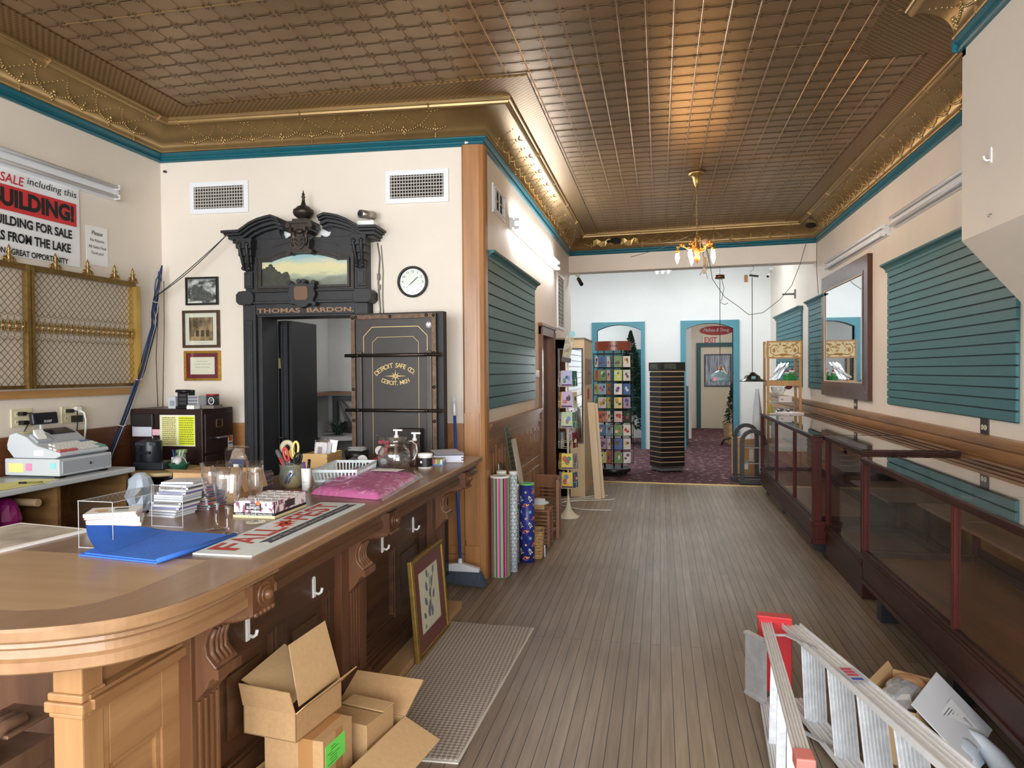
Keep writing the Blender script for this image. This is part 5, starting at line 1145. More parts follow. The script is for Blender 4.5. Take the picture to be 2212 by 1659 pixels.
# tray of votive candles
t = thing('candle_carton', 'open printed carton tray of white votive candles on the counter', 'carton', (-1.678,2.835,CT)); W, Dp = .096,.135
PRN = mat('carton_print', C(238,232,236), .5, 0, 0, 38, (1,1,.6), C(146,84,110), lo=.44, hi=.5)
obj('tray', G().box(-W,W,-Dp,-Dp+.003,0,.07).box(-W,W,Dp-.003,Dp,0,.07).box(-W,-W+.003,-Dp,Dp,0,.07).box(W-.003,W,-Dp,Dp,0,.07).box(-W,W,-Dp,Dp,0,.003), PRN, t)
obj('base_band', G().box(-W-.001,W+.001,-Dp-.001,Dp+.001,0,.011), plain(232,222,176,.6), t); b = obj('black_band', G().box(-W-.0008,W+.0008,-Dp-.0008,Dp+.0008,.011,.022), plain(40,34,40,.5), t)
g = letters(G(), [dict(body='Weddings \u2022 Dinner Parties \u2022 Home Decorating', w=.17, h=.008, x=0, y=.0125, align='C')], -Dp-.0015); obj('lettering', g, PAPER, b)
obj('title_label', G().box(W,W+.0015,-.05,.03,.03,.06), plain(58,46,52,.5), t); b = obj('title_label', G().box(-.04,.035,-Dp-.0015,-Dp,.032,.062), plain(58,46,52,.5), t); g = letters(G(), [dict(body='BASIC', w=.03, h=.008, x=-.002, y=.052, align='C'), dict(body='ELEMENTS', w=.06, h=.011, x=-.002, y=.038, align='C', bold=.02)], -Dp-.0022); obj('lettering', g, PAPER, b)
obj('orange_spot', G().cyl((.022,-Dp-.002,.062),(.022,-Dp-.001,.062),.009,n=14), plain(236,120,60), t)
i_ = 0
for r in range(4):
    for c in range(3):
        i_ += 1; s = thing('votive_candle', 'white votive candle in the carton, %s row, %s' % (['front','second','third','back'][r], ['left','middle','right'][c]), 'candle', (-1.678-.06+.06*c, 2.835-.096+.064*r, CT+.004), 0, 'white votive candles in the carton')
        obj('cup', G().cyl((0,0,0),(0,0,.066),.026,.028,20), plain(228,228,230,.3), s); obj('wick', G().cyl((0,0,.066),(0,0,.072),.0015,n=5), plain(230,226,220), s)
# pottery jar of tools
JX, JY = -1.93,3.47
t = thing('pottery_jar', 'glazed olive and blue pottery jar full of scissors on the counter', 'jar', (JX,JY,CT))
obj('jar', G().lathe([(.0005,.0),(.052,.0),(.06,.02),(.066,.05),(.064,.075),(.058,.095),(.062,.118),(.064,.123),(.058,.121),(.054,.095),(.06,.07),(.056,.02),(.0005,.008)], n=36), mat('olive_glaze', C(160,148,104), .18, 0, 0, 9, (1,1,1), C(96,110,112), coat=.6), t)
g = G(); g.tube([(.0,-.066,.03),(.012,-.067,.06),(.03,-.06,.085)], .006, 6).tube([(.015,-.066,.03),(.03,-.062,.06),(.045,-.05,.082)], .004, 6); obj('brushwork', g, plain(86,104,150,.2), t)
def tool(name, label, cat, parts, dx, dy):
    t = thing(name, label, cat, (JX+dx,JY+dy,CT+.012))
    for n_, g, m in parts: obj(n_, g, m, t)
def loop(c, rx, rz, tilt, rr, n=16, y=0):
    return [(c[0]+rx*math.cos(a)*math.cos(tilt)-rz*math.sin(a)*math.sin(tilt), c[1]+y, c[2]+rx*math.cos(a)*math.sin(tilt)+rz*math.sin(a)*math.cos(tilt)) for a in [2*PI*k/n for k in range(n)]]
YEL = plain(226,206,120,.4); REDP = plain(204,54,50,.35)
tool('scissors', 'yellow and white handled scissors standing in the pottery jar', 'scissors', [('handle', G().tube(loop((.012,0,.19),.017,.042,-.12,0), .0065, 7, True).tube(loop((-.012,.012,.165),.012,.026,.2,0), .005, 7, True), YEL), ('blade', G().bar((.008,0,.15),(-.01,0,.0),.012,.002), STEEL)], .012, 0)
tool('scissors', 'red handled scissors standing in the pottery jar', 'scissors', [('handle', G().tube(loop((-.008,0,.165),.013,.036,.25,0), .0065, 7, True), REDP), ('blade', G().bar((-.003,0,.13),(.0,0,.0),.012,.002), STEEL)], -.012, -.02)
tool('box_cutter', 'grey and red box cutter leaning left in the pottery jar', 'cutter', [('body', G().tube([(.0,0,0),(-.02,0,.10),(-.06,0,.17),(-.068,0,.185)], [.009,.012,.013,.008], 8), plain(92,94,100,.4)), ('grip', G().tube([(-.012,-.011,.08),(-.045,-.012,.145)], .006, 6), REDP)], -.022, .006)
tool('tape_roll', 'clear tape reel standing upright in the pottery jar', 'tape', [('reel', G().lathe([(.018,-.008),(.042,-.008),(.042,.008),(.018,.008),(.018,-.008)], n=26).xf(0, Matrix.Translation((-.03,.02,.195)) @ Matrix.Rotation(.3,4,'Y') @ Matrix.Rotation(PI/2,4,'X')), plain(190,180,150,.2)), ('holder', G().bar((-.025,.02,.16),(0,.0,0),.01,.006), STEEL)], -.008, .01)
tool('scissors', 'black handled scissors on the right of the pottery jar', 'scissors', [('handle', G().tube(loop((.022,0,.145),.012,.028,-.35,0), .006, 7, True).tube(loop((.035,.008,.14),.011,.027,-.3,0), .006, 7, True), BLACK), ('blade', G().bar((.014,0,.12),(-.005,0,0),.012,.002), STEEL)], .014, -.012)
t = thing('marker_cup', 'narrow white cup of markers right of the pottery jar', 'cup', (-1.80,3.39,CT)); obj('cup', G().lathe([(.0005,0),(.024,0),(.029,.115),(.026,.115),(.022,.004),(.0005,.004)], n=4).xf(0, Matrix.Rotation(PI/4,4,'Z')), PAPER, t); g = letters(G(), [dict(body='~~~', w=.03, h=.012, align='C', y=.04)], -.0215); obj('lettering', g, plain(120,120,124), t)
solo('marker', G().cyl((0,0,0),(.012,0,.155),.008,n=10), BLACK, 'black marker standing in the narrow white cup', 'marker', (-1.796,3.39,CT+.006)); solo('marker', G().cyl((0,0,0),(-.012,0,.14),.007,n=10), plain(96,60,140), 'purple marker standing in the narrow white cup', 'marker', (-1.806,3.395,CT+.006))
t = thing('moss_packet', 'clear packet of brown craft fibre standing on the counter behind the flute', 'packet', (-2.07,3.20,CT), -.1)
g = G(); g.add(*crumple((0,0,.125),(.055,.03,.118),12,14,10,.09)); obj('fibre', g, mat('brown_fibre', C(150,132,116), .7, 0, .5, 30), t)
obj('bag', G().rbox((0,0,.123),(.125,.07,.245)), pane('thin_film', (.96,.96,.97), .09), t, .02); b = obj('card', G().box(-.02,.062,-.037,-.0355,.05,.185), plain(62,66,92,.4), t)
obj('barcode', G().box(.0,.03,-.038,-.037,.13,.16), PAPER, b); obj('print', G().box(-.015,.055,-.038,-.037,.06,.11), plain(150,160,190), b)
t = thing('cardboard_tray', 'open shallow brown carton on the far side of the counter beside the CDs', 'carton', (-2.08,3.05,CT), .0)
g = G().box(-.17,.17,-.11,-.106,0,.145).box(-.17,.17,.106,.11,0,.145).box(-.17,-.166,-.11,.11,0,.145).box(.166,.17,-.11,.11,0,.145).box(-.17,.17,-.11,.11,0,.004); obj('box', g, CARD, t)
g = G(); g.add([(-.17,-.108,.145),(.17,-.108,.145),(.15,-.15,.165),(-.17,-.16,.168)], [(0,1,2,3)]); g.add([(.168,-.11,.145),(.168,.11,.145),(.2,.1,.06),(.2,-.1,.06)], [(0,1,2,3)]); obj('flap', g, CARD, t)
# wooden crate, basket, bag, pitcher and the far end of the counter
t = thing('wooden_crate', 'small slatted pine crate on the back of the counter', 'crate', (-2.175,4.30,CT), .05); CR = wood('crate_pine', C(220,184,122), C(192,152,92), 'x', 10)
g = G()
for y in (-.12,.11): g.box(-.075,.085,y,y+.01,0,.092)
obj('end_panel', g, CR, t)
for k in range(3):
    g = G().box(.085,.091,-.12,.12,.004+.03*k,.028+.03*k).box(-.081,-.075,-.12,.12,.004+.03*k,.028+.03*k); obj('slat', g, CR, t)
obj('bottom', G().box(-.075,.085,-.11,.11,0,.006), CR, t)
for k, (dx, dy, r, c) in enumerate(((.0,.02,.25,(206,206,208)),(.02,.05,.3,(190,186,190)),(-.02,.0,.2,(222,218,220)))):
    t = thing('card_packet', 'clear sleeved card packet standing in the pine crate, %s of three' % ['middle','rearmost','foremost'][k], 'card pack', (-2.165+dx,4.30+dy,CT+.008), .3)
    obj('cards', G().rbox((0,.012,.075),(.075,.008,.135), rx=-.15, ry=r*.5), plain(*c, rough=.35), t); obj('sleeve', G().rbox((0,.012,.08),(.085,.012,.155), rx=-.15, ry=r*.5), pane('thin_film', (.96,.96,.97)), t); obj('print', G().rbox((-.005,.0065,.075),(.03,.001,.08), rx=-.15, ry=r*.5), plain(150,140,148), t)
t = thing('white_basket', 'white slotted plastic basket behind the pink bundle', 'basket', (-1.80,3.86,CT), .14); BW = plain(222,236,240,.4)
X, Y, H = .125,.215,.068; g = G()
g.box(-X*.9,X*.9,-Y*.95,Y*.95,0,.004); 
for z0, z1 in ((0,.012),(.056,.068)):
    s_ = 1 if z0 else .93; g.box(-X*s_,X*s_,-Y*s_-.002,-Y*s_+.002,z0,z1).box(-X*s_,X*s_,Y*s_-.002,Y*s_+.002,z0,z1).box(-X*s_-.002,-X*s_+.002,-Y*s_,Y*s_,z0,z1).box(X*s_-.002,X*s_+.002,-Y*s_,Y*s_,z0,z1)
g.frame(-X-.006,X+.006,-Y-.006,Y+.006,.008,0,.004).xf(len(g.v)-16, Matrix.Translation((0,0,.068)) @ Matrix.Rotation(PI/2,4,'X'))
n = 12
for k in range(n+1):
    u = -1+2*k/n
    for s_ in (-1,1): g.bar((X*.93*u,Y*.93*s_,.008),(X*u,Y*s_,.06),.008,.003); 
for k in range(20):
    u = -1+2*k/19
    for s_ in (-1,1): g.bar((X*.93*s_,Y*.93*u,.008),(X*s_,Y*u,.06),.003,.008)
obj('basket', g, BW, t)
t = thing('pink_bundle', 'bright pink folded tablecloth in a clear plastic sleeve on the counter', 'tablecloth', (-1.56,3.60,CT), 0)
q = random.Random(4); nx, ny = 26, 34; vs = []; cor = [(-.165,-.36),(.265,-.455),(.20,.31),(-.30,.52)]
def quadpt(u, v): return tuple((1-v)*((1-u)*cor[0][k]+u*cor[1][k])+v*((1-u)*cor[3][k]+u*cor[2][k]) for k in (0,1))
def puff(z0, amp, grow_, seed):
    q = random.Random(seed); vs = []; 
    for j in range(ny+1):
        for i in range(nx+1):
            u = (i/nx-.5)*grow_+.5; v = (j/ny-.5)*grow_+.5; x, y = quadpt(u, v); e = min(i, nx-i, j*1.0, ny-j); 
            z = z0*(1-math.exp(-e*1.1)) + (q.uniform(-amp, amp) if e > 0 else 0) + amp*1.2*math.sin(i*.9+j*.35+seed)*(e > 1)
            vs.append((x, y, max(.0015, z)))
    return vs, [(j*(nx+1)+i, j*(nx+1)+i+1, (j+1)*(nx+1)+i+1, (j+1)*(nx+1)+i) for j in range(ny) for i in range(nx)]
g = G(); g.add(*puff(.036,.0012,.93,1), True); g.add(*[puff(.0015,0,.93,1)[0], [f[::-1] for f in puff(.0015,0,.93,1)[1]]]); obj('cloth', g, mat('pink_cloth', C(238,130,196), .6, 0, .1, 12), t)
g = G(); g.add(*puff(.043,.003,1.06,6), False); obj('sleeve', g, pane('crinkled_film', (.97,.96,.98), .16, .06), t)
g = G(); x, y = quadpt(.62,.82); g.rbox((x,y,.049),(.17,.09,.001), rz=-.1); obj('paper_label', g, PAPER, t)
g = G(); vs, fs = text_mesh('~~~~ ~', w=.1, h=.02, x=x-.05, y=y+.0); g.add([(a,b,.051) for a,b in vs], fs); obj('lettering', g, plain(70,70,76), t)
t = thing('glass_pitcher', 'clear ribbed glass pitcher with handle and spout on the counter', 'pitcher', (-1.605,4.13,CT))
out = [(.0005,.002),(.075,.002),(.082,.012),(.094,.05),(.1,.09),(.097,.125),(.078,.15),(.068,.162),(.069,.178),(.078,.205),(.079,.21)]
inn = [(.075,.21),(.074,.203),(.064,.178),(.063,.162),(.072,.148),(.091,.123),(.094,.09),(.088,.05),(.077,.018),(.0005,.014)]
obj('body', G().lathe(out+inn, n=48, flute=.012, fl=16), CRYS, t)
obj('handle', G().tube([(.078,.0,.175),(.11,.01,.19),(.14,.015,.165),(.145,.015,.12),(.125,.01,.075),(.096,.0,.055)], .011, 10), CRYS, t)
g = G(); g.add([(-.068,-.03,.195),(-.068,.03,.195),(-.078,-.02,.212),(-.078,.02,.212),(-.118,-.012,.228),(-.118,.012,.228),(-.10,0,.20),(-.125,0,.222)], [(0,2,4,7,6),(1,6,7,5,3),(0,6,1)]); obj('spout', g, CRYS, t)
for lab, x, y, h in (('taller white pump bottle behind the glass pitcher, left', -1.70,4.42,.225),('shorter white pump bottle behind the glass pitcher, right', -1.56,4.38,.21)):
    t = thing('pump_bottle', lab, 'bottle', (x,y,CT)); obj('bottle', G().lathe([(.0005,0),(.032,0),(.034,.01),(.034,h-.07),(.02,h-.05),(.014,h-.045)], n=20), plain(70,44,36,.2), t)
    obj('pump', G().cyl((0,0,h-.045),(0,0,h),.009,n=10).rbox((.01,0,h+.004),(.06,.016,.01)).cyl((0,0,h-.05),(0,0,h-.03),.015,n=12), PAPER, t)
t = thing('spray_dispenser', 'red hand tape gun standing behind the glass pitcher', 'dispenser', (-1.79,4.36,CT)); obj('body', G().tube([(-.07,0,.02),(.0,0,.055),(.04,0,.1),(.05,0,.15)], [.012,.014,.016,.012], 8).rbox((.03,0,.155),(.07,.03,.02)), plain(178,44,62,.3), t); obj('reel', G().cyl((.0,-.015,.1),(.0,.015,.1),.03,n=20), plain(220,206,206,.3), t)
t = thing('black_label_jar', 'squat white-topped jar with black wrap label right of the pitcher', 'jar', (-1.455,4.28,CT)); obj('jar', G().lathe([(.0005,0),(.044,0),(.046,.006),(.046,.085),(.04,.095),(.0005,.097)], n=28), plain(216,212,206,.2), t)
lb = obj('label', G().lathe([(.0464,.014),(.0464,.07)], n=28), plain(34,34,38,.4), t); g = G().ball((-.012,-.045,.045),(.007,.002,.009),10,6); obj('label_mark', g, PAPER, lb); obj('lid', G().lathe([(.046,.08),(.047,.082),(.047,.096),(.0005,.098)], n=28), PAPER, t)
t = thing('tape_dispenser', 'black desk tape dispenser behind the pink bundle', 'tape dispenser', (-1.88,4.28,CT), .25)
obj('body', G().plate([(-.09,0),(.10,0),(.11,.03),(.08,.026),(.05,.02),(.0,.022),(-.03,.06),(-.06,.068),(-.09,.05)], -.03, .03), plain(58,60,66,.35), t, .004); obj('tape_reel', G().cyl((-.0,-.011,.045),(.0,.011,.045),.033,n=24), plain(214,214,214,.2), t); obj('cutter', G().box(.095,.105,-.02,.02,.03,.038), STEEL, t)
t = thing('tape_dispenser', 'second smaller tape dispenser beside the pitcher base', 'tape dispenser', (-1.735,4.30,CT), .6); obj('body', G().plate([(-.05,0),(.06,0),(.06,.05),(.05,.05),(.03,.02),(-.02,.02),(-.05,.045)], -.02, .02), plain(50,52,60,.35), t, .003); obj('tape_reel', G().cyl((-.01,-.009,.035),(-.01,.009,.035),.022,n=20), plain(206,220,226,.2), t)
t = thing('black_bowl', 'round black container heaped with white slips behind the crate', 'bowl', (-2.06,4.60,CT)); obj('bowl', G().lathe([(.0005,0),(.075,0),(.085,.07),(.08,.07),(.07,.006)], n=26), BLACK, t)
for k in range(6):
    q = random.Random(k); solo('paper_slip', G().rbox((0,0,0),(.11,.08,.001), rz=k*.7, rx=.05), PAPER, 'white slip of paper heaped in the round black container', 'paper', (-2.06,4.60,CT+.073+.004*k), 0, 'white slips in the black bowl')
solo('clipboard', G().rbox((0,0,.004),(.22,.32,.006)), wood('hardboard', C(120,82,56), C(96,62,42), 'y', 8), 'plain brown hardboard sheet lying at the far back of the counter', 'board', (-1.92,4.72,CT), .2)
t = thing('flyer_stack', 'stack of white flyers at the far right of the counter', 'papers', (-1.43,4.70,CT), .25)
for k in range(5): obj('sheet', G().rbox((0,0,.006+.009*k),(.20,.27,.0085), rz=.05*(-1)**k), plain(226-3*k,228-2*k,240,.7), t)
solo('flyer', G().rbox((0,0,.001),(.19,.25,.001), rx=.03), plain(214,220,240,.6), 'loose top flyer lying on the flyer stack', 'paper', (-1.45,4.72,CT+.055), .5)
t = thing('pastel_pack', 'colourful open pack of pastel crayons in front of the flyers', 'crayons', (-1.465,4.475,CT), .1); obj('box', G().box(-.08,.075,-.06,.06,0,.022), plain(130,170,220,.4), t); 
g = G()
for k in range(9): g.mi(k % 5).box(-.075+.0165*k,-.061+.0165*k,-.0605,.055,.01,.04)
obj('crayons', g, [plain(226,120,140),plain(232,210,110),plain(140,196,120),plain(236,232,226),plain(110,150,210)], t)
t = thing('framed_print', 'pale photograph print with white border lying flat at the counter end, left edge', 'print', (-2.37,2.15,CT), -.14); obj('board', G().box(-.22,.17,-.25,.24,0,.008), PAPER, t); obj('image', G().box(-.20,.15,-.23,.22,.008,.009), mat('faded_photo', C(206,198,184), .4, 0, 0, 5, (1,1,1), C(150,138,124)), t)

# ---------------------------------------------------------------- floor on the left: mat, cartons, leaning picture
def mat_weave():
    m = mat('mat_yarn', C(150,140,130), .95); N = m.node_tree.nodes; L = m.node_tree.links; b = N['Principled BSDF']
    tc = N.new('ShaderNodeTexCoord'); mp = N.new('ShaderNodeMapping'); mp.inputs['Rotation'].default_value = (0,0,.75); mp.inputs['Scale'].default_value = (1,1,0)
    w_ = N.new('ShaderNodeTexChecker'); w_.inputs['Scale'].default_value = 62; n = N.new('ShaderNodeTexNoise'); n.inputs['Scale'].default_value = 120
    r = N.new('ShaderNodeMixRGB'); r.inputs[1].default_value = (*C(206,196,184),1); r.inputs[2].default_value = (*C(110,98,92),1)
    a = N.new('ShaderNodeMath'); a.operation = 'MULTIPLY_ADD'; a.inputs[1].default_value = .55
    a2 = N.new('ShaderNodeMath'); a2.operation = 'MULTIPLY'; a2.inputs[1].default_value = .5
    L.new(tc.outputs['Object'], mp.inputs[0]); L.new(mp.outputs[0], w_.inputs[0]); L.new(tc.outputs['Object'], n.inputs['Vector']); L.new(n.outputs['Fac'], a2.inputs[0]); L.new(w_.outputs['Fac'], a.inputs[0]); L.new(a2.outputs[0], a.inputs[2]); L.new(a.outputs[0], r.inputs[0]); L.new(r.outputs[0], b.inputs['Base Color'])
    bp = N.new('ShaderNodeBump'); bp.inputs['Distance'].default_value = .006; bp.inputs['Strength'].default_value = .8; L.new(w_.outputs['Fac'], bp.inputs['Height']); L.new(bp.outputs[0], b.inputs['Normal']); return m
t = thing('floor_mat', 'grey woven runner mat on the floor along the counter', 'mat', (-1.045,3.55,0))
obj('pile', G().slab([(-.245,-.80),(.225,-.775),(.265,.76),(-.265,.775)], 0, .010), mat_weave(), t); obj('binding', G().slab([(-.255,-.815),(.235,-.79),(.275,.77),(-.275,.785)], 0, .006), plain(206,200,190,.9), t)
t = thing('botanical_picture', 'gold-framed flower print on maroon mount leaning against the counter', 'picture', (-1.30,3.93,.012), PI/2)
o = bpy.data.objects
def tilt(t, a): t.rotation_euler = (a, 0, t.rotation_euler[2])
tilt(t, -.08)
GF = mat('gilt_frame2', C(188,154,80), .38, .75, .3, 40)
obj('frame', G().frame(-.285,.285,0,.555,.028,-.018,.006), GF, t, .003); obj('frame_lip', G().frame(-.268,.268,.017,.538,.008,-.023,-.01), plain(120,98,48,.4,.6), t)
obj('mount', G().box(-.26,.26,-.008,-.004,.024,.531), mat('maroon_mount', C(120,52,52), .75, 0, .1, 60), t); obj('mount_edge', G().frame(-.165,.165,.115,.455,.006,-.0095,-.007), plain(226,206,170), t)
pr = obj('print', G().box(-.16,.16,-.009,-.008,.12,.45), plain(232,226,204,.7), t); g = G()
for (x, z, a, s_, m_) in ((-.03,.20,.2,.04,0),(.02,.19,-.3,.036,0),(-.01,.235,.0,.034,0),(-.07,.27,.6,.035,1),(.06,.28,-.5,.032,0),(-.05,.35,.3,.035,1),(.04,.36,-.2,.034,1),(.08,.42,-.7,.03,1),(-.03,.42,.3,.032,1),(-.1,.20,.9,.03,1),(.0,.30,.1,.03,1)):
    g.mi(m_).plate([(x+s_*r*math.cos(a+PI/2+b), z+s_*r*math.sin(a+PI/2+b)) for b, r in ((0,1.1),(.6,.7),(1.2,.6),(2,.5),(2.8,.7),(3.5,.7),(4.3,.5),(5.1,.6),(5.7,.7))], -.0096, -.009)
g.mi(2); g.tube([(0,-.0098,.2),(.01,-.0098,.3),(0,-.0098,.42)], .0025, 4).tube([(.005,-.0098,.3),(.05,-.0098,.36),(.08,-.0098,.41)], .002, 4); g.mi(0).plate([(-.12,.135),(-.10,.13),(-.09,.145),(-.105,.155)], -.0096, -.009)
obj('flowers', g, [plain(122,116,150,.7), plain(106,122,140,.7), plain(98,104,84,.7)], pr); obj('glass', G().box(-.258,.258,-.012,-.0115,.026,.529), GLASS, t)
def carton_walls(g, w_, d, h, th=.004):
    return g.box(-w_/2,w_/2,-d/2,-d/2+th,0,h).box(-w_/2,w_/2,d/2-th,d/2,0,h).box(-w_/2,-w_/2+th,-d/2,d/2,0,h).box(w_/2-th,w_/2,-d/2,d/2,0,h).box(-w_/2,w_/2,-d/2,d/2,0,th)
def flap(g, a, b, d, e, th=.004):
    a, b, d, e = map(Vector, (a,b,d,e)); n = (b-a).cross(d-a).normalized(); e = e-n*(e-a).dot(n); n = n*th
    return g.add([a,b,d,e,a+n,b+n,d+n,e+n], [(0,1,2,3),(7,6,5,4),(0,4,5,1),(1,5,6,2),(2,6,7,3),(3,7,4,0)])
CARD2 = mat('cardboard_light', C(206,170,124), .75, 0, .08, 50)
t = thing('open_carton', 'large low cardboard box with its flaps folded out, on the floor under the smaller boxes', 'box', (-1.25,2.55,0), -.14); W, D_, H = .33,.54,.16
obj('box', carton_walls(G(), W, D_, H), CARD, t)
obj('flap', flap(G(), (W/2,-D_/2,H),(W/2,D_/2,H),(W/2+.17,D_/2-.02,H-.06),(W/2+.17,-D_/2-.03,H-.07)), CARD2, t)
obj('flap', flap(G(), (W/2,D_/2,H),(-W/2,D_/2,H),(-W/2+.02,D_/2+.13,H+.10),(W/2+.02,D_/2+.14,H+.09)), CARD, t); obj('flap', flap(G(), (-W/2,-D_/2,H),(W/2,-D_/2,H),(W/2-.01,-D_/2-.22,H-.05),(-W/2-.0,-D_/2-.22,H-.05)), CARD2, t)
t = thing('closed_carton', 'closed cardboard box with bright green label inside the low open box', 'box', (-1.285,2.415,.006), -.10); W, D_, H = .245,.2,.285
obj('box', G().box(-W/2,W/2,-D_/2,D_/2,0,H), CARD, t, .002); obj('tape', G().box(-.03+.05,.03+.05,-D_/2-.0005,D_/2+.0005,.05,H+.0008).box(W/2-.001,W/2+.0008,-.02,.03,.0,H-.0), mat('brown_tape', C(170,124,78), .35), t)
lb = obj('green_label', G().box(W/2,W/2+.0016,-.085,.045,.175,.258), plain(110,226,92,.6), t); g = G(); q = random.Random(1)
for k in range(7): y0 = -.075+q.uniform(0,.03); g.box(W/2+.0016,W/2+.002,y0,y0+q.uniform(.03,.07),.183+.0095*k,.186+.0095*k)
obj('print', g, plain(60,130,56), lb)
t = thing('closed_carton', 'closed plain cardboard box inside the low open box, behind the green-labelled one', 'box', (-1.195,2.665,.006), -.2); W, D_, H = .20,.19,.225
obj('box', G().box(-W/2,W/2,-D_/2,D_/2,0,H), CARD, t, .002); obj('lid_edge', flap(G(), (-W/2,.02,H+.002),(W/2,.02,H+.002),(W/2,.10,H+.004),(-W/2,.10,H+.004)), CARD2, t); obj('seam', G().box(-W/2,W/2,.012,.018,H,H+.001), plain(120,92,62), t)
t = thing('open_carton', 'cardboard box with roof-like raised flaps stacked on top of the carton pile', 'box', (-1.355,2.435,.292), -.13); W, D_, H = .225,.29,.105
obj('box', carton_walls(G(), W, D_, H), CARD, t)
obj('flap', flap(G(), (-W/2,-D_/2,H),(W/2,-D_/2,H),(W/2-.005,-D_/2-.025,H+.085),(-W/2+.005,-D_/2-.03,H+.09)), CARD, t)
obj('flap', flap(G(), (-W/2-.012,-D_/2+.005,H+.085),(W/2-.035,-D_/2+.012,H+.012),(W/2-.03,.03,H+.045),(-W/2-.006,.10,H+.118)), CARD2, t)
obj('flap', flap(G(), (W/2-.01,-D_/2+.03,H+.01),(W/2-.01,D_/2-.0,H+.015),(-W/2+.15,D_/2-.0,H+.225),(-W/2+.125,-D_/2+.06,H+.205)), CARD2, t); obj('flap', flap(G(), (W/2,-D_/2,H),(W/2,D_/2,H),(W/2+.05,D_/2+.03,H+.05),(W/2+.03,-D_/2+.02,H+.012)), CARD, t)
obj('side_panel', flap(G(), (-W/2-.015,-D_/2,H+.07),(-W/2,-D_/2,H),(-W/2,D_/2,H),(-W/2-.01,D_/2,H+.06)), CARD, t); obj('back_panel', flap(G(), (-W/2,D_/2,H),(W/2,D_/2,H),(W/2-.07,D_/2-.01,H+.17),(-W/2+.07,D_/2-.01,H+.17)), CARD, t); obj('yellow_slip', flap(G(), (W/2-.06,-D_/2+.006,H-.03),(W/2-.03,-D_/2+.006,H-.03),(W/2-.05,-D_/2+.012,H+.045),(W/2-.056,-D_/2+.012,H+.045)), plain(240,206,50,.6), t)

# gift wrap rolls against the partition
def roll(label, x, y, r, h, m, pat=None, rim=None):
    t = thing('gift_wrap_roll', label, 'wrapping paper', (x,y,0))
    obj('paper', G().cyl((0,0,0),(0,0,h),r,n=40), m, t)
    if pat: pat(t, r, h)
    obj('rim', G().lathe([(r+.001,h-.012),(r+.001,h+.001),(r*.55,h+.001),(r*.55,h-.03)], n=36), rim or PAPER, t); obj('core', G().cyl((0,0,h-.04),(0,0,h-.03),r*.55,n=24), plain(60,52,46,.8), t); return t
def wrap(g, poly, r): return g.add([(r*math.cos(a/r-PI/2), r*math.sin(a/r-PI/2), z) for a, z in poly], [tuple(range(len(poly)))])
def stripes(t, r, h):
    g = G(); seq = [0,1,2,3,4,0,5,1,6,2,4,0,3,5,1,2,0,4,3]; n = 76
    for k in range(n):
        a0 = 2*PI*k/n; a1 = 2*PI*(k+1)/n; g.mi([0,0,1,2,2,3,4,5,0,0,5,3,1,2,2,3,4,4,6][k % 19]); rr = r+.0006
        g.add([(rr*math.cos(a0),rr*math.sin(a0),.006),(rr*math.cos(a1),rr*math.sin(a1),.006),(rr*math.cos(a1),rr*math.sin(a1),h-.012),(rr*math.cos(a0),rr*math.sin(a0),h-.012)], [(0,1,2,3)], True)
    obj('stripes', g, [plain(236,96,170,.3), plain(60,56,96,.3), plain(150,190,150,.3), plain(196,180,140,.3), plain(90,110,86,.3), plain(48,44,60,.3), plain(226,196,206,.3)], t)
def hexes(t, r, h):
    g = G(); s_ = .019; rr = r+.0008; n = max(6, round(2*PI*r/(s_*1.732))); px = 2*PI*r/n
    for j in range(int(h/(s_*1.5))):
        for i in range(n):
            cx_ = px*(i+.5*(j % 2)); cz_ = .02+s_*1.5*j
            if cz_ > h-.03: continue
            wrap(g, [(cx_+px*.5*.9*math.cos(a)*1.1547, cz_+s_*.9*math.sin(a)) for a in [PI/6+PI/3*k for k in range(6)]], rr)
    obj('hexagons', g, plain(120,146,162,.4), t)
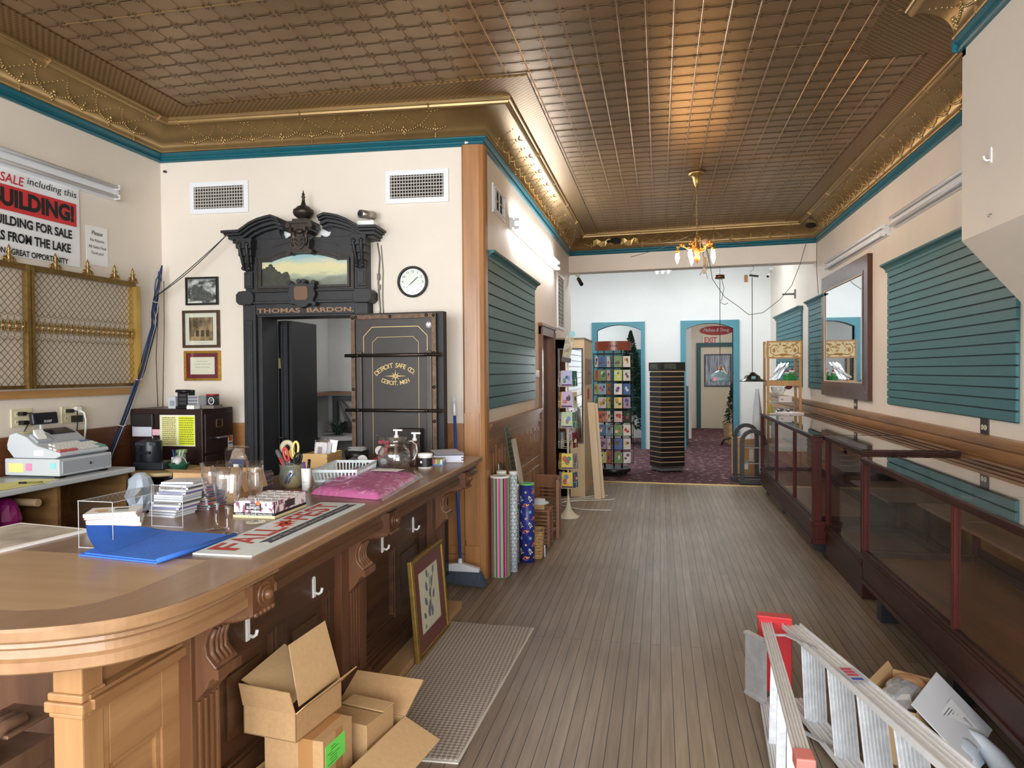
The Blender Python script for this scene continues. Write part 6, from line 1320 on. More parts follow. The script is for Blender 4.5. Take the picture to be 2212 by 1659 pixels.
def space(t, r, h):
    g = G(); rr = r+.0008; q = random.Random(11); C_ = 2*PI*r; k = 0
    rows = int(h/.055)
    for j in range(rows):
        for i in range(5):
            cx_ = C_*(i+.5*(j % 2))/5; cz_ = .04+.055*j; typ = (i*2+j) % 4
            if cz_ > h-.05: continue
            if typ == 0:
                g.mi(0); wrap(g, [(cx_+.022*math.cos(a), cz_+.018*math.sin(a)) for a in [2*PI*k/12 for k in range(12)]], rr); g.mi(2); wrap(g, [(cx_+.034*math.cos(a)*math.cos(.3)-.006*math.sin(a)*math.sin(.3), cz_+.034*math.cos(a)*math.sin(.3)+.006*math.sin(a)) for a in [2*PI*k/14 for k in range(14)]], rr+.0004)
            elif typ == 1:
                g.mi(1); a = .5 if j % 2 else -.4; P_ = [(0,.032),(.012,.012),(.012,-.014),(.02,-.026),(0,-.018),(-.02,-.026),(-.012,-.014),(-.012,.012)]; wrap(g, [(cx_+x*math.cos(a)-z*math.sin(a), cz_+x*math.sin(a)+z*math.cos(a)) for x, z in P_], rr); g.mi(3); wrap(g, [(cx_+.007*math.cos(b), cz_+.007*math.sin(b)) for b in [2*PI*k/8 for k in range(8)]], rr+.0005)
            elif typ == 2:
                g.mi(2); wrap(g, [(cx_+(.014 if k % 2 == 0 else .006)*math.cos(PI/2+PI*k/5), cz_+(.014 if k % 2 == 0 else .006)*math.sin(PI/2+PI*k/5)) for k in range(10)], rr)
            else:
                g.mi(3); wrap(g, [(cx_+.014*math.cos(a), cz_+.014*math.sin(a)) for a in [2*PI*k/10 for k in range(10)]], rr)
            g.mi(4)
            for _ in range(4): sx, sz = cx_+q.uniform(-.035,.035), cz_+q.uniform(-.028,.028); wrap(g, [(sx-.002,sz),(sx,sz-.002),(sx+.002,sz),(sx,sz+.002)], rr)
    obj('space_motifs', g, [plain(232,100,44,.4), plain(236,232,226,.4), plain(244,206,110,.4), plain(126,178,210,.4), PAPER], t)
roll('fat striped pink and green gift wrap roll, nearest of the rolls', -1.228,5.41,.077,.785, plain(150,190,150,.3), stripes)
roll('slim grey blue honeycomb gift wrap roll beside the striped one', -1.150,5.545,.032,.80, plain(222,230,234,.3), hexes)
sw = mat('swirl_print', C(20,20,22), .35); 
def swirl_mat():
    m = sw; N = m.node_tree.nodes; L = m.node_tree.links; tc = N.new('ShaderNodeTexCoord'); v = N.new('ShaderNodeTexVoronoi'); v.inputs['Scale'].default_value = 14; r = N.new('ShaderNodeMath'); r.operation = 'MULTIPLY'; r.inputs[1].default_value = 34; s_ = N.new('ShaderNodeMath'); s_.operation = 'SINE'; c = N.new('ShaderNodeMath'); c.operation = 'GREATER_THAN'; c.inputs[1].default_value = .15
    x = N.new('ShaderNodeMixRGB'); x.inputs[1].default_value = (*C(24,24,26),1); x.inputs[2].default_value = (*C(230,230,230),1)
    L.new(tc.outputs['Object'], v.inputs['Vector']); L.new(v.outputs['Distance'], r.inputs[0]); L.new(r.outputs[0], s_.inputs[0]); L.new(s_.outputs[0], c.inputs[0]); L.new(c.outputs[0], x.inputs[0]); L.new(x.outputs[0], N['Principled BSDF'].inputs['Base Color'])
swirl_mat()
roll('black and white swirl gift wrap roll between the honeycomb and rocket rolls', -1.185,5.765,.036,.66, sw)
roll('navy gift wrap roll with rockets and planets', -1.098,5.86,.062,.66, plain(44,54,140,.35), space, plain(110,200,90,.4))
roll('white gift wrap roll with small red and green sprigs, half hidden behind the striped roll', -1.205,5.53,.02,.72, mat('sprig_print', C(240,240,238), .4, 0, 0, 60, (1,1,1), C(190,60,70), lo=.36, hi=.40))
roll('white gift wrap roll standing behind the striped roll', -1.25,5.565,.04,.80, PAPER)
# sheets of glass and boards leaning on the wainscot
GG = pane('green_glass', (.80,.90,.86), .09); GE = plain(60,120,104,.2)
def sheet(label, name, y0, y1, z1, x0, x1, m, edge=None, th=.006, cat='glass sheet', skew=0):
    t = thing(name, label, cat, (x0, (y0+y1)/2, 0)); L2 = (y1-y0)/2
    def q_(a, b, m_, n_):
        g = G(); g.add([(0,a,0),(th,a,0),(x1-x0+th,a+skew,z1),(x1-x0,a+skew,z1),(0,b,0),(th,b,0),(x1-x0+th,b+skew,z1),(x1-x0,b+skew,z1)], [(0,1,2,3),(7,6,5,4),(0,4,5,1),(1,5,6,2),(2,6,7,3),(3,7,4,0)]); obj(n_, g, m_, t)
    q_(-L2, L2, m, 'sheet')
    if edge: q_(-L2-.006, -L2, edge, 'edge')
sheet('tallest green-edged glass sheet leaning on the wainscot', 'glass_sheet', 5.98, 6.18, 1.125, -1.16,-1.285, GG, GE, skew=-.12)
sheet('shorter green-edged glass sheet leaning behind the gift wrap', 'glass_sheet', 5.78, 5.93, .83, -1.22,-1.29, GG, GE, .008, skew=-.08)
sheet('white painted board leaning beside the tall glass sheet', 'white_board', 6.50, 6.66, .995, -1.19,-1.295, plain(222,218,206,.5), None, .012, 'board', -.35)
sheet('small dark picture sheet leaning on the wainscot behind the rolls', 'dark_sheet', 5.62, 5.72, .85, -1.24,-1.29, plain(70,66,64,.3), plain(190,186,180), .008, 'board')
# folding slatted rack, low stand and wicker basket
RK = wood('rack_brown', C(158,110,76), C(122,80,52), 'z', 12, .5)
t = thing('folding_rack', 'brown wooden folding screen rack with slats standing open on the floor', 'rack', (-1.03,6.72,0))
def leaf(a, b, h, ta, tb):
    a = Vector(a); b = Vector(b); g = G(); d = (b-a)
    for p in (a, b): g.bar((p.x,p.y,0),(p.x,p.y,h),.028,.022,(d.x,d.y,0))
    g.bar((a.x,a.y,h-.02),(b.x,b.y,h-.02),.02,.04); g.bar((a.x,a.y,.05),(b.x,b.y,.05),.02,.03); return g, a, d
for a, b in (((.07,-.0),(.045,.30)), ((.045,.31),(-.20,.34))):
    g, A, d = leaf(a, b, .56, 0, 0); o = obj('leaf_frame', g, RK, t); g = G()
    for k in range(11): z = .08+.036*k; p = A+d*.05; q = A+d*.95; g.bar((p.x,p.y,z),(q.x,q.y,z),.016,.012)
    obj('slats', g, RK, o)
g = G(); p = Vector((.045,.31)); g.bar((p.x,p.y,.50),(-.2,.34,.50),.012,.11); obj('top_panel', g, RK, t)
t = thing('slatted_stand', 'small slatted wooden stand in front of the folding rack', 'stand', (-1.07,6.46,0)); g = G(); W2 = .075
for x in (-W2,W2):
    for y in (-.10,.10): g.box(x-.011,x+.011,y-.011,y+.011,0,.32)
obj('legs', g, RK, t); g = G()
for k in range(8): z = .03+.035*k; g.box(-W2,W2,-.11,-.102,z,z+.012)
for k in range(8): z = .03+.035*k; g.box(W2+.002,W2+.01,-.10,.10,z,z+.012)
obj('slats', g, RK, t); obj('top', G().box(-.09,.09,-.115,.115,.32,.335), RK, t)
t = thing('trinket_box', 'little wooden box with clear lid on the slatted stand', 'box', (-1.085,6.43,.336)); obj('box', G().box(-.05,.05,-.05,.05,0,.05), wood('light_box', C(206,166,120), C(176,136,92), 'x', 20), t); obj('lid', G().lathe([(.085,.05),(.085,.062),(.05,.07),(.05,.09),(.0005,.092)], n=24), plain(214,218,222,.2), t)
t = thing('wicker_basket', 'square wicker basket standing on the floor beside the rocket roll', 'basket', (-1.05,6.03,0), .1)
WK = mat('wicker', C(196,156,100), .7, 0, .45, 40, (1,1,1), bump=.6, bs=70)
g = G(); 
for (a, b, c, d) in (((-.06,-.07),(.06,-.07),.055,.06),): pass
vs = [(-.05,-.09,0),(.05,-.09,0),(.05,.09,0),(-.05,.09,0),(-.062,-.105,.235),(.062,-.105,.235),(.062,.105,.235),(-.062,.105,.235)]; vi = [(x*.88, y*.9, z+.006 if z == 0 else z) for x, y, z in vs]
g.add(vs+vi, [(0,1,5,4),(1,2,6,5),(2,3,7,6),(3,0,4,7),(0,3,2,1),(8,12,13,9),(9,13,14,10),(10,14,15,11),(11,15,12,8),(4,5,13,12),(5,6,14,13),(6,7,15,14),(7,4,12,15),(8,9,10,11)]); obj('basket', g, WK, t)
g = G()
for k in range(9):
    z = .015+.026*k; s_ = z/.235; x = .05+.012*s_+.003; y = .09+.015*s_+.003; g.tube([(-x,-y,z),(x,-y,z),(x,y,z),(-x,y,z)], .006, 6, True)
obj('weave_bands', g, WK, t); g = G().cyl((.075,-.02,.0),(.073,-.01,.10),.005,n=8); obj('tassel', g, PAPER, t)

# slat panels on the partition and the right wall
def slatwall(label, loc, rz, w_, h_, n, moulding=True, side=-1):
    t = thing('slatwall', label, 'slatwall', loc, rz); p = h_/n; g = G()
    for k in range(n): g.box(-w_/2,w_/2,-.022,0,p*k+.006,p*(k+1)-.004)
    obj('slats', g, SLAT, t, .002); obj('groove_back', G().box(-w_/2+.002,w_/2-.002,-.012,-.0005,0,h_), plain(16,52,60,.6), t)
    g = G()
    for k in range(1, n): xe = side*(w_/2-.0045); g.box(xe-.0075,xe+.0075,-.0225,-.004,p*k-.006,p*k+.008)
    g.box(side*(w_/2-.0045)-.006,side*(w_/2-.0045)+.006,-.0065,-.0045,0,h_); obj('slot_ends', g, plain(220,220,214,.6), t)
    if moulding:
        g = G(); P_ = [(-.0,h_-.01),(-.03,h_-.01),(-.034,h_+.012),(-.05,h_+.03),(-.075,h_+.042),(-.08,h_+.05),(-.08,h_+.062),(0,h_+.062)]
        g.prism([(y, z) for y, z in P_], (-w_/2-.03,0,0), (0,1,0), (0,0,1), (w_+.06,0,0)); obj('crown', g, SLAT, t, .001)
    return t
slatwall('teal slat panel on the partition wall left of the doorway', (-1.337,6.51,1.30), PI/2, 2.13, 1.19, 13, side=1)
slatwall('large teal slat panel on the right wall beside the pier', (2.117,6.03,1.265), -PI/2, 2.47, 1.25, 18)
slatwall('narrow teal slat panel on the right wall behind the tall mirror', (2.117,10.33,1.33), -PI/2, 1.14, 1.18, 15)
slatwall('farthest teal slat panel on the right wall of the rear hall', (2.117,12.6,1.33), -PI/2, 2.35, 1.17, 15)
t = thing('thermostat', 'small round white thermostat on the partition beside the door casing', 'thermostat', (-1.34,7.75,1.57), PI/2); obj('body', G().cyl((0,-.0,0),(0,-.035,0),.045,.04,24), WHITE, t, .002); obj('dial', G().cyl((0,-.035,0),(0,-.038,0),.02,n=20), plain(206,206,204), t)

# ---------------------------------------------------------------- rear of the shop
# wire spinner of small books
CREAM = plain(226,218,190,.4); q = random.Random(21)
t = thing('book_spinner', 'cream wire spinner rack on a trumpet foot near the doorway', 'display rack', (-.985,7.72,0))
obj('foot', G().lathe([(.0005,.0),(.125,.0),(.12,.012),(.07,.04),(.035,.09),(.018,.17),(.012,.25)], n=36), CREAM, t); obj('pole', G().cyl((0,0,.2),(0,0,1.72),.013,n=12), CREAM, t)
TZ_ = [.325,.53,.76,.98,1.20,1.43]
for z in TZ_:
    g = G()
    for a in range(4):
        c, s_ = math.cos(a*PI/2), math.sin(a*PI/2); R_ = lambda x, y: (x*c-y*s_, x*s_+y*c)
        for zz, d in ((0,.06),(.07,.075)):
            P_ = [R_(-.065,-.05), R_(-.065,-.05-d+.03), R_(.065,-.05-d+.03), R_(.065,-.05)]; g.tube([(x,y,z+zz) for x, y in P_], .0022, 5)
        for x in (-.06,.06): p0 = R_(x,-.05); p1 = R_(x,-.095); g.tube([(*p0,z+.17),(*p0,z),(*p1,z+.0),(*p1,z+.08)], .0022, 5)
        p0 = R_(0,-.01); p1 = R_(0,-.05); g.tube([(*p0,z+.01),(*p1,z+.01)], .003, 5)
    obj('wire_pocket', g, CREAM, t)
def card(name, label, loc, rz, w_, h_, face, motif, group, cat, foot=None, th=.008, tilt_=.06):
    t = thing(name, label, cat, loc, rz, group); t.rotation_euler = (-tilt_, 0, rz)
    obj('cover', G().box(-w_/2,w_/2,-th/2,th/2,0,h_), face, t)
    g = G(); r_ = random.Random(label); y = -th/2-.0006
    for k in range(3):
        g.mi(k % len(motif)); cx_ = r_.uniform(-.25,.25)*w_; cz_ = r_.uniform(.35,.75)*h_; a = r_.uniform(.12,.24)*w_; b = r_.uniform(.1,.2)*h_
        g.add([(cx_+a*math.cos(u), y-.0002*k, cz_+b*math.sin(u)) for u in [2*PI*i/9 for i in range(9)]], [tuple(range(9))])
    obj('cover_picture', g, motif, t)
    if foot: obj('title_strip', G().box(-w_/2,w_/2,y-.0006,y+.0006,.004,h_*.12), foot, t)
    return t
PUR = plain(96,36,104,.5); TIER = ['lowest','second','third','fourth','fifth','top']
FR = [(242,206,60),(236,214,80),None,(196,214,170),(206,176,214),(190,186,222)]; FN = ['yellow','yellow framed white','','landscape picture','pinkish lilac','pale violet']
MOT = [plain(120,150,206,.5), plain(206,96,70,.5), plain(86,140,120,.5), plain(236,220,190,.5), plain(150,110,80,.5), plain(70,66,90,.5)]
SG = 'small books on the cream wire spinner'
for k, z in enumerate(TZ_):
    if FR[k]: card('small_book', '%s small book facing the room, %s tier of the cream spinner' % (FN[k], TIER[k]), (-.985,7.72-.085,z+.006), 0, .115, .17, plain(*FR[k], rough=.4), [MOT[(k)%6], MOT[(k+1)%6], MOT[(k+3)%6]], SG, 'book', PUR)
    for j, (dx, dy, rz, cl, cn) in enumerate(((-.085,-.035,-1.15,[(206,212,216),(232,196,70),(150,160,170),(196,202,210),(232,186,60),(216,206,196)][k],'left'), (.085,-.03,1.2,[(60,110,150),(150,150,160),(120,40,60),(96,150,140),(206,214,200),(40,110,104)][k],'right'), (-.075,.03,-1.9,[(150,140,170),(166,150,140),(96,112,126),(130,60,70),(226,222,210),(120,130,126)][k],'rear left'))):
        card('small_book', '%s small book, %s tier of the cream spinner, in its %s pocket' % (['blue grey','yellow topped','plain','white and maroon','orange','grey'][(k+j*2) % 6], TIER[k], cn), (-.985+dx,7.72+dy,z+.006), rz, .1, .165, plain(*cl, rough=.4), [MOT[(k+j)%6], MOT[(k+j+2)%6]], SG, 'book')
t = thing('rack_header', 'tilted header card with pale blue oval clipped on top of the cream spinner', 'sign', (-.98,7.70,1.72), .1); obj('card', G().rbox((0,0,.12),(.09,.006,.26), ry=.18), mat('header_print', C(206,206,176), .5, 0, 0, 14, (1,1,1), C(120,90,70)), t); obj('oval', G().cyl((.05,-.006,.28),(.05,.0,.28),.035,n=18).xf(0, Matrix.Translation((0,0,.0))), plain(150,206,216), t); obj('base_strip', G().rbox((-.015,-.004,.0),(.1,.004,.05), ry=.18), plain(70,56,66), t)

# maple cabinet with mirror and the boards leaning on it
MAP = wood('maple_laminate', C(222,198,158), C(208,180,138), 'z', 6, .4); 
t = thing('mirror_cabinet', 'tall pale maple laminate cabinet with a dark-edged mirror on its front', 'cabinet', (-1.12,9.0,0))
obj('carcass', G().box(-.18,.185,0,1.05,0,1.78).box(-.18,.185,.0,1.05,1.78,2.0).box(-.18,.0,0,1.05,0,2.0), MAP, t); obj('top', G().box(-.19,.195,-.01,1.06,2.0,2.02), plain(120,104,86), t)
m_ = obj('mirror_frame', G().frame(-.155,.17,.68,1.89,.02,-.014,0), plain(66,66,72,.4), t); obj('mirror', G().box(-.137,.152,-.006,-.004,.69,1.88), mat('mirror_silver', (.86,.88,.9), .02, 1), m_)
obj('niche', G().box(.186,.19,.12,.95,1.42,1.76), plain(150,128,110), t); obj('red_sticker', G().box(.185,.188,.35,.62,1.22,1.36), plain(186,44,56), t); obj('lock', G().cyl((.186,.5,1.58),(.21,.5,1.58),.02,n=10), STEEL, t)
for k, (x, y, h, l) in enumerate(((-.80,8.86,1.2,'front pale board leaning against the maple cabinet side'),(-.765,8.93,1.185,'rear pale board leaning against the maple cabinet side'))):
    g = G(); g.add([(0,0,0),(.085,0,0),(-.01,.10,h),(-.095,.10,h),(0,.02,0),(.085,.02,0),(-.01,.12,h),(-.095,.12,h)], [(0,1,2,3),(7,6,5,4),(0,4,5,1),(1,5,6,2),(2,6,7,3),(3,7,4,0)]); solo('leaning_board', g, MAP, l, 'board', (x,y,0))
def cable(pts, label, c=(226,222,212), r=.006):
    P_ = dense(pts, 6); solo('floor_cable', G().tube([(x,y,.008) for x, y in P_], r, 6), plain(*c), label, 'cable')
cable([(-1.25,8.70),(-1.0,8.85),(-.80,9.05),(-.66,9.10),(-.70,8.95),(-.9,8.82),(-1.15,8.60)], 'white cable looped on the floor before the maple cabinet, rearmost'); cable([(-1.2,8.5),(-1.05,8.62),(-.85,8.72),(-.6,8.80),(-.56,8.86)], 'white cable with a plug end on the floor, middle one'); cable([(-1.15,8.35),(-1.0,8.20),(-.8,8.12),(-.55,8.14)], 'white cable trailing over the floorboards, nearest')

# tall black spinner of greeting cards
t = thing('card_spinner', 'tall black greeting card spinner with reddish wooden header band', 'display rack', (-.70,11.0,0), .0)
obj('base', G().cyl((0,0,.055),(0,0,.115),.26,n=40), plain(26,26,28,.35), t, .01)
for a in (.5,2.0,3.6,5.2): obj('caster', G().ball((.2*math.cos(a),.2*math.sin(a),.028),(.025,.025,.028),10,7), BLACK, t)
for x, y in ((-.13,-.05),(.0,.1),(.13,-.05)): obj('pole', G().cyl((x,y,.11),(x,y,1.92),.014,n=10), BLACK, t)
g = G()
for k in range(9):
    z = .20+.207*k
    g.tube([(-.30,-.06,z),(-.28,-.16,z),(-.02,-.2,z),(.02,-.2,z),(.25,-.17,z),(.3,-.04,z),(.25,.12,z),(-.25,.12,z)], .006, 5, True)
for x, y in ((-.30,-.06),(-.28,-.16),(-.15,-.18),(-.02,-.2),(.02,-.2),(.14,-.185),(.25,-.17),(.3,-.04)): g.tube([(x,y,.18),(x,y,1.87)], .004, 5)
obj('wire_frame', g, BLACK, t)
g = G(); n = 14; vs = []
for zz in (1.905,2.045):
    for i in range(n+1): a = -PI*.92+PI*.84*i/n; vs.append((.30*math.cos(a)*.95, .24*math.sin(a), zz))
g.add(vs, [(i, i+1, n+1+i+1, n+1+i) for i in range(n)], True); g.add([(x*.97, y*.97, z) for x, y, z in vs], [(n+1+i, n+1+i+1, i+1, i) for i in range(n)], True)
h_ = obj('header', g, wood('header_cherry', C(160,78,52), C(130,56,38), 'x', 8, .3, .3), t); vs, fs = text_mesh('plum', w=.12, h=.035, align='C', shear=.3); g = G(); g.add([(x+.02,-.243,1.96+y) for x, y in vs], fs); obj('lettering', g, INK, h_)
q = random.Random(33); CC = [(236,200,200,'rosy'),(226,230,236,'white'),(70,110,170,'blue'),(206,214,110,'lime green'),(40,36,36,'black'),(236,220,150,'yellow'),(150,190,214,'sky blue'),(226,226,222,'pale grey'),(210,120,80,'orange'),(120,150,90,'green'),(180,150,180,'mauve'),(240,238,230,'cream')]
COLN = [(-.245,-.125,-.75,.075,'far left column'),(-.155,-.195,.0,.12,'left front column'),(-.055,-.19,.75,.06,'left inner column'),(.085,-.215,-.05,.12,'right front column'),(.215,-.19,.28,.11,'right side column'),(-.285,.0,-1.3,.08,'outer left column')]
ROW = ['bottom','second','third','fourth','fifth','sixth','seventh','top']
MC = [plain(206,60,60,.5),plain(60,110,80,.5),plain(70,80,160,.5),plain(236,236,232,.5),plain(120,80,60,.5),plain(226,170,60,.5)]
for k in range(8):
    for j, (x, y, rz, w_, cn) in enumerate(COLN):
        c = CC[(k*5+j*3+q.randrange(3)) % 12]
        card('greeting_card', '%s greeting card in the %s of the black spinner, %s row' % (c[3], cn, ROW[k]), (-.70+x,11.0+y,.205+.207*k), rz, w_, .165, plain(*c[:3], rough=.4), [MC[(k+j)%6], MC[(k+2*j+1)%6]], 'greeting cards on the black spinner', 'card')

# black slat tower
t = thing('slat_tower', 'black six-sided slat display tower on a grey wheeled base', 'display tower', (.115,11.55,0), 0)
hexp = [(-.10,-.27),(.262,-.07),(.262,.19),(.09,.3),(-.27,.2),(-.275,-.02)]
hexp = [(-.095,-.30),(.262,-.14),(.262,.14),(.09,.3),(-.265,.2),(-.272,-.06)]
obj('core', G().slab([(x*.95,y*.95) for x, y in hexp], .09, 1.60), wood('mdf_edge', C(232,196,150), C(214,176,130), 'x', 8, .6), t)
g = G(); n = 19; p = 1.49/n
for k in range(n): g.slab(hexp, .095+p*k, .095+p*(k+1)-.014)
obj('slats', g, plain(26,22,22,.4), t); g = G().slab([(x*1.05,y*1.05) for x, y in hexp], 1.59, 1.725); hd = obj('header', g, plain(34,28,28,.4), t); 
g = G()
for (a, b, u0, u1) in ((5,0,.15,.75),(0,1,.15,.62)):
    A = Vector(hexp[a])*1.056; B = Vector(hexp[b])*1.056; p0 = A+(B-A)*u0; p1 = A+(B-A)*u1; g.quad((p0.x,p0.y,1.62),(p1.x,p1.y,1.62),(p1.x,p1.y,1.70),(p0.x,p0.y,1.70))
obj('header_picture', g, mat('dim_print', C(96,104,86), .4, 0, .6, 20), hd); obj('base', G().slab([(x*.92,y*.92) for x, y in hexp], .03, .075), plain(96,98,102,.4), t)
for x, y in ((-.15,-.2),(.2,-.1),(.1,.22),(-.2,.12)): obj('caster', G().ball((x,y,.022),.02,8,6), BLACK, t)

# artificial trees beyond the arches
FIR = mat('fir_green', C(40,72,50), .7, 0, .5, 25)
def fir(label, loc, h, r, seed, n=1400, base=.12, trunkh=.3):
    t = thing('artificial_tree', label, 'tree', loc); q = random.Random(seed); g = G()
    for i in range(n):
        u = q.random()**.75; z = trunkh+(h-trunkh)*u*.97; rr = r*(1-u)**.9+.03; a = q.uniform(0,2*PI); l = rr*q.uniform(.35,1.0); c, s_ = math.cos(a), math.sin(a)
        p0 = Vector((l*.55*c, l*.55*s_, z+.02)); p1 = Vector((l*c, l*s_, z-.06*l+q.uniform(-.02,.05))); sd = Vector((-s_, c, 0))*q.uniform(.012,.028); up = Vector((0,0,q.uniform(.01,.03)))
        g.add([p0, (p0+p1)/2+sd+up, p1, (p0+p1)/2-sd-up*.3], [(0,1,2,3)])
    obj('foliage', g, FIR, t); obj('trunk', G().cyl((0,0,0),(0,0,h*.95),.02,.006,8), plain(90,66,44,.8), t); return t
fir('tall green artificial fir tree behind the left archway', (-.62,15.75,.008), 2.5, .62, 1, 2600); fir('small green artificial fir standing in a wooden planter behind the right archway', (1.56,16.0,.40), .98, .26, 2, 900, trunkh=.0)
t = thing('wooden_planter', 'light wooden tub planter behind the right archway', 'planter', (1.57,16.0,.008), .3); g = G(); g.prism([(-.14,0),(.14,0),(.19,.44),(-.19,.44)], (0,-.16,0), (1,0,0), (0,0,1), (0,.32,0)); obj('tub', g, wood('pale_planter', C(214,180,132), C(186,146,100), 'x', 9), t); obj('band', G().box(-.19,.19,-.17,-.16,.2,.235), wood('pale_planter', C(214,180,132), C(186,146,100)), t)
solo('black_hoop', G().tube([(-.16,0,.02),(-.1,0,.14),(.05,0,.17),(.18,0,.17)], .022, 8), BLACK, 'low black curved stand foot on the carpet beside the planter', 'stand', (1.42,15.45,.008))
# exit door, signs, back room
d = setting('door_4', G().frame(.99,2.12,-.1,2.34,.11,20.02,20.1), mat('dark_teal_casing', C(36,86,98), .45)); lf = obj('door_leaf', G().box(1.1,2.02,20.06,20.1,.01,2.24), plain(226,214,192,.5), d); obj('curtained_pane', G().box(1.22,1.88,20.045,20.06,1.18,2.0), mat('curtain_print', C(206,214,230), .6, 0, 0, 9, (6,1,.3), C(70,80,110)), lf); obj('pane_frame', G().frame(1.19,1.91,1.15,2.03,.03,20.035,20.06), plain(70,76,90), lf)
t = thing('exit_sign', 'white exit sign with red letters above the rear door', 'sign', (1.36,20.1,2.415)); obj('box', G().box(-.21,.21,-.05,0,-.11,.11), plain(232,230,222,.5), t); obj('lettering', letters(G(), [dict(body='EXIT', w=.33, h=.15, y=-.075, align='C', bold=.03)], -.0515), plain(206,84,84), t)
t = thing('oval_sign', 'red oval sign with white script hanging beyond the right archway', 'sign', (1.25,16.6,2.485)); g = G(); g.plate([(.37*math.cos(a),.105*math.sin(a)) for a in [2*PI*k/40 for k in range(40)]], -.015, 0); obj('board', g, plain(182,34,40,.4), t); obj('lettering', letters(G(), [dict(body='Melissa & Doug', w=.56, h=.075, y=-.02, align='C', shear=.25)], -.017), PAPER, t)
g = G().tube([(-.2,0,.08),(-.2,0,1.81)], .003, 4).tube([(.2,0,.08),(.2,0,1.81)], .003, 4); obj('hanging_wire', g, STEEL, t)
slatwall('teal slat panel on the back room wall seen through the left archway', (-1.4,17.0,.55), 0, 3.0, 1.55, 14, False); slatwall('teal slat panel seen edge-on beyond the right archway', (.72,18.6,.9), PI/2, 2.0, 1.4, 10, False)
solo('dark_cabinet', G().box(-.1,.1,-.3,.3,0,1.25), WALNUT, 'narrow dark cabinet just beyond the left side of the right archway', 'cabinet', (.50,15.9,.008))

# security pedestals, parcels and cloth
def pedestal(label, x, y, rz, h=.80, w_=.30):
    t = thing('security_gate', label, 'gate', (x,y,.008), rz); PC = plain(66,64,66,.45); r = w_/2
    P_ = [(-r,0,.06),(-r,0,h-r)]+[(r*math.cos(PI-PI*k/14),0,h-r+r*math.sin(PI-PI*k/14)) for k in range(1,14)]+[(r,0,h-r),(r,0,.06)]; g = G()
    for i in range(len(P_)-1): g.bar(P_[i], P_[i+1], .055, .045, (0,1,0))
    obj('hoop', g, PC, t, .004); obj('base', G().box(-r-.05,r+.05,-.07,.07,0,.07), PC, t, .01)
    for z in (.28,.5): obj('crossbar', G().box(-r,r,-.01,.01,z,z+.012), plain(150,150,150), t)
pedestal('rear black hooped security gate beside the far display case', 1.205,10.62,.12); pedestal('front black hooped security gate beside the far display case', 1.27,10.33,.05,.74,.30)
t = thing('flat_parcel', 'brown cardboard parcel with white print leaning behind the security gates', 'box', (1.33,11.2,.008), .4); obj('box', G().box(-.12,.12,-.05,.05,0,.55), CARD, t, .003); obj('print', G().box(-.04,.03,-.053,-.05,.22,.40), plain(226,226,220), t); obj('tape', G().box(-.122,-.06,-.052,.052,.1,.2), PAPER, t)
solo('flat_parcel', G().box(-.09,.09,-.04,.04,0,.56), CARD2, 'plain brown carton standing left of the printed parcel', 'box', (1.17,11.35,.008), .1)
g = G(); n = 14; vs = []
for j in range(8):
    z = .05+1.25*(1-j/7); wd = .02+.085*(j/7)**1.0
    for i in range(n): a = 2*PI*i/n; k = 1+.32*math.sin(a*5+j*.6); vs.append((wd*1.2*k*math.cos(a), wd*.7*k*math.sin(a), z))
g.add(vs, [(j*n+i, (j+1)*n+i, (j+1)*n+(i+1) % n, j*n+(i+1) % n) for j in range(7) for i in range(n)], True); solo('white_drape', g, mat('white_cloth', C(226,232,240), .6), 'long white cloth draped down beside the oak display stand', 'cloth', (1.44,11.25,.008))
# oak display stand with shelves
OAKL = wood('light_oak', C(204,156,92), C(176,126,68), 'z', 12, .4)
t = thing('display_stand', 'open oak display stand with an ornamental header panel', 'display stand', (1.72,10.78,.008)); X, Y = .215,.18
for x in (-X,X):
    for y in (-Y,Y): obj('post', G().box(x-.017,x+.017,y-.017,y+.017,0,2.0), OAKL, t)
OR = mat('ornament_print', C(244,226,176), .5, 0, 0, 16, (1,1,1.4), C(190,140,70), lo=.40, hi=.47)
hp = obj('header', G().box(-X,X,-Y-.02,-Y,1.76,1.975).box(-X-.0,-X+.015,-Y,Y,1.76,1.97), OR, t); obj('header_frame', G().frame(-X-.02,X+.02,1.745,1.995,.02,-Y-.03,-Y-.01), OAKL, t)
g = G()
for s_ in (1,-1):
    g.tube([(s_*.05,-Y-.022,1.80),(s_*.12,-Y-.022,1.79),(s_*.18,-Y-.022,1.83),(s_*.185,-Y-.022,1.90),(s_*.15,-Y-.022,1.94),(s_*.10,-Y-.022,1.93)], .006, 5); g.tube([(s_*.08,-Y-.022,1.84),(s_*.11,-Y-.022,1.88),(s_*.07,-Y-.022,1.91),(s_*.1,-Y-.022,1.94)], .004, 5); g.ball((s_*.14,-Y-.02,1.86),(.02,.004,.03),8,5)
g.ball((0,-Y-.02,1.80),(.07,.005,.015),10,5); g.ball((0,-Y-.02,1.93),(.03,.004,.012),8,5)
obj('ornament', g, plain(186,132,60,.5), hp)
for z in (1.36,): obj('rail', G().box(-X,X,-Y-.018,-Y,z,z+.075).box(-X,X,Y,Y+.018,z,z+.075).box(-X-.018,-X,-Y,Y,z,z+.075).box(X,X+.018,-Y,Y,z,z+.075), OAKL, t)
for z in (1.385,1.12,.80,.45): obj('glass_shelf', G().box(-X+.01,X-.01,-Y,Y,z,z+.008), GG, t)
obj('low_rail', G().box(-X,X,-Y-.018,-Y,.55,.62), OAKL, t)
zb = .008
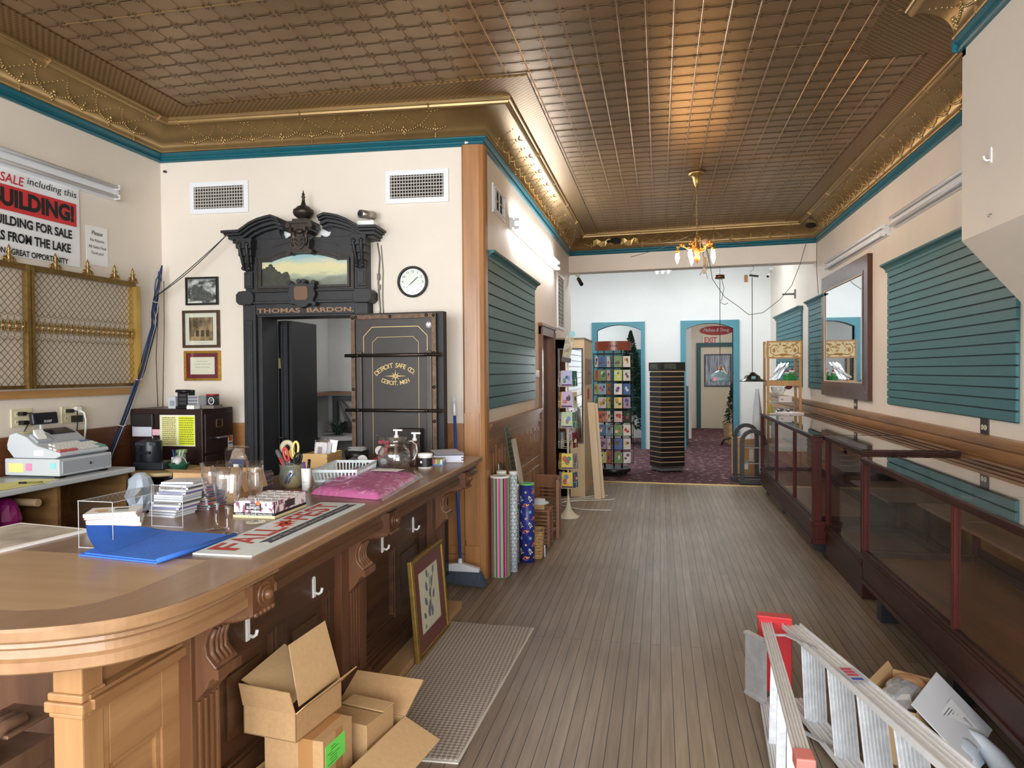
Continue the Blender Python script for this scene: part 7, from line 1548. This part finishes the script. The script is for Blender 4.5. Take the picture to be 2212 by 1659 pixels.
solo('cutlery_bundle', (lambda g: [g.rbox((-.08+.016*(k%9),-.02+.01*(k//9),.16+.012*(k%3)),(.008,.006,.26), ry=.5+.04*(k%4)) for k in range(22)] and g)(G()), mat('bright_steel', C(200,206,212), .2, .8), 'sheaf of glittering silver utensils on the upper shelf of the oak stand', 'utensils', (1.69,10.76,zb+1.395)); 
t = thing('white_ruler', 'white ruler-like strip standing slanted among the silver utensils', 'ruler', (1.66,10.64,zb+1.40)); obj('strip', G().rbox((0,0,.16),(.026,.006,.30), ry=.95), PAPER, t)
for k, (x, y, s_, l) in enumerate(((1.77,10.66,1,'nearer green plush figure with red and white cap on the oak stand'),(1.85,10.74,1.15,'farther green plush figure with red cap on the oak stand'))):
    t = thing('plush_toy', l, 'plush toy', (x,y,zb+1.395)); obj('body', G().ball((0,0,.055*s_),(.045*s_,.04*s_,.055*s_),12,8).ball((-.03*s_,-.03,.02),(.022,.022,.02),8,6).ball((.03*s_,-.03,.02),(.022,.022,.02),8,6).ball((-.045*s_,-.01,.07*s_),(.015,.015,.03),8,6).ball((.045*s_,-.01,.07*s_),(.015,.015,.03),8,6), plain(60,150,84,.9), t); obj('head', G().ball((0,0,.125*s_),(.034*s_,.032*s_,.03*s_),12,8), plain(96,176,110,.9), t); obj('cap', G().cyl((0,0,.14*s_),(0,.01,.19*s_),.03*s_,.006,14), plain(190,44,50,.9), t); obj('cap_brim', G().lathe([(.024*s_,.138*s_),(.036*s_,.142*s_),(.034*s_,.158*s_),(.022*s_,.16*s_)], n=14), PAPER, t)
solo('glass_bowl', G().lathe([(.0005,0),(.05,0),(.1,.07),(.11,.11),(.105,.11),(.094,.07),(.0005,.012)], n=28), CRYS, 'clear glass bowl on the second shelf of the oak stand', 'bowl', (1.66,10.7,zb+1.17+.06)); g = G(); g.add(*crumple((0,0,.03),(.05,.05,.035),4,10,6,.2)); solo('red_flowers', g, plain(120,40,56,.8), 'dark red dried flowers beside the glass bowl on the oak stand', 'flowers', (1.80,10.72,zb+1.31))
t = thing('white_box', 'small white printed box on the second shelf of the oak stand', 'box', (1.74,10.66,zb+1.129)); obj('box', G().box(-.085,.085,-.05,.06,0,.085), plain(236,224,220,.6), t); obj('print', G().box(-.06,-.03,-.052,-.05,.03,.05), plain(160,140,140), t)
for x, l in ((1.67,'left brushed steel canister on the oak stand'),(1.80,'right brushed steel canister on the oak stand')): t = thing('steel_canister', l, 'canister', (x,10.70,zb+.809)); obj('body', G().cyl((0,0,0),(0,0,.22),.055,n=24), mat('bright_steel', C(200,206,212)), t); obj('rim', G().lathe([(.056,.205),(.058,.22),(.05,.224),(.0005,.224)], n=24), STEEL, t)
solo('lime_bottle', G().lathe([(.0005,0),(.032,0),(.033,.2),(.018,.25),(.018,.28),(.0005,.28)], n=18), plain(196,220,40,.4), 'lime green bottle at the left of the oak stand', 'bottle', (1.545,10.68,zb+.809))
t = thing('open_book', 'open white book lying on top of the far display case near the oak stand', 'book', (1.62,9.58,1.04), .1)
for s_ in (1,-1): g = G(); g.prism([(0,0),(s_*.04,.022),(s_*.15,.012),(s_*.15,.0)][::s_], (0,-.1,0), (1,0,0), (0,0,1), (0,.2,0)); obj('page_block', g, plain(232,222,220,.7), t)
# hanging lamps
CORDC = plain(70,62,54,.6)
t = thing('chandelier', 'gilt leaf chandelier with lit candle bulbs on a chain from the tin ceiling', 'chandelier', (.375,7.45,3.60)); GC = mat('gilt_lamp', C(190,136,70), .3, .8)
obj('canopy', G().lathe([(.0005,0),(.085,0),(.088,-.02),(.07,-.035),(.045,-.05),(.04,-.10),(.02,-.14),(.012,-.155),(.0005,-.16)][::-1], n=28), BRASS, t)
g = G()
for k in range(26): z = -.16-.022*k; a = (k % 2)*PI/2; g.tube([(.007*math.cos(u)*math.cos(a), .007*math.cos(u)*math.sin(a), z-.011+.016*math.sin(u)) for u in [2*PI*i/8 for i in range(8)]], .0022, 4, True)
obj('chain', g, BRASS, t)
g = G(); g.lathe([(.0005,-.92),(.012,-.90),(.03,-.87),(.018,-.83),(.035,-.80),(.02,-.76),(.008,-.70),(.0005,-.69)], n=16)
for s_ in (0,2.1,4.2): g.tube([(0,0,-.62),(.03*math.cos(s_),.03*math.sin(s_),-.66),(.03*math.cos(s_),.03*math.sin(s_),-.76)], .004, 5)
obj('stem', g, GC, t); BULB = glow('lamp_bulb', (1.0,.62,.28), 150)
for k in range(5):
    a = 2*PI*k/5+.55; c, s_ = math.cos(a), math.sin(a); R_ = lambda r, z: (r*c, r*s_, z)
    g = G().tube([R_(.015,-.80),R_(.07,-.79),R_(.12,-.745),R_(.165,-.735),R_(.19,-.765)], .0075, 7)
    for r, z in ((.05,-.775),(.09,-.755),(.13,-.728),(.16,-.72),(.19,-.745)): g.ball(R_(r,z),(.016,.016,.012),6,4)
    arm = obj('arm', g, GC, t); obj('socket', G().cyl(R_(.19,-.765), R_(.195,-.81), .016, .02, 12), GC, arm)
    b = G(); b.lathe([(.0005,-.105),(.008,-.092),(.018,-.06),(.021,-.035),(.014,-.008),(.012,0)], n=14); n0 = [(x+.195*c, y+.195*s_, z-.81) for x, y, z in b.v]; b.v = n0; obj('bulb', b, BULB, arm)
for i in range(5):
    pass
t = thing('pendant_lamp', 'pendant lamp with pale blue patterned glass shade on a long cord', 'lamp', (.85,10.6,3.55)); t.scale = (1.116,)*3; obj('canopy', G().cyl((0,0,-.53),(0,0,-.575),.058,.062,20), plain(120,74,40,.35,.6), t); g = G().tube([(0,0,-.57),(0,0,-1.68)], .004, 5).tube([(0,0,-.415),(0,0,-.53)], .002, 4).tube([(.02,0,-.575),(.05,0,-.7),(.02,0,-.85),(.0,0,-.87)], .0035, 5).tube([(0,0,-.88),(.06,0,-.91),(.1,0,-.89)], .0035, 5); obj('cord', g, CORDC, t)
obj('fitting', G().lathe([(.0005,-1.70),(.016,-1.70),(.02,-1.72),(.018,-1.75),(.03,-1.755)], n=14), GC, t); obj('shade', G().lathe([(.03,-1.755),(.07,-1.775),(.115,-1.82),(.13,-1.86),(.132,-1.90),(.127,-1.90),(.125,-1.86),(.11,-1.825),(.066,-1.782),(.03,-1.762)], n=32), mat('blue_lace_glass', C(150,186,196), .15, 0, .45, 40), t); obj('pink_tag', G().rbox((-.07,-.115,-1.865),(.05,.002,.05), ry=.2), plain(244,140,170), t); obj('paper_tag', G().rbox((.05,-.06,-1.76),(.015,.002,.10), ry=-.5), plain(226,206,180), t)
t = thing('pendant_lamp', 'pendant lamp with shallow black metal shade on a long cord', 'lamp', (1.285,10.55,3.593)); t.scale = (1.14,)*3; g = G().tube([(0,0,-.6),(0,0,-1.79)], .0045, 5).tube([(.0,0,-.57),(-.03,0,-.54),(.02,0,-.50),(.012,0,-.46),(-.006,0,-.446)], .0025, 5); obj('cord', g, CORDC, t); obj('bracket', G().rbox((.02,0,-.585),(.11,.03,.022), ry=.15), plain(52,48,44,.3,.6), t); obj('card_tag', G().box(-.095,-.05,-.002,.002,-.66,-.57), CARD, t)
obj('shade', G().lathe([(.0005,-1.78),(.03,-1.78),(.045,-1.80),(.09,-1.83),(.10,-1.86),(.155,-1.885),(.165,-1.895),(.16,-1.896),(.1,-1.872),(.085,-1.84),(.0005,-1.79)], n=36), plain(44,34,28,.2), t); obj('price_tag', G().rbox((.0,-.115,-1.845),(.05,.002,.04), rx=.5), plain(140,196,196), t)
# wiring of the lamps
Pw = dense([(1.95,10.43,3.33),(1.80,10.2,2.95),(1.62,9.95,2.62),(1.45,9.8,2.45),(1.28,9.7,2.34),(1.10,9.6,2.33),(.95,9.5,2.45),(.75,9.4,2.58),(.62,9.3,2.72),(.50,9.2,2.95)], 1) if 0 else None
g = G(); K3 = [(1.97,10.40,3.32),(1.86,10.2,3.02),(1.70,9.9,2.70),(1.52,9.7,2.50),(1.30,9.6,2.33),(1.12,9.5,2.30),(.98,9.4,2.40),(.80,9.3,2.52),(.64,9.1,2.72),(.56,8.6,2.95),(.50,8.2,3.0)]
g.tube(K3, .004, 5).tube([(.50,8.2,3.0),(.47,8.1,2.86),(.50,8.0,2.78),(.46,8.0,2.68),(.43,8.0,2.63)], .0045, 5).tube([(.50,8.2,3.0),(.53,8.1,2.8),(.50,8.1,2.68),(.52,8.1,2.6)], .003, 5); g.rbox((.485,8.02,2.78),(.03,.03,.09)).rbox((.475,8.0,2.68),(.028,.028,.06))
t = thing('lamp_cord', 'long sagging grey lamp cord with plugs strung from the header beam', 'cord', (0,0,0)); obj('cord', g, plain(90,86,82,.6), t); obj('round_plug', G().ball((.505,8.2,3.02),(.045,.03,.045),14,9), plain(150,120,100,.5), t)
g = G().tube([(.30,7.9,3.04),(.0,9.0,3.10),(-.4,10.3,3.22)], .004, 5).tube([(.62,7.9,3.06),(.95,9.0,3.12),(1.25,10.2,3.30)], .004, 5); solo('lamp_cord', g, plain(90,86,82,.6), 'pair of grey feed wires running from the chandelier to the header beam', 'cord')
solo('thin_wire', G().tube([(2.07,10.2,3.30),(2.06,10.15,2.9),(2.07,10.1,2.60)], .004, 5), plain(80,78,76), 'thin wire dropping along the right wall to the narrow slat panel', 'wire')
def cam_(label, loc, rz, c):
    t = thing('security_camera', label, 'camera', loc, rz); obj('body', G().cyl((0,-.05,0),(.02,-.19,-.10),.03,n=14), c, t); obj('bracket', G().cyl((0,0,.06),(0,-.05,.0),.012,n=8).cyl((0,0,.05),(0,0,.075),.035,n=12), WHITE, t); obj('lens', G().cyl((.02,-.19,-.10),(.021,-.194,-.103),.022,n=12), BLACK, t)
cam_('dark bullet camera under the left end of the header beam', (-1.22,10.86,3.0), .3, plain(52,40,36,.4)); cam_('white bullet camera high in the far right corner of the rear hall', (2.05,14.0,3.42), -.6, plain(206,206,200,.4))
solo('black_dome', G().ball((0,0,0),.045,12,8), BLACK, 'small black dome sensor high in the rear hall corner', 'sensor', (2.06,13.6,3.62)); solo('wall_bracket', G().cyl((0,0,0),(-.2,0,0),.015,n=10).box(-.02,0,-.03,.03,-.07,.07), plain(120,118,114,.4,.5), 'small metal wall bracket above the far slat panel', 'bracket', (2.12,12.0,2.80))
t = thing('hall_strip_light', 'lit strip light hanging in the rear hall behind the header beam', 'light', (.06,12.6,3.37)); obj('housing', G().box(-.16,.16,-.6,.6,.03,.07), LAMPWHITE, t)
for x in (-.10,0,.10): obj('tube', G().cyl((x,-.58,.0),(x,.58,.0),.02,n=10), TUBEON, t)
obj('hanging_rod', G().cyl((0,-.4,.07),(0,-.4,.93),.006,n=6).cyl((0,.4,.07),(0,.4,.93),.006,n=6), STEEL, t)

# ---------------------------------------------------------------- right side: glass display cases
def display_case(label, x0, x1, y0, y1, zb, zg, ztop, posts, feet, base_to_floor=False, shelf=None, back_open=True, topseam=None, pedestal=False):
    t = thing('display_case', label, 'display case', (x0, y0, 0)); W = x1-x0; L_ = y1-y0; T_ = .032
    g = G(); z0 = 0 if base_to_floor else zb
    g.box(0,W,0,L_,z0,zg-.05); 
    for d, a, b in ((.012,zg-.055,zg-.035),(.006,zg-.035,zg-.02),(.0,zg-.02,zg)): e_ = .0007; g.box(-d+e_,W-e_,-d+e_,.03,a+e_,b-e_); g.box(-d,.03+e_,-d,L_+d,a,b); g.box(-d+e_,W-e_,L_-.03,L_+d-e_,a+e_,b-e_); g.box(W-.03-e_,W,-d,L_+d,a,b)
    if not base_to_floor: g.box(-.012,W,-.012,L_+.012,zb-.012,zb+.012)
    obj('base', g, CHERRYY, t, .002); obj('deck', G().box(.03,W-.03,.03,L_-.03,zg-.05,zg-.045), wood('case_deck', C(136,88,52), C(92,56,30), 'y', 7, .35, .1), t)
    g = G(); h0 = ztop-.045
    for d, a, b in ((.0,h0,h0+.012),(.008,h0+.012,h0+.026),(.014,h0+.026,ztop-.004)): e_ = .0007; g.box(-d,.03+e_,-d,L_+d,a,b); g.box(-d+e_,W+d*.3-e_,-d+e_,.03,a+e_,b-e_); g.box(-d+e_,W+d*.3-e_,L_-.03,L_+d-e_,a+e_,b-e_); g.box(W-.03-e_,W+d*.3,-d,L_+d,a,b)
    obj('top_frame', g, CHERRYY, t, .002)
    for y in posts:
        yy = y-y0; g = G(); g.box(.0,.03,yy-.014,yy+.014,zg,h0); g.box(-.004,.01,yy-.006,yy+.006,zg,h0); obj('post', g, CHERRY, t)
    for yy in (.016, L_-.016):
        for xx in (.016, W-.016): g = G().box(xx-.018,xx+.018,yy-.018,yy+.018,zg,h0); g.box(xx-.022,xx+.022,yy-.006,yy+.006,zg,h0); obj('corner_post', g, CHERRY, t)
    nb = max(2, round(L_/.8))
    for k in range(1, nb): obj('back_post', G().box(W-.035,W-.005,L_*k/nb-.02,L_*k/nb+.02,zg,h0), CHERRY, t)
    ys = [0]+sorted(y-y0 for y in posts)+[L_]
    for a, b in zip(ys, ys[1:]): obj('front_glass', G().box(.012,.016,a+.01,b-.01,zg,h0), GLASS, t)
    obj('end_glass', G().box(.02,W-.02,.012,.016,zg,h0), GLASS, t); obj('end_glass', G().box(.02,W-.02,L_-.016,L_-.012,zg,h0), GLASS, t)
    seams = [0]+([topseam-y0] if topseam else [])+[L_]
    for a, b in zip(seams, seams[1:]): obj('top_glass', G().box(-.004,W,a+.003,b-.003,ztop-.004,ztop+.003), TOPG, t)
    if shelf:
        o = obj('shelf', G().box(shelf[0],W-.05,.05,L_-.05,shelf[1],shelf[1]+.014), shelf[2], t); g = G()
        for k in range(int(L_/.5)+1): yy = .08+(L_-.16)*k/int(L_/.5); g.bar((shelf[0]+.02,yy,shelf[1]-.005),(W-.04,yy,shelf[1]-.03),.012,.012)
        obj('shelf_bracket', g, BRASS, o)
    g = G(); g.box(W-.018,W-.01,.03,L_-.03,zg,zg+.05); g.box(W-.018,W-.01,.03,L_-.03,h0-.04,h0); obj('back_rail', g, CHERRYY, t)
    for xx, yy in feet: obj('foot', G().box(xx-x0,xx-x0+.09,yy-y0,yy-y0+.09,0,zb), plain(28,30,36,.5), t)
    if pedestal:
        g = G(); 
        for a, b, c in ((.02,zb-.01,zg-.05),(.035,zb-.01,zb+.03),(.03,zg-.07,zg-.03)): g.box(-a,.10,-a-.05,.03,b,c)
        g.box(-.012,.06,-.055,.0,zg-.05,ztop-.03); g.box(-.02,.07,-.062,.005,ztop-.06,ztop-.02); obj('pedestal_post', g, CHERRY, t, .003)
    return t
TOPG = pane('case_top_glass', (.97,.98,.975), .10, .01, .9, 2.9)
SHW = wood('shelf_dark', C(124,92,70), C(88,62,46), 'y', 8, .4, .1)
display_case('farthest dark red wooden glass display case along the right wall', 1.29,1.95,6.50,9.72,.12,.335,1.035,[7.42,8.54],[(1.34,8.30),(1.34,6.66),(1.80,8.3),(1.34,9.5),(1.8,6.66)], shelf=(.26,.70,SHW), topseam=8.1, pedestal=True)
display_case('middle dark red glass display case with its base down to the floor', 1.372,1.985,5.30,6.40,.0,.285,1.04,[],[], True, shelf=(.18,.66,SHW))
display_case('nearest long dark red glass display case in the right foreground', 1.28,1.95,1.55,4.93,.235,.435,1.03,[3.50,2.25],[(1.36,4.82),(1.36,3.70),(1.36,2.4),(1.80,4.82),(1.8,3.7)], shelf=(.30,.74,SHW), topseam=3.48)
solo('door_track', G().box(-.004,.004,-.03,.03,0,.62).box(-.01,.0,-.02,.02,.58,.62), plain(96,80,70,.4,.5), 'grey metal latch track on the end of the middle display case', 'latch', (1.366,5.245,.36))
solo('white_tag', G().rbox((0,0,.002),(.035,.13,.003), rz=.3), PAPER, 'white price strip lying on the shelf inside the nearest case', 'tag', (1.78,3.75,.756)); solo('metal_lock', G().rbox((0,0,.008),(.04,.025,.014), rz=.4).cyl((.01,0,.014),(.01,0,.02),.008,n=10), STEEL, 'small metal showcase lock lying on the top glass of the nearest case', 'lock', (1.72,3.05,1.033))
# wall outlets, mirror
for l, y, z in (('double power outlet in black plate under the large slat panel',5.26,1.205),('small power outlet in dark plate under the tall mirror',8.44,1.205)):
    t = thing('power_outlet', l, 'outlet', (2.12,y,z), -PI/2); obj('plate', G().box(-.06,.06,-.008,0,-.062,.062), plain(44,36,28,.4), t, .002)
    for x in (-.022,.022): s_ = obj('socket', G().cyl((x,-.008,0),(x,-.011,0),.018,n=16), plain(214,206,180,.4), t); obj('slots', G().box(x-.007,x-.004,-.0116,-.0108,-.006,.006).box(x+.004,x+.007,-.0116,-.0108,-.006,.006), BLACK, s_)
t = thing('tall_mirror', 'tall wall mirror in dark brown wooden frame on the right wall', 'mirror', (2.12,8.87,0), -PI/2); MF = wood('mirror_brown', C(92,56,44), C(64,38,30), 'z', 12, .3, .3)
MF.node_tree.nodes['Principled BSDF'].inputs['Specular IOR Level'].default_value = .2; obj('frame', G().frame(-1.05,1.05,1.27,2.775,.19,-.05,0).frame(-.90,.90,1.42,2.625,.03,-.056,-.02), MF, t, .003); obj('glass', G().box(-.87,.87,-.044,-.042,1.44,2.60), mat('mirror_silver', (.86,.88,.9), .02, 1), t)
obj('worn_edge', G().frame(-.872,.872,1.448,2.597,.012,-.057,-.03), plain(206,190,170,.6), t)
for x in (-.98,.98):
    for z in (1.36,2.69): obj('screw', G().cyl((x,-.05,z),(x,-.053,z),.009,n=8), STEEL, t)
# aluminium stepladder lying on its side
AL = mat('scuffed_aluminium', C(206,208,212), .38, .55, .18, 22, bump=.15, bs=30); ALD = mat('aluminium_rail', C(236,237,239), .45, .15, .08, 26)
t = thing('stepladder', 'aluminium stepladder with red top cap lying on its side on the floor', 'ladder', (.6,3.6,0)); lx, ly = .6, 3.6
def lp(x, y, z): return (x-lx, y-ly, z)
def rail(nm, a, b, wd, dp, m):
    g = G(); a = Vector(a); b = Vector(b); g.bar(a, b, dp, .006); up = Vector((0,0,1)); d = (b-a).normalized(); s_ = d.cross(up).normalized()*(dp/2)
    for k in (-1,1): g.bar(a+s_*k+Vector((0,0,-wd/2*0)), b+s_*k, .006, wd)
    for k in (-.5,.0,.5): g.bar(a+s_*k+Vector((0,0,.004)), b+s_*k+Vector((0,0,.004)), .006, .006)
    return obj(nm, g, m, t)
UF = lambda y: (.600+(3.66-y)*.145+.02, y, .350+(3.66-y)*.075); LF = lambda y: (.61+(3.56-y)*.19+.02, y, .03)
UR = lambda y: (.507-(3.64-y)*.066, y, .355+(3.64-y)*.064); LR = lambda y: (.485-(3.55-y)*.06, y, .03)
rail('front_rail', lp(*UF(3.64)), lp(*UF(1.62)), .026, .085, ALD); rail('front_rail', lp(*LF(3.56)), lp(*LF(1.65)), .026, .085, ALD)
rail('rear_rail', lp(*UR(3.64)), lp(*UR(2.20)), .022, .042, ALD); rail('rear_rail', lp(*LR(3.54)), lp(*LR(2.15)), .022, .042, ALD)
for k, y in enumerate((3.36,3.06,2.78,2.50,2.22,1.94)):
    u = Vector(UF(y)); l = Vector(LF(y-.03)); g = G(); c = (u+l)/2; d = Vector((.98,-.14,0)).normalized(); n = Vector((.14,.98,0)); hw = .047; 
    A = [l-d*hw, l+d*hw, u+d*hw, u-d*hw]; off_ = n*.028
    vs = [p-Vector((lx,ly,0)) for p in A]+[p+off_-Vector((lx,ly,0)) for p in A]; g.add(vs, [(0,1,2,3),(0,4,5,1),(2,6,7,3),(1,5,6,2),(0,3,7,4)])
    for j in range(7): r0 = l+d*(hw*(-.8+.26*j))-n*.002; r1 = u+d*(hw*(-.8+.26*j))-n*.002; g.bar(r0-Vector((lx,ly,0)), r1-Vector((lx,ly,0)), .005, .004)
    obj('step', g, AL, t); g = G(); q0 = u-Vector((lx,ly,.01)); q1 = LF(y-.17); 
for y in (3.15,2.85,2.5): u = Vector(UR(y)); l = Vector(LR(y-.05)); o_ = Vector((lx,ly,0)); obj('rear_brace', G().bar(u-o_, l-o_, .035, .006, (0,1,0)), AL, t)
g = G(); 
RD = plain(196,40,46,.4); c0 = Vector(UF(3.66)); P_ = [(-.15,.0),(.005,-.02),(.01,.04),(-.145,.055)]
g = G(); g.slab([(x+UF(3.66)[0]-lx, y+3.645-ly) for x, y in P_], .02, .385); g.slab([(x*1.04+UF(3.66)[0]-lx-.0, y*1.2+3.645-ly) for x, y in P_], .375, .392); obj('top_cap', g, RD, t, .004)
o_ = Vector((lx,ly,0)); g = G(); sp = [(.405,3.54),(.475,3.44)]
g.bar(Vector((.402,3.545,.2))-o_, Vector((.476,3.43,.2))-o_, .012, .30); obj('paint_shelf', g, AL, t); g = G(); g.bar(Vector((.402,3.545,.342))-o_, Vector((.476,3.43,.342))-o_, .03, .012); g.bar(Vector((.402,3.545,.055))-o_, Vector((.476,3.43,.055))-o_, .03, .012); obj('shelf_lip', g, AL, t)
g = G()
for z0, dz in ((.34,0),): 
    a = Vector((.50,3.42,.375)); b = Vector((.56,3.40,.39)); c = Vector((.66,3.30,.385)); g.bar(Vector(UR(3.45))-o_, b-o_, .022, .006); g.bar(b-o_, Vector(UF(3.28))-o_, .022, .006)
g.bar(Vector(LR(3.3))-o_, Vector((.56,3.22,.06))-o_, .02, .006); g.bar(Vector((.56,3.22,.06))-o_, Vector(LF(3.1))-o_, .02, .006); obj('spreader', g, AL, t)
for F, y in ((UR,2.2),(LR,2.15)): p = Vector(F(y))-o_; obj('rubber_foot', G().rbox(p, (.055,.07,.045)), plain(206,120,110,.5), t, .005)
g = G(); a = Vector(UF(3.02)); b = Vector(UF(2.86)); d = (b-a).normalized(); s_ = Vector((-d.y, d.x, 0))*-.03; zz = Vector((0,0,.0135))
g.add([a+s_+zz-o_, b+s_+zz-o_, b-s_+zz-o_, a-s_+zz-o_], [(0,1,2,3)]); lb = obj('safety_label', g, plain(206,206,214,.4), t)
g = G(); 
for k, m_ in ((.15,0),(.35,0),(.55,0),(.82,1)): c = a+(b-a)*k+zz+Vector((0,0,.001))-o_; g.mi(m_); g.add([c+s_*.7-d*.012, c+s_*.7+d*.012, c-s_*.7+d*.012, c-s_*.7-d*.012], [(0,1,2,3)])
obj('label_print', g, [plain(206,70,90), plain(50,90,190)], lb)
# carton of packing material beside the ladder
t = thing('packing_carton', 'small open carton with white outside and shipping label behind the ladder', 'box', (1.01,3.27,0), -.56); W, D_, H = .20,.40,.235
g = G(); g.mi(0); carton_walls(g, W, D_, H); obj('box', g, CARD2, t); obj('flap', flap(G(), (-W/2,-D_/2,H),(-W/2,D_/2,H),(-W/2-.02,D_/2,H+.03),(-W/2-.03,-D_/2+.02,H+.02)), CARD2, t)
wf = obj('white_flap', flap(G(), (W/2-.02,-D_/2+.01,H+.03),(W/2-.02,D_/2-.01,H+.04),(W/2+.19,D_/2-.03,.10),(W/2+.15,-D_/2-.0,.06)), plain(232,236,244,.5), t)
def onflap(u, v, lift=.011):
    a, b, d, e = Vector((W/2-.02,-D_/2+.01,H+.03)), Vector((W/2-.02,D_/2-.01,H+.04)), Vector((W/2+.19,D_/2-.03,.10)), Vector((W/2+.15,-D_/2,.06)); p = a.lerp(b,u).lerp(e.lerp(d,u),v); n = (b-a).cross(d-a).normalized(); n = n if n.z > 0 else -n; return p+n*lift
g = G(); g.mi(0).quad(onflap(.25,.35), onflap(.75,.35), onflap(.75,.85), onflap(.25,.85)); g.mi(1)
q = random.Random(3)
for k in range(9): u = .5+.022*k; g.quad(onflap(u,.62,.0125), onflap(u+.011,.62,.0125), onflap(u+.011,.78,.0125), onflap(u,.78,.0125))
for v in (.4,.44,.48,.53): g.quad(onflap(.32,v,.0125), onflap(.32+q.uniform(.2,.36),v,.0125), onflap(.32+q.uniform(.2,.36),v+.012,.0125), onflap(.32,v+.012,.0125))
for k in range(3): u = .1+.07*k; g.quad(onflap(u,.55,.0125), onflap(u+.035,.55,.0125), onflap(u+.035,.64,.0125), onflap(u,.64,.0125))
obj('shipping_label', g, [plain(244,246,250,.5), plain(90,94,104)], wf)
g = G(); g.add(*crumple((-.01,-.02,.2),(.075,.16,.07),12,14,9,.25)); solo('packing_wrap', g, mat('silver_wrap', C(196,200,206), .25, .35), 'crumpled silvery packing wrap filling the white carton', 'packing', (1.01,3.27,.0), -.56); g = G(); g.add(*crumple((.0,.1,.215),(.07,.07,.05),16,12,7,.2)); solo('kraft_paper', g, plain(176,130,96,.6), 'crumpled brown kraft paper at the back of the white carton', 'packing', (1.01,3.27,0), -.56)
CL = mat('white_jersey', C(214,226,240), .7, 0, .06, 12)
t = thing('white_shirt', 'bundled white cloth lying on the floor against the white carton', 'cloth', (1.16,3.05,0))
g = G(); g.add(*crumple((-.02,.03,.07),(.085,.10,.075),31,16,10,.12), True); g.add(*crumple((-.04,-.05,.05),(.06,.07,.05),32,14,8,.12), True); obj('bundle', g, CL, t)
g = G(); P_ = [(.04,.12,.13),(.09,.10,.10),(.13,.04,.06),(.135,-.04,.04),(.11,-.10,.03),(.06,-.13,.03),(.0,-.14,.03)]; g.tube(dense2(P_), [.028+.014*math.sin(k*.9) for k in range(len(dense2(P_)))], 9) if 0 else g.tube(P_, [.02,.034,.042,.046,.044,.036,.024], 10); obj('sleeve', g, CL, t)
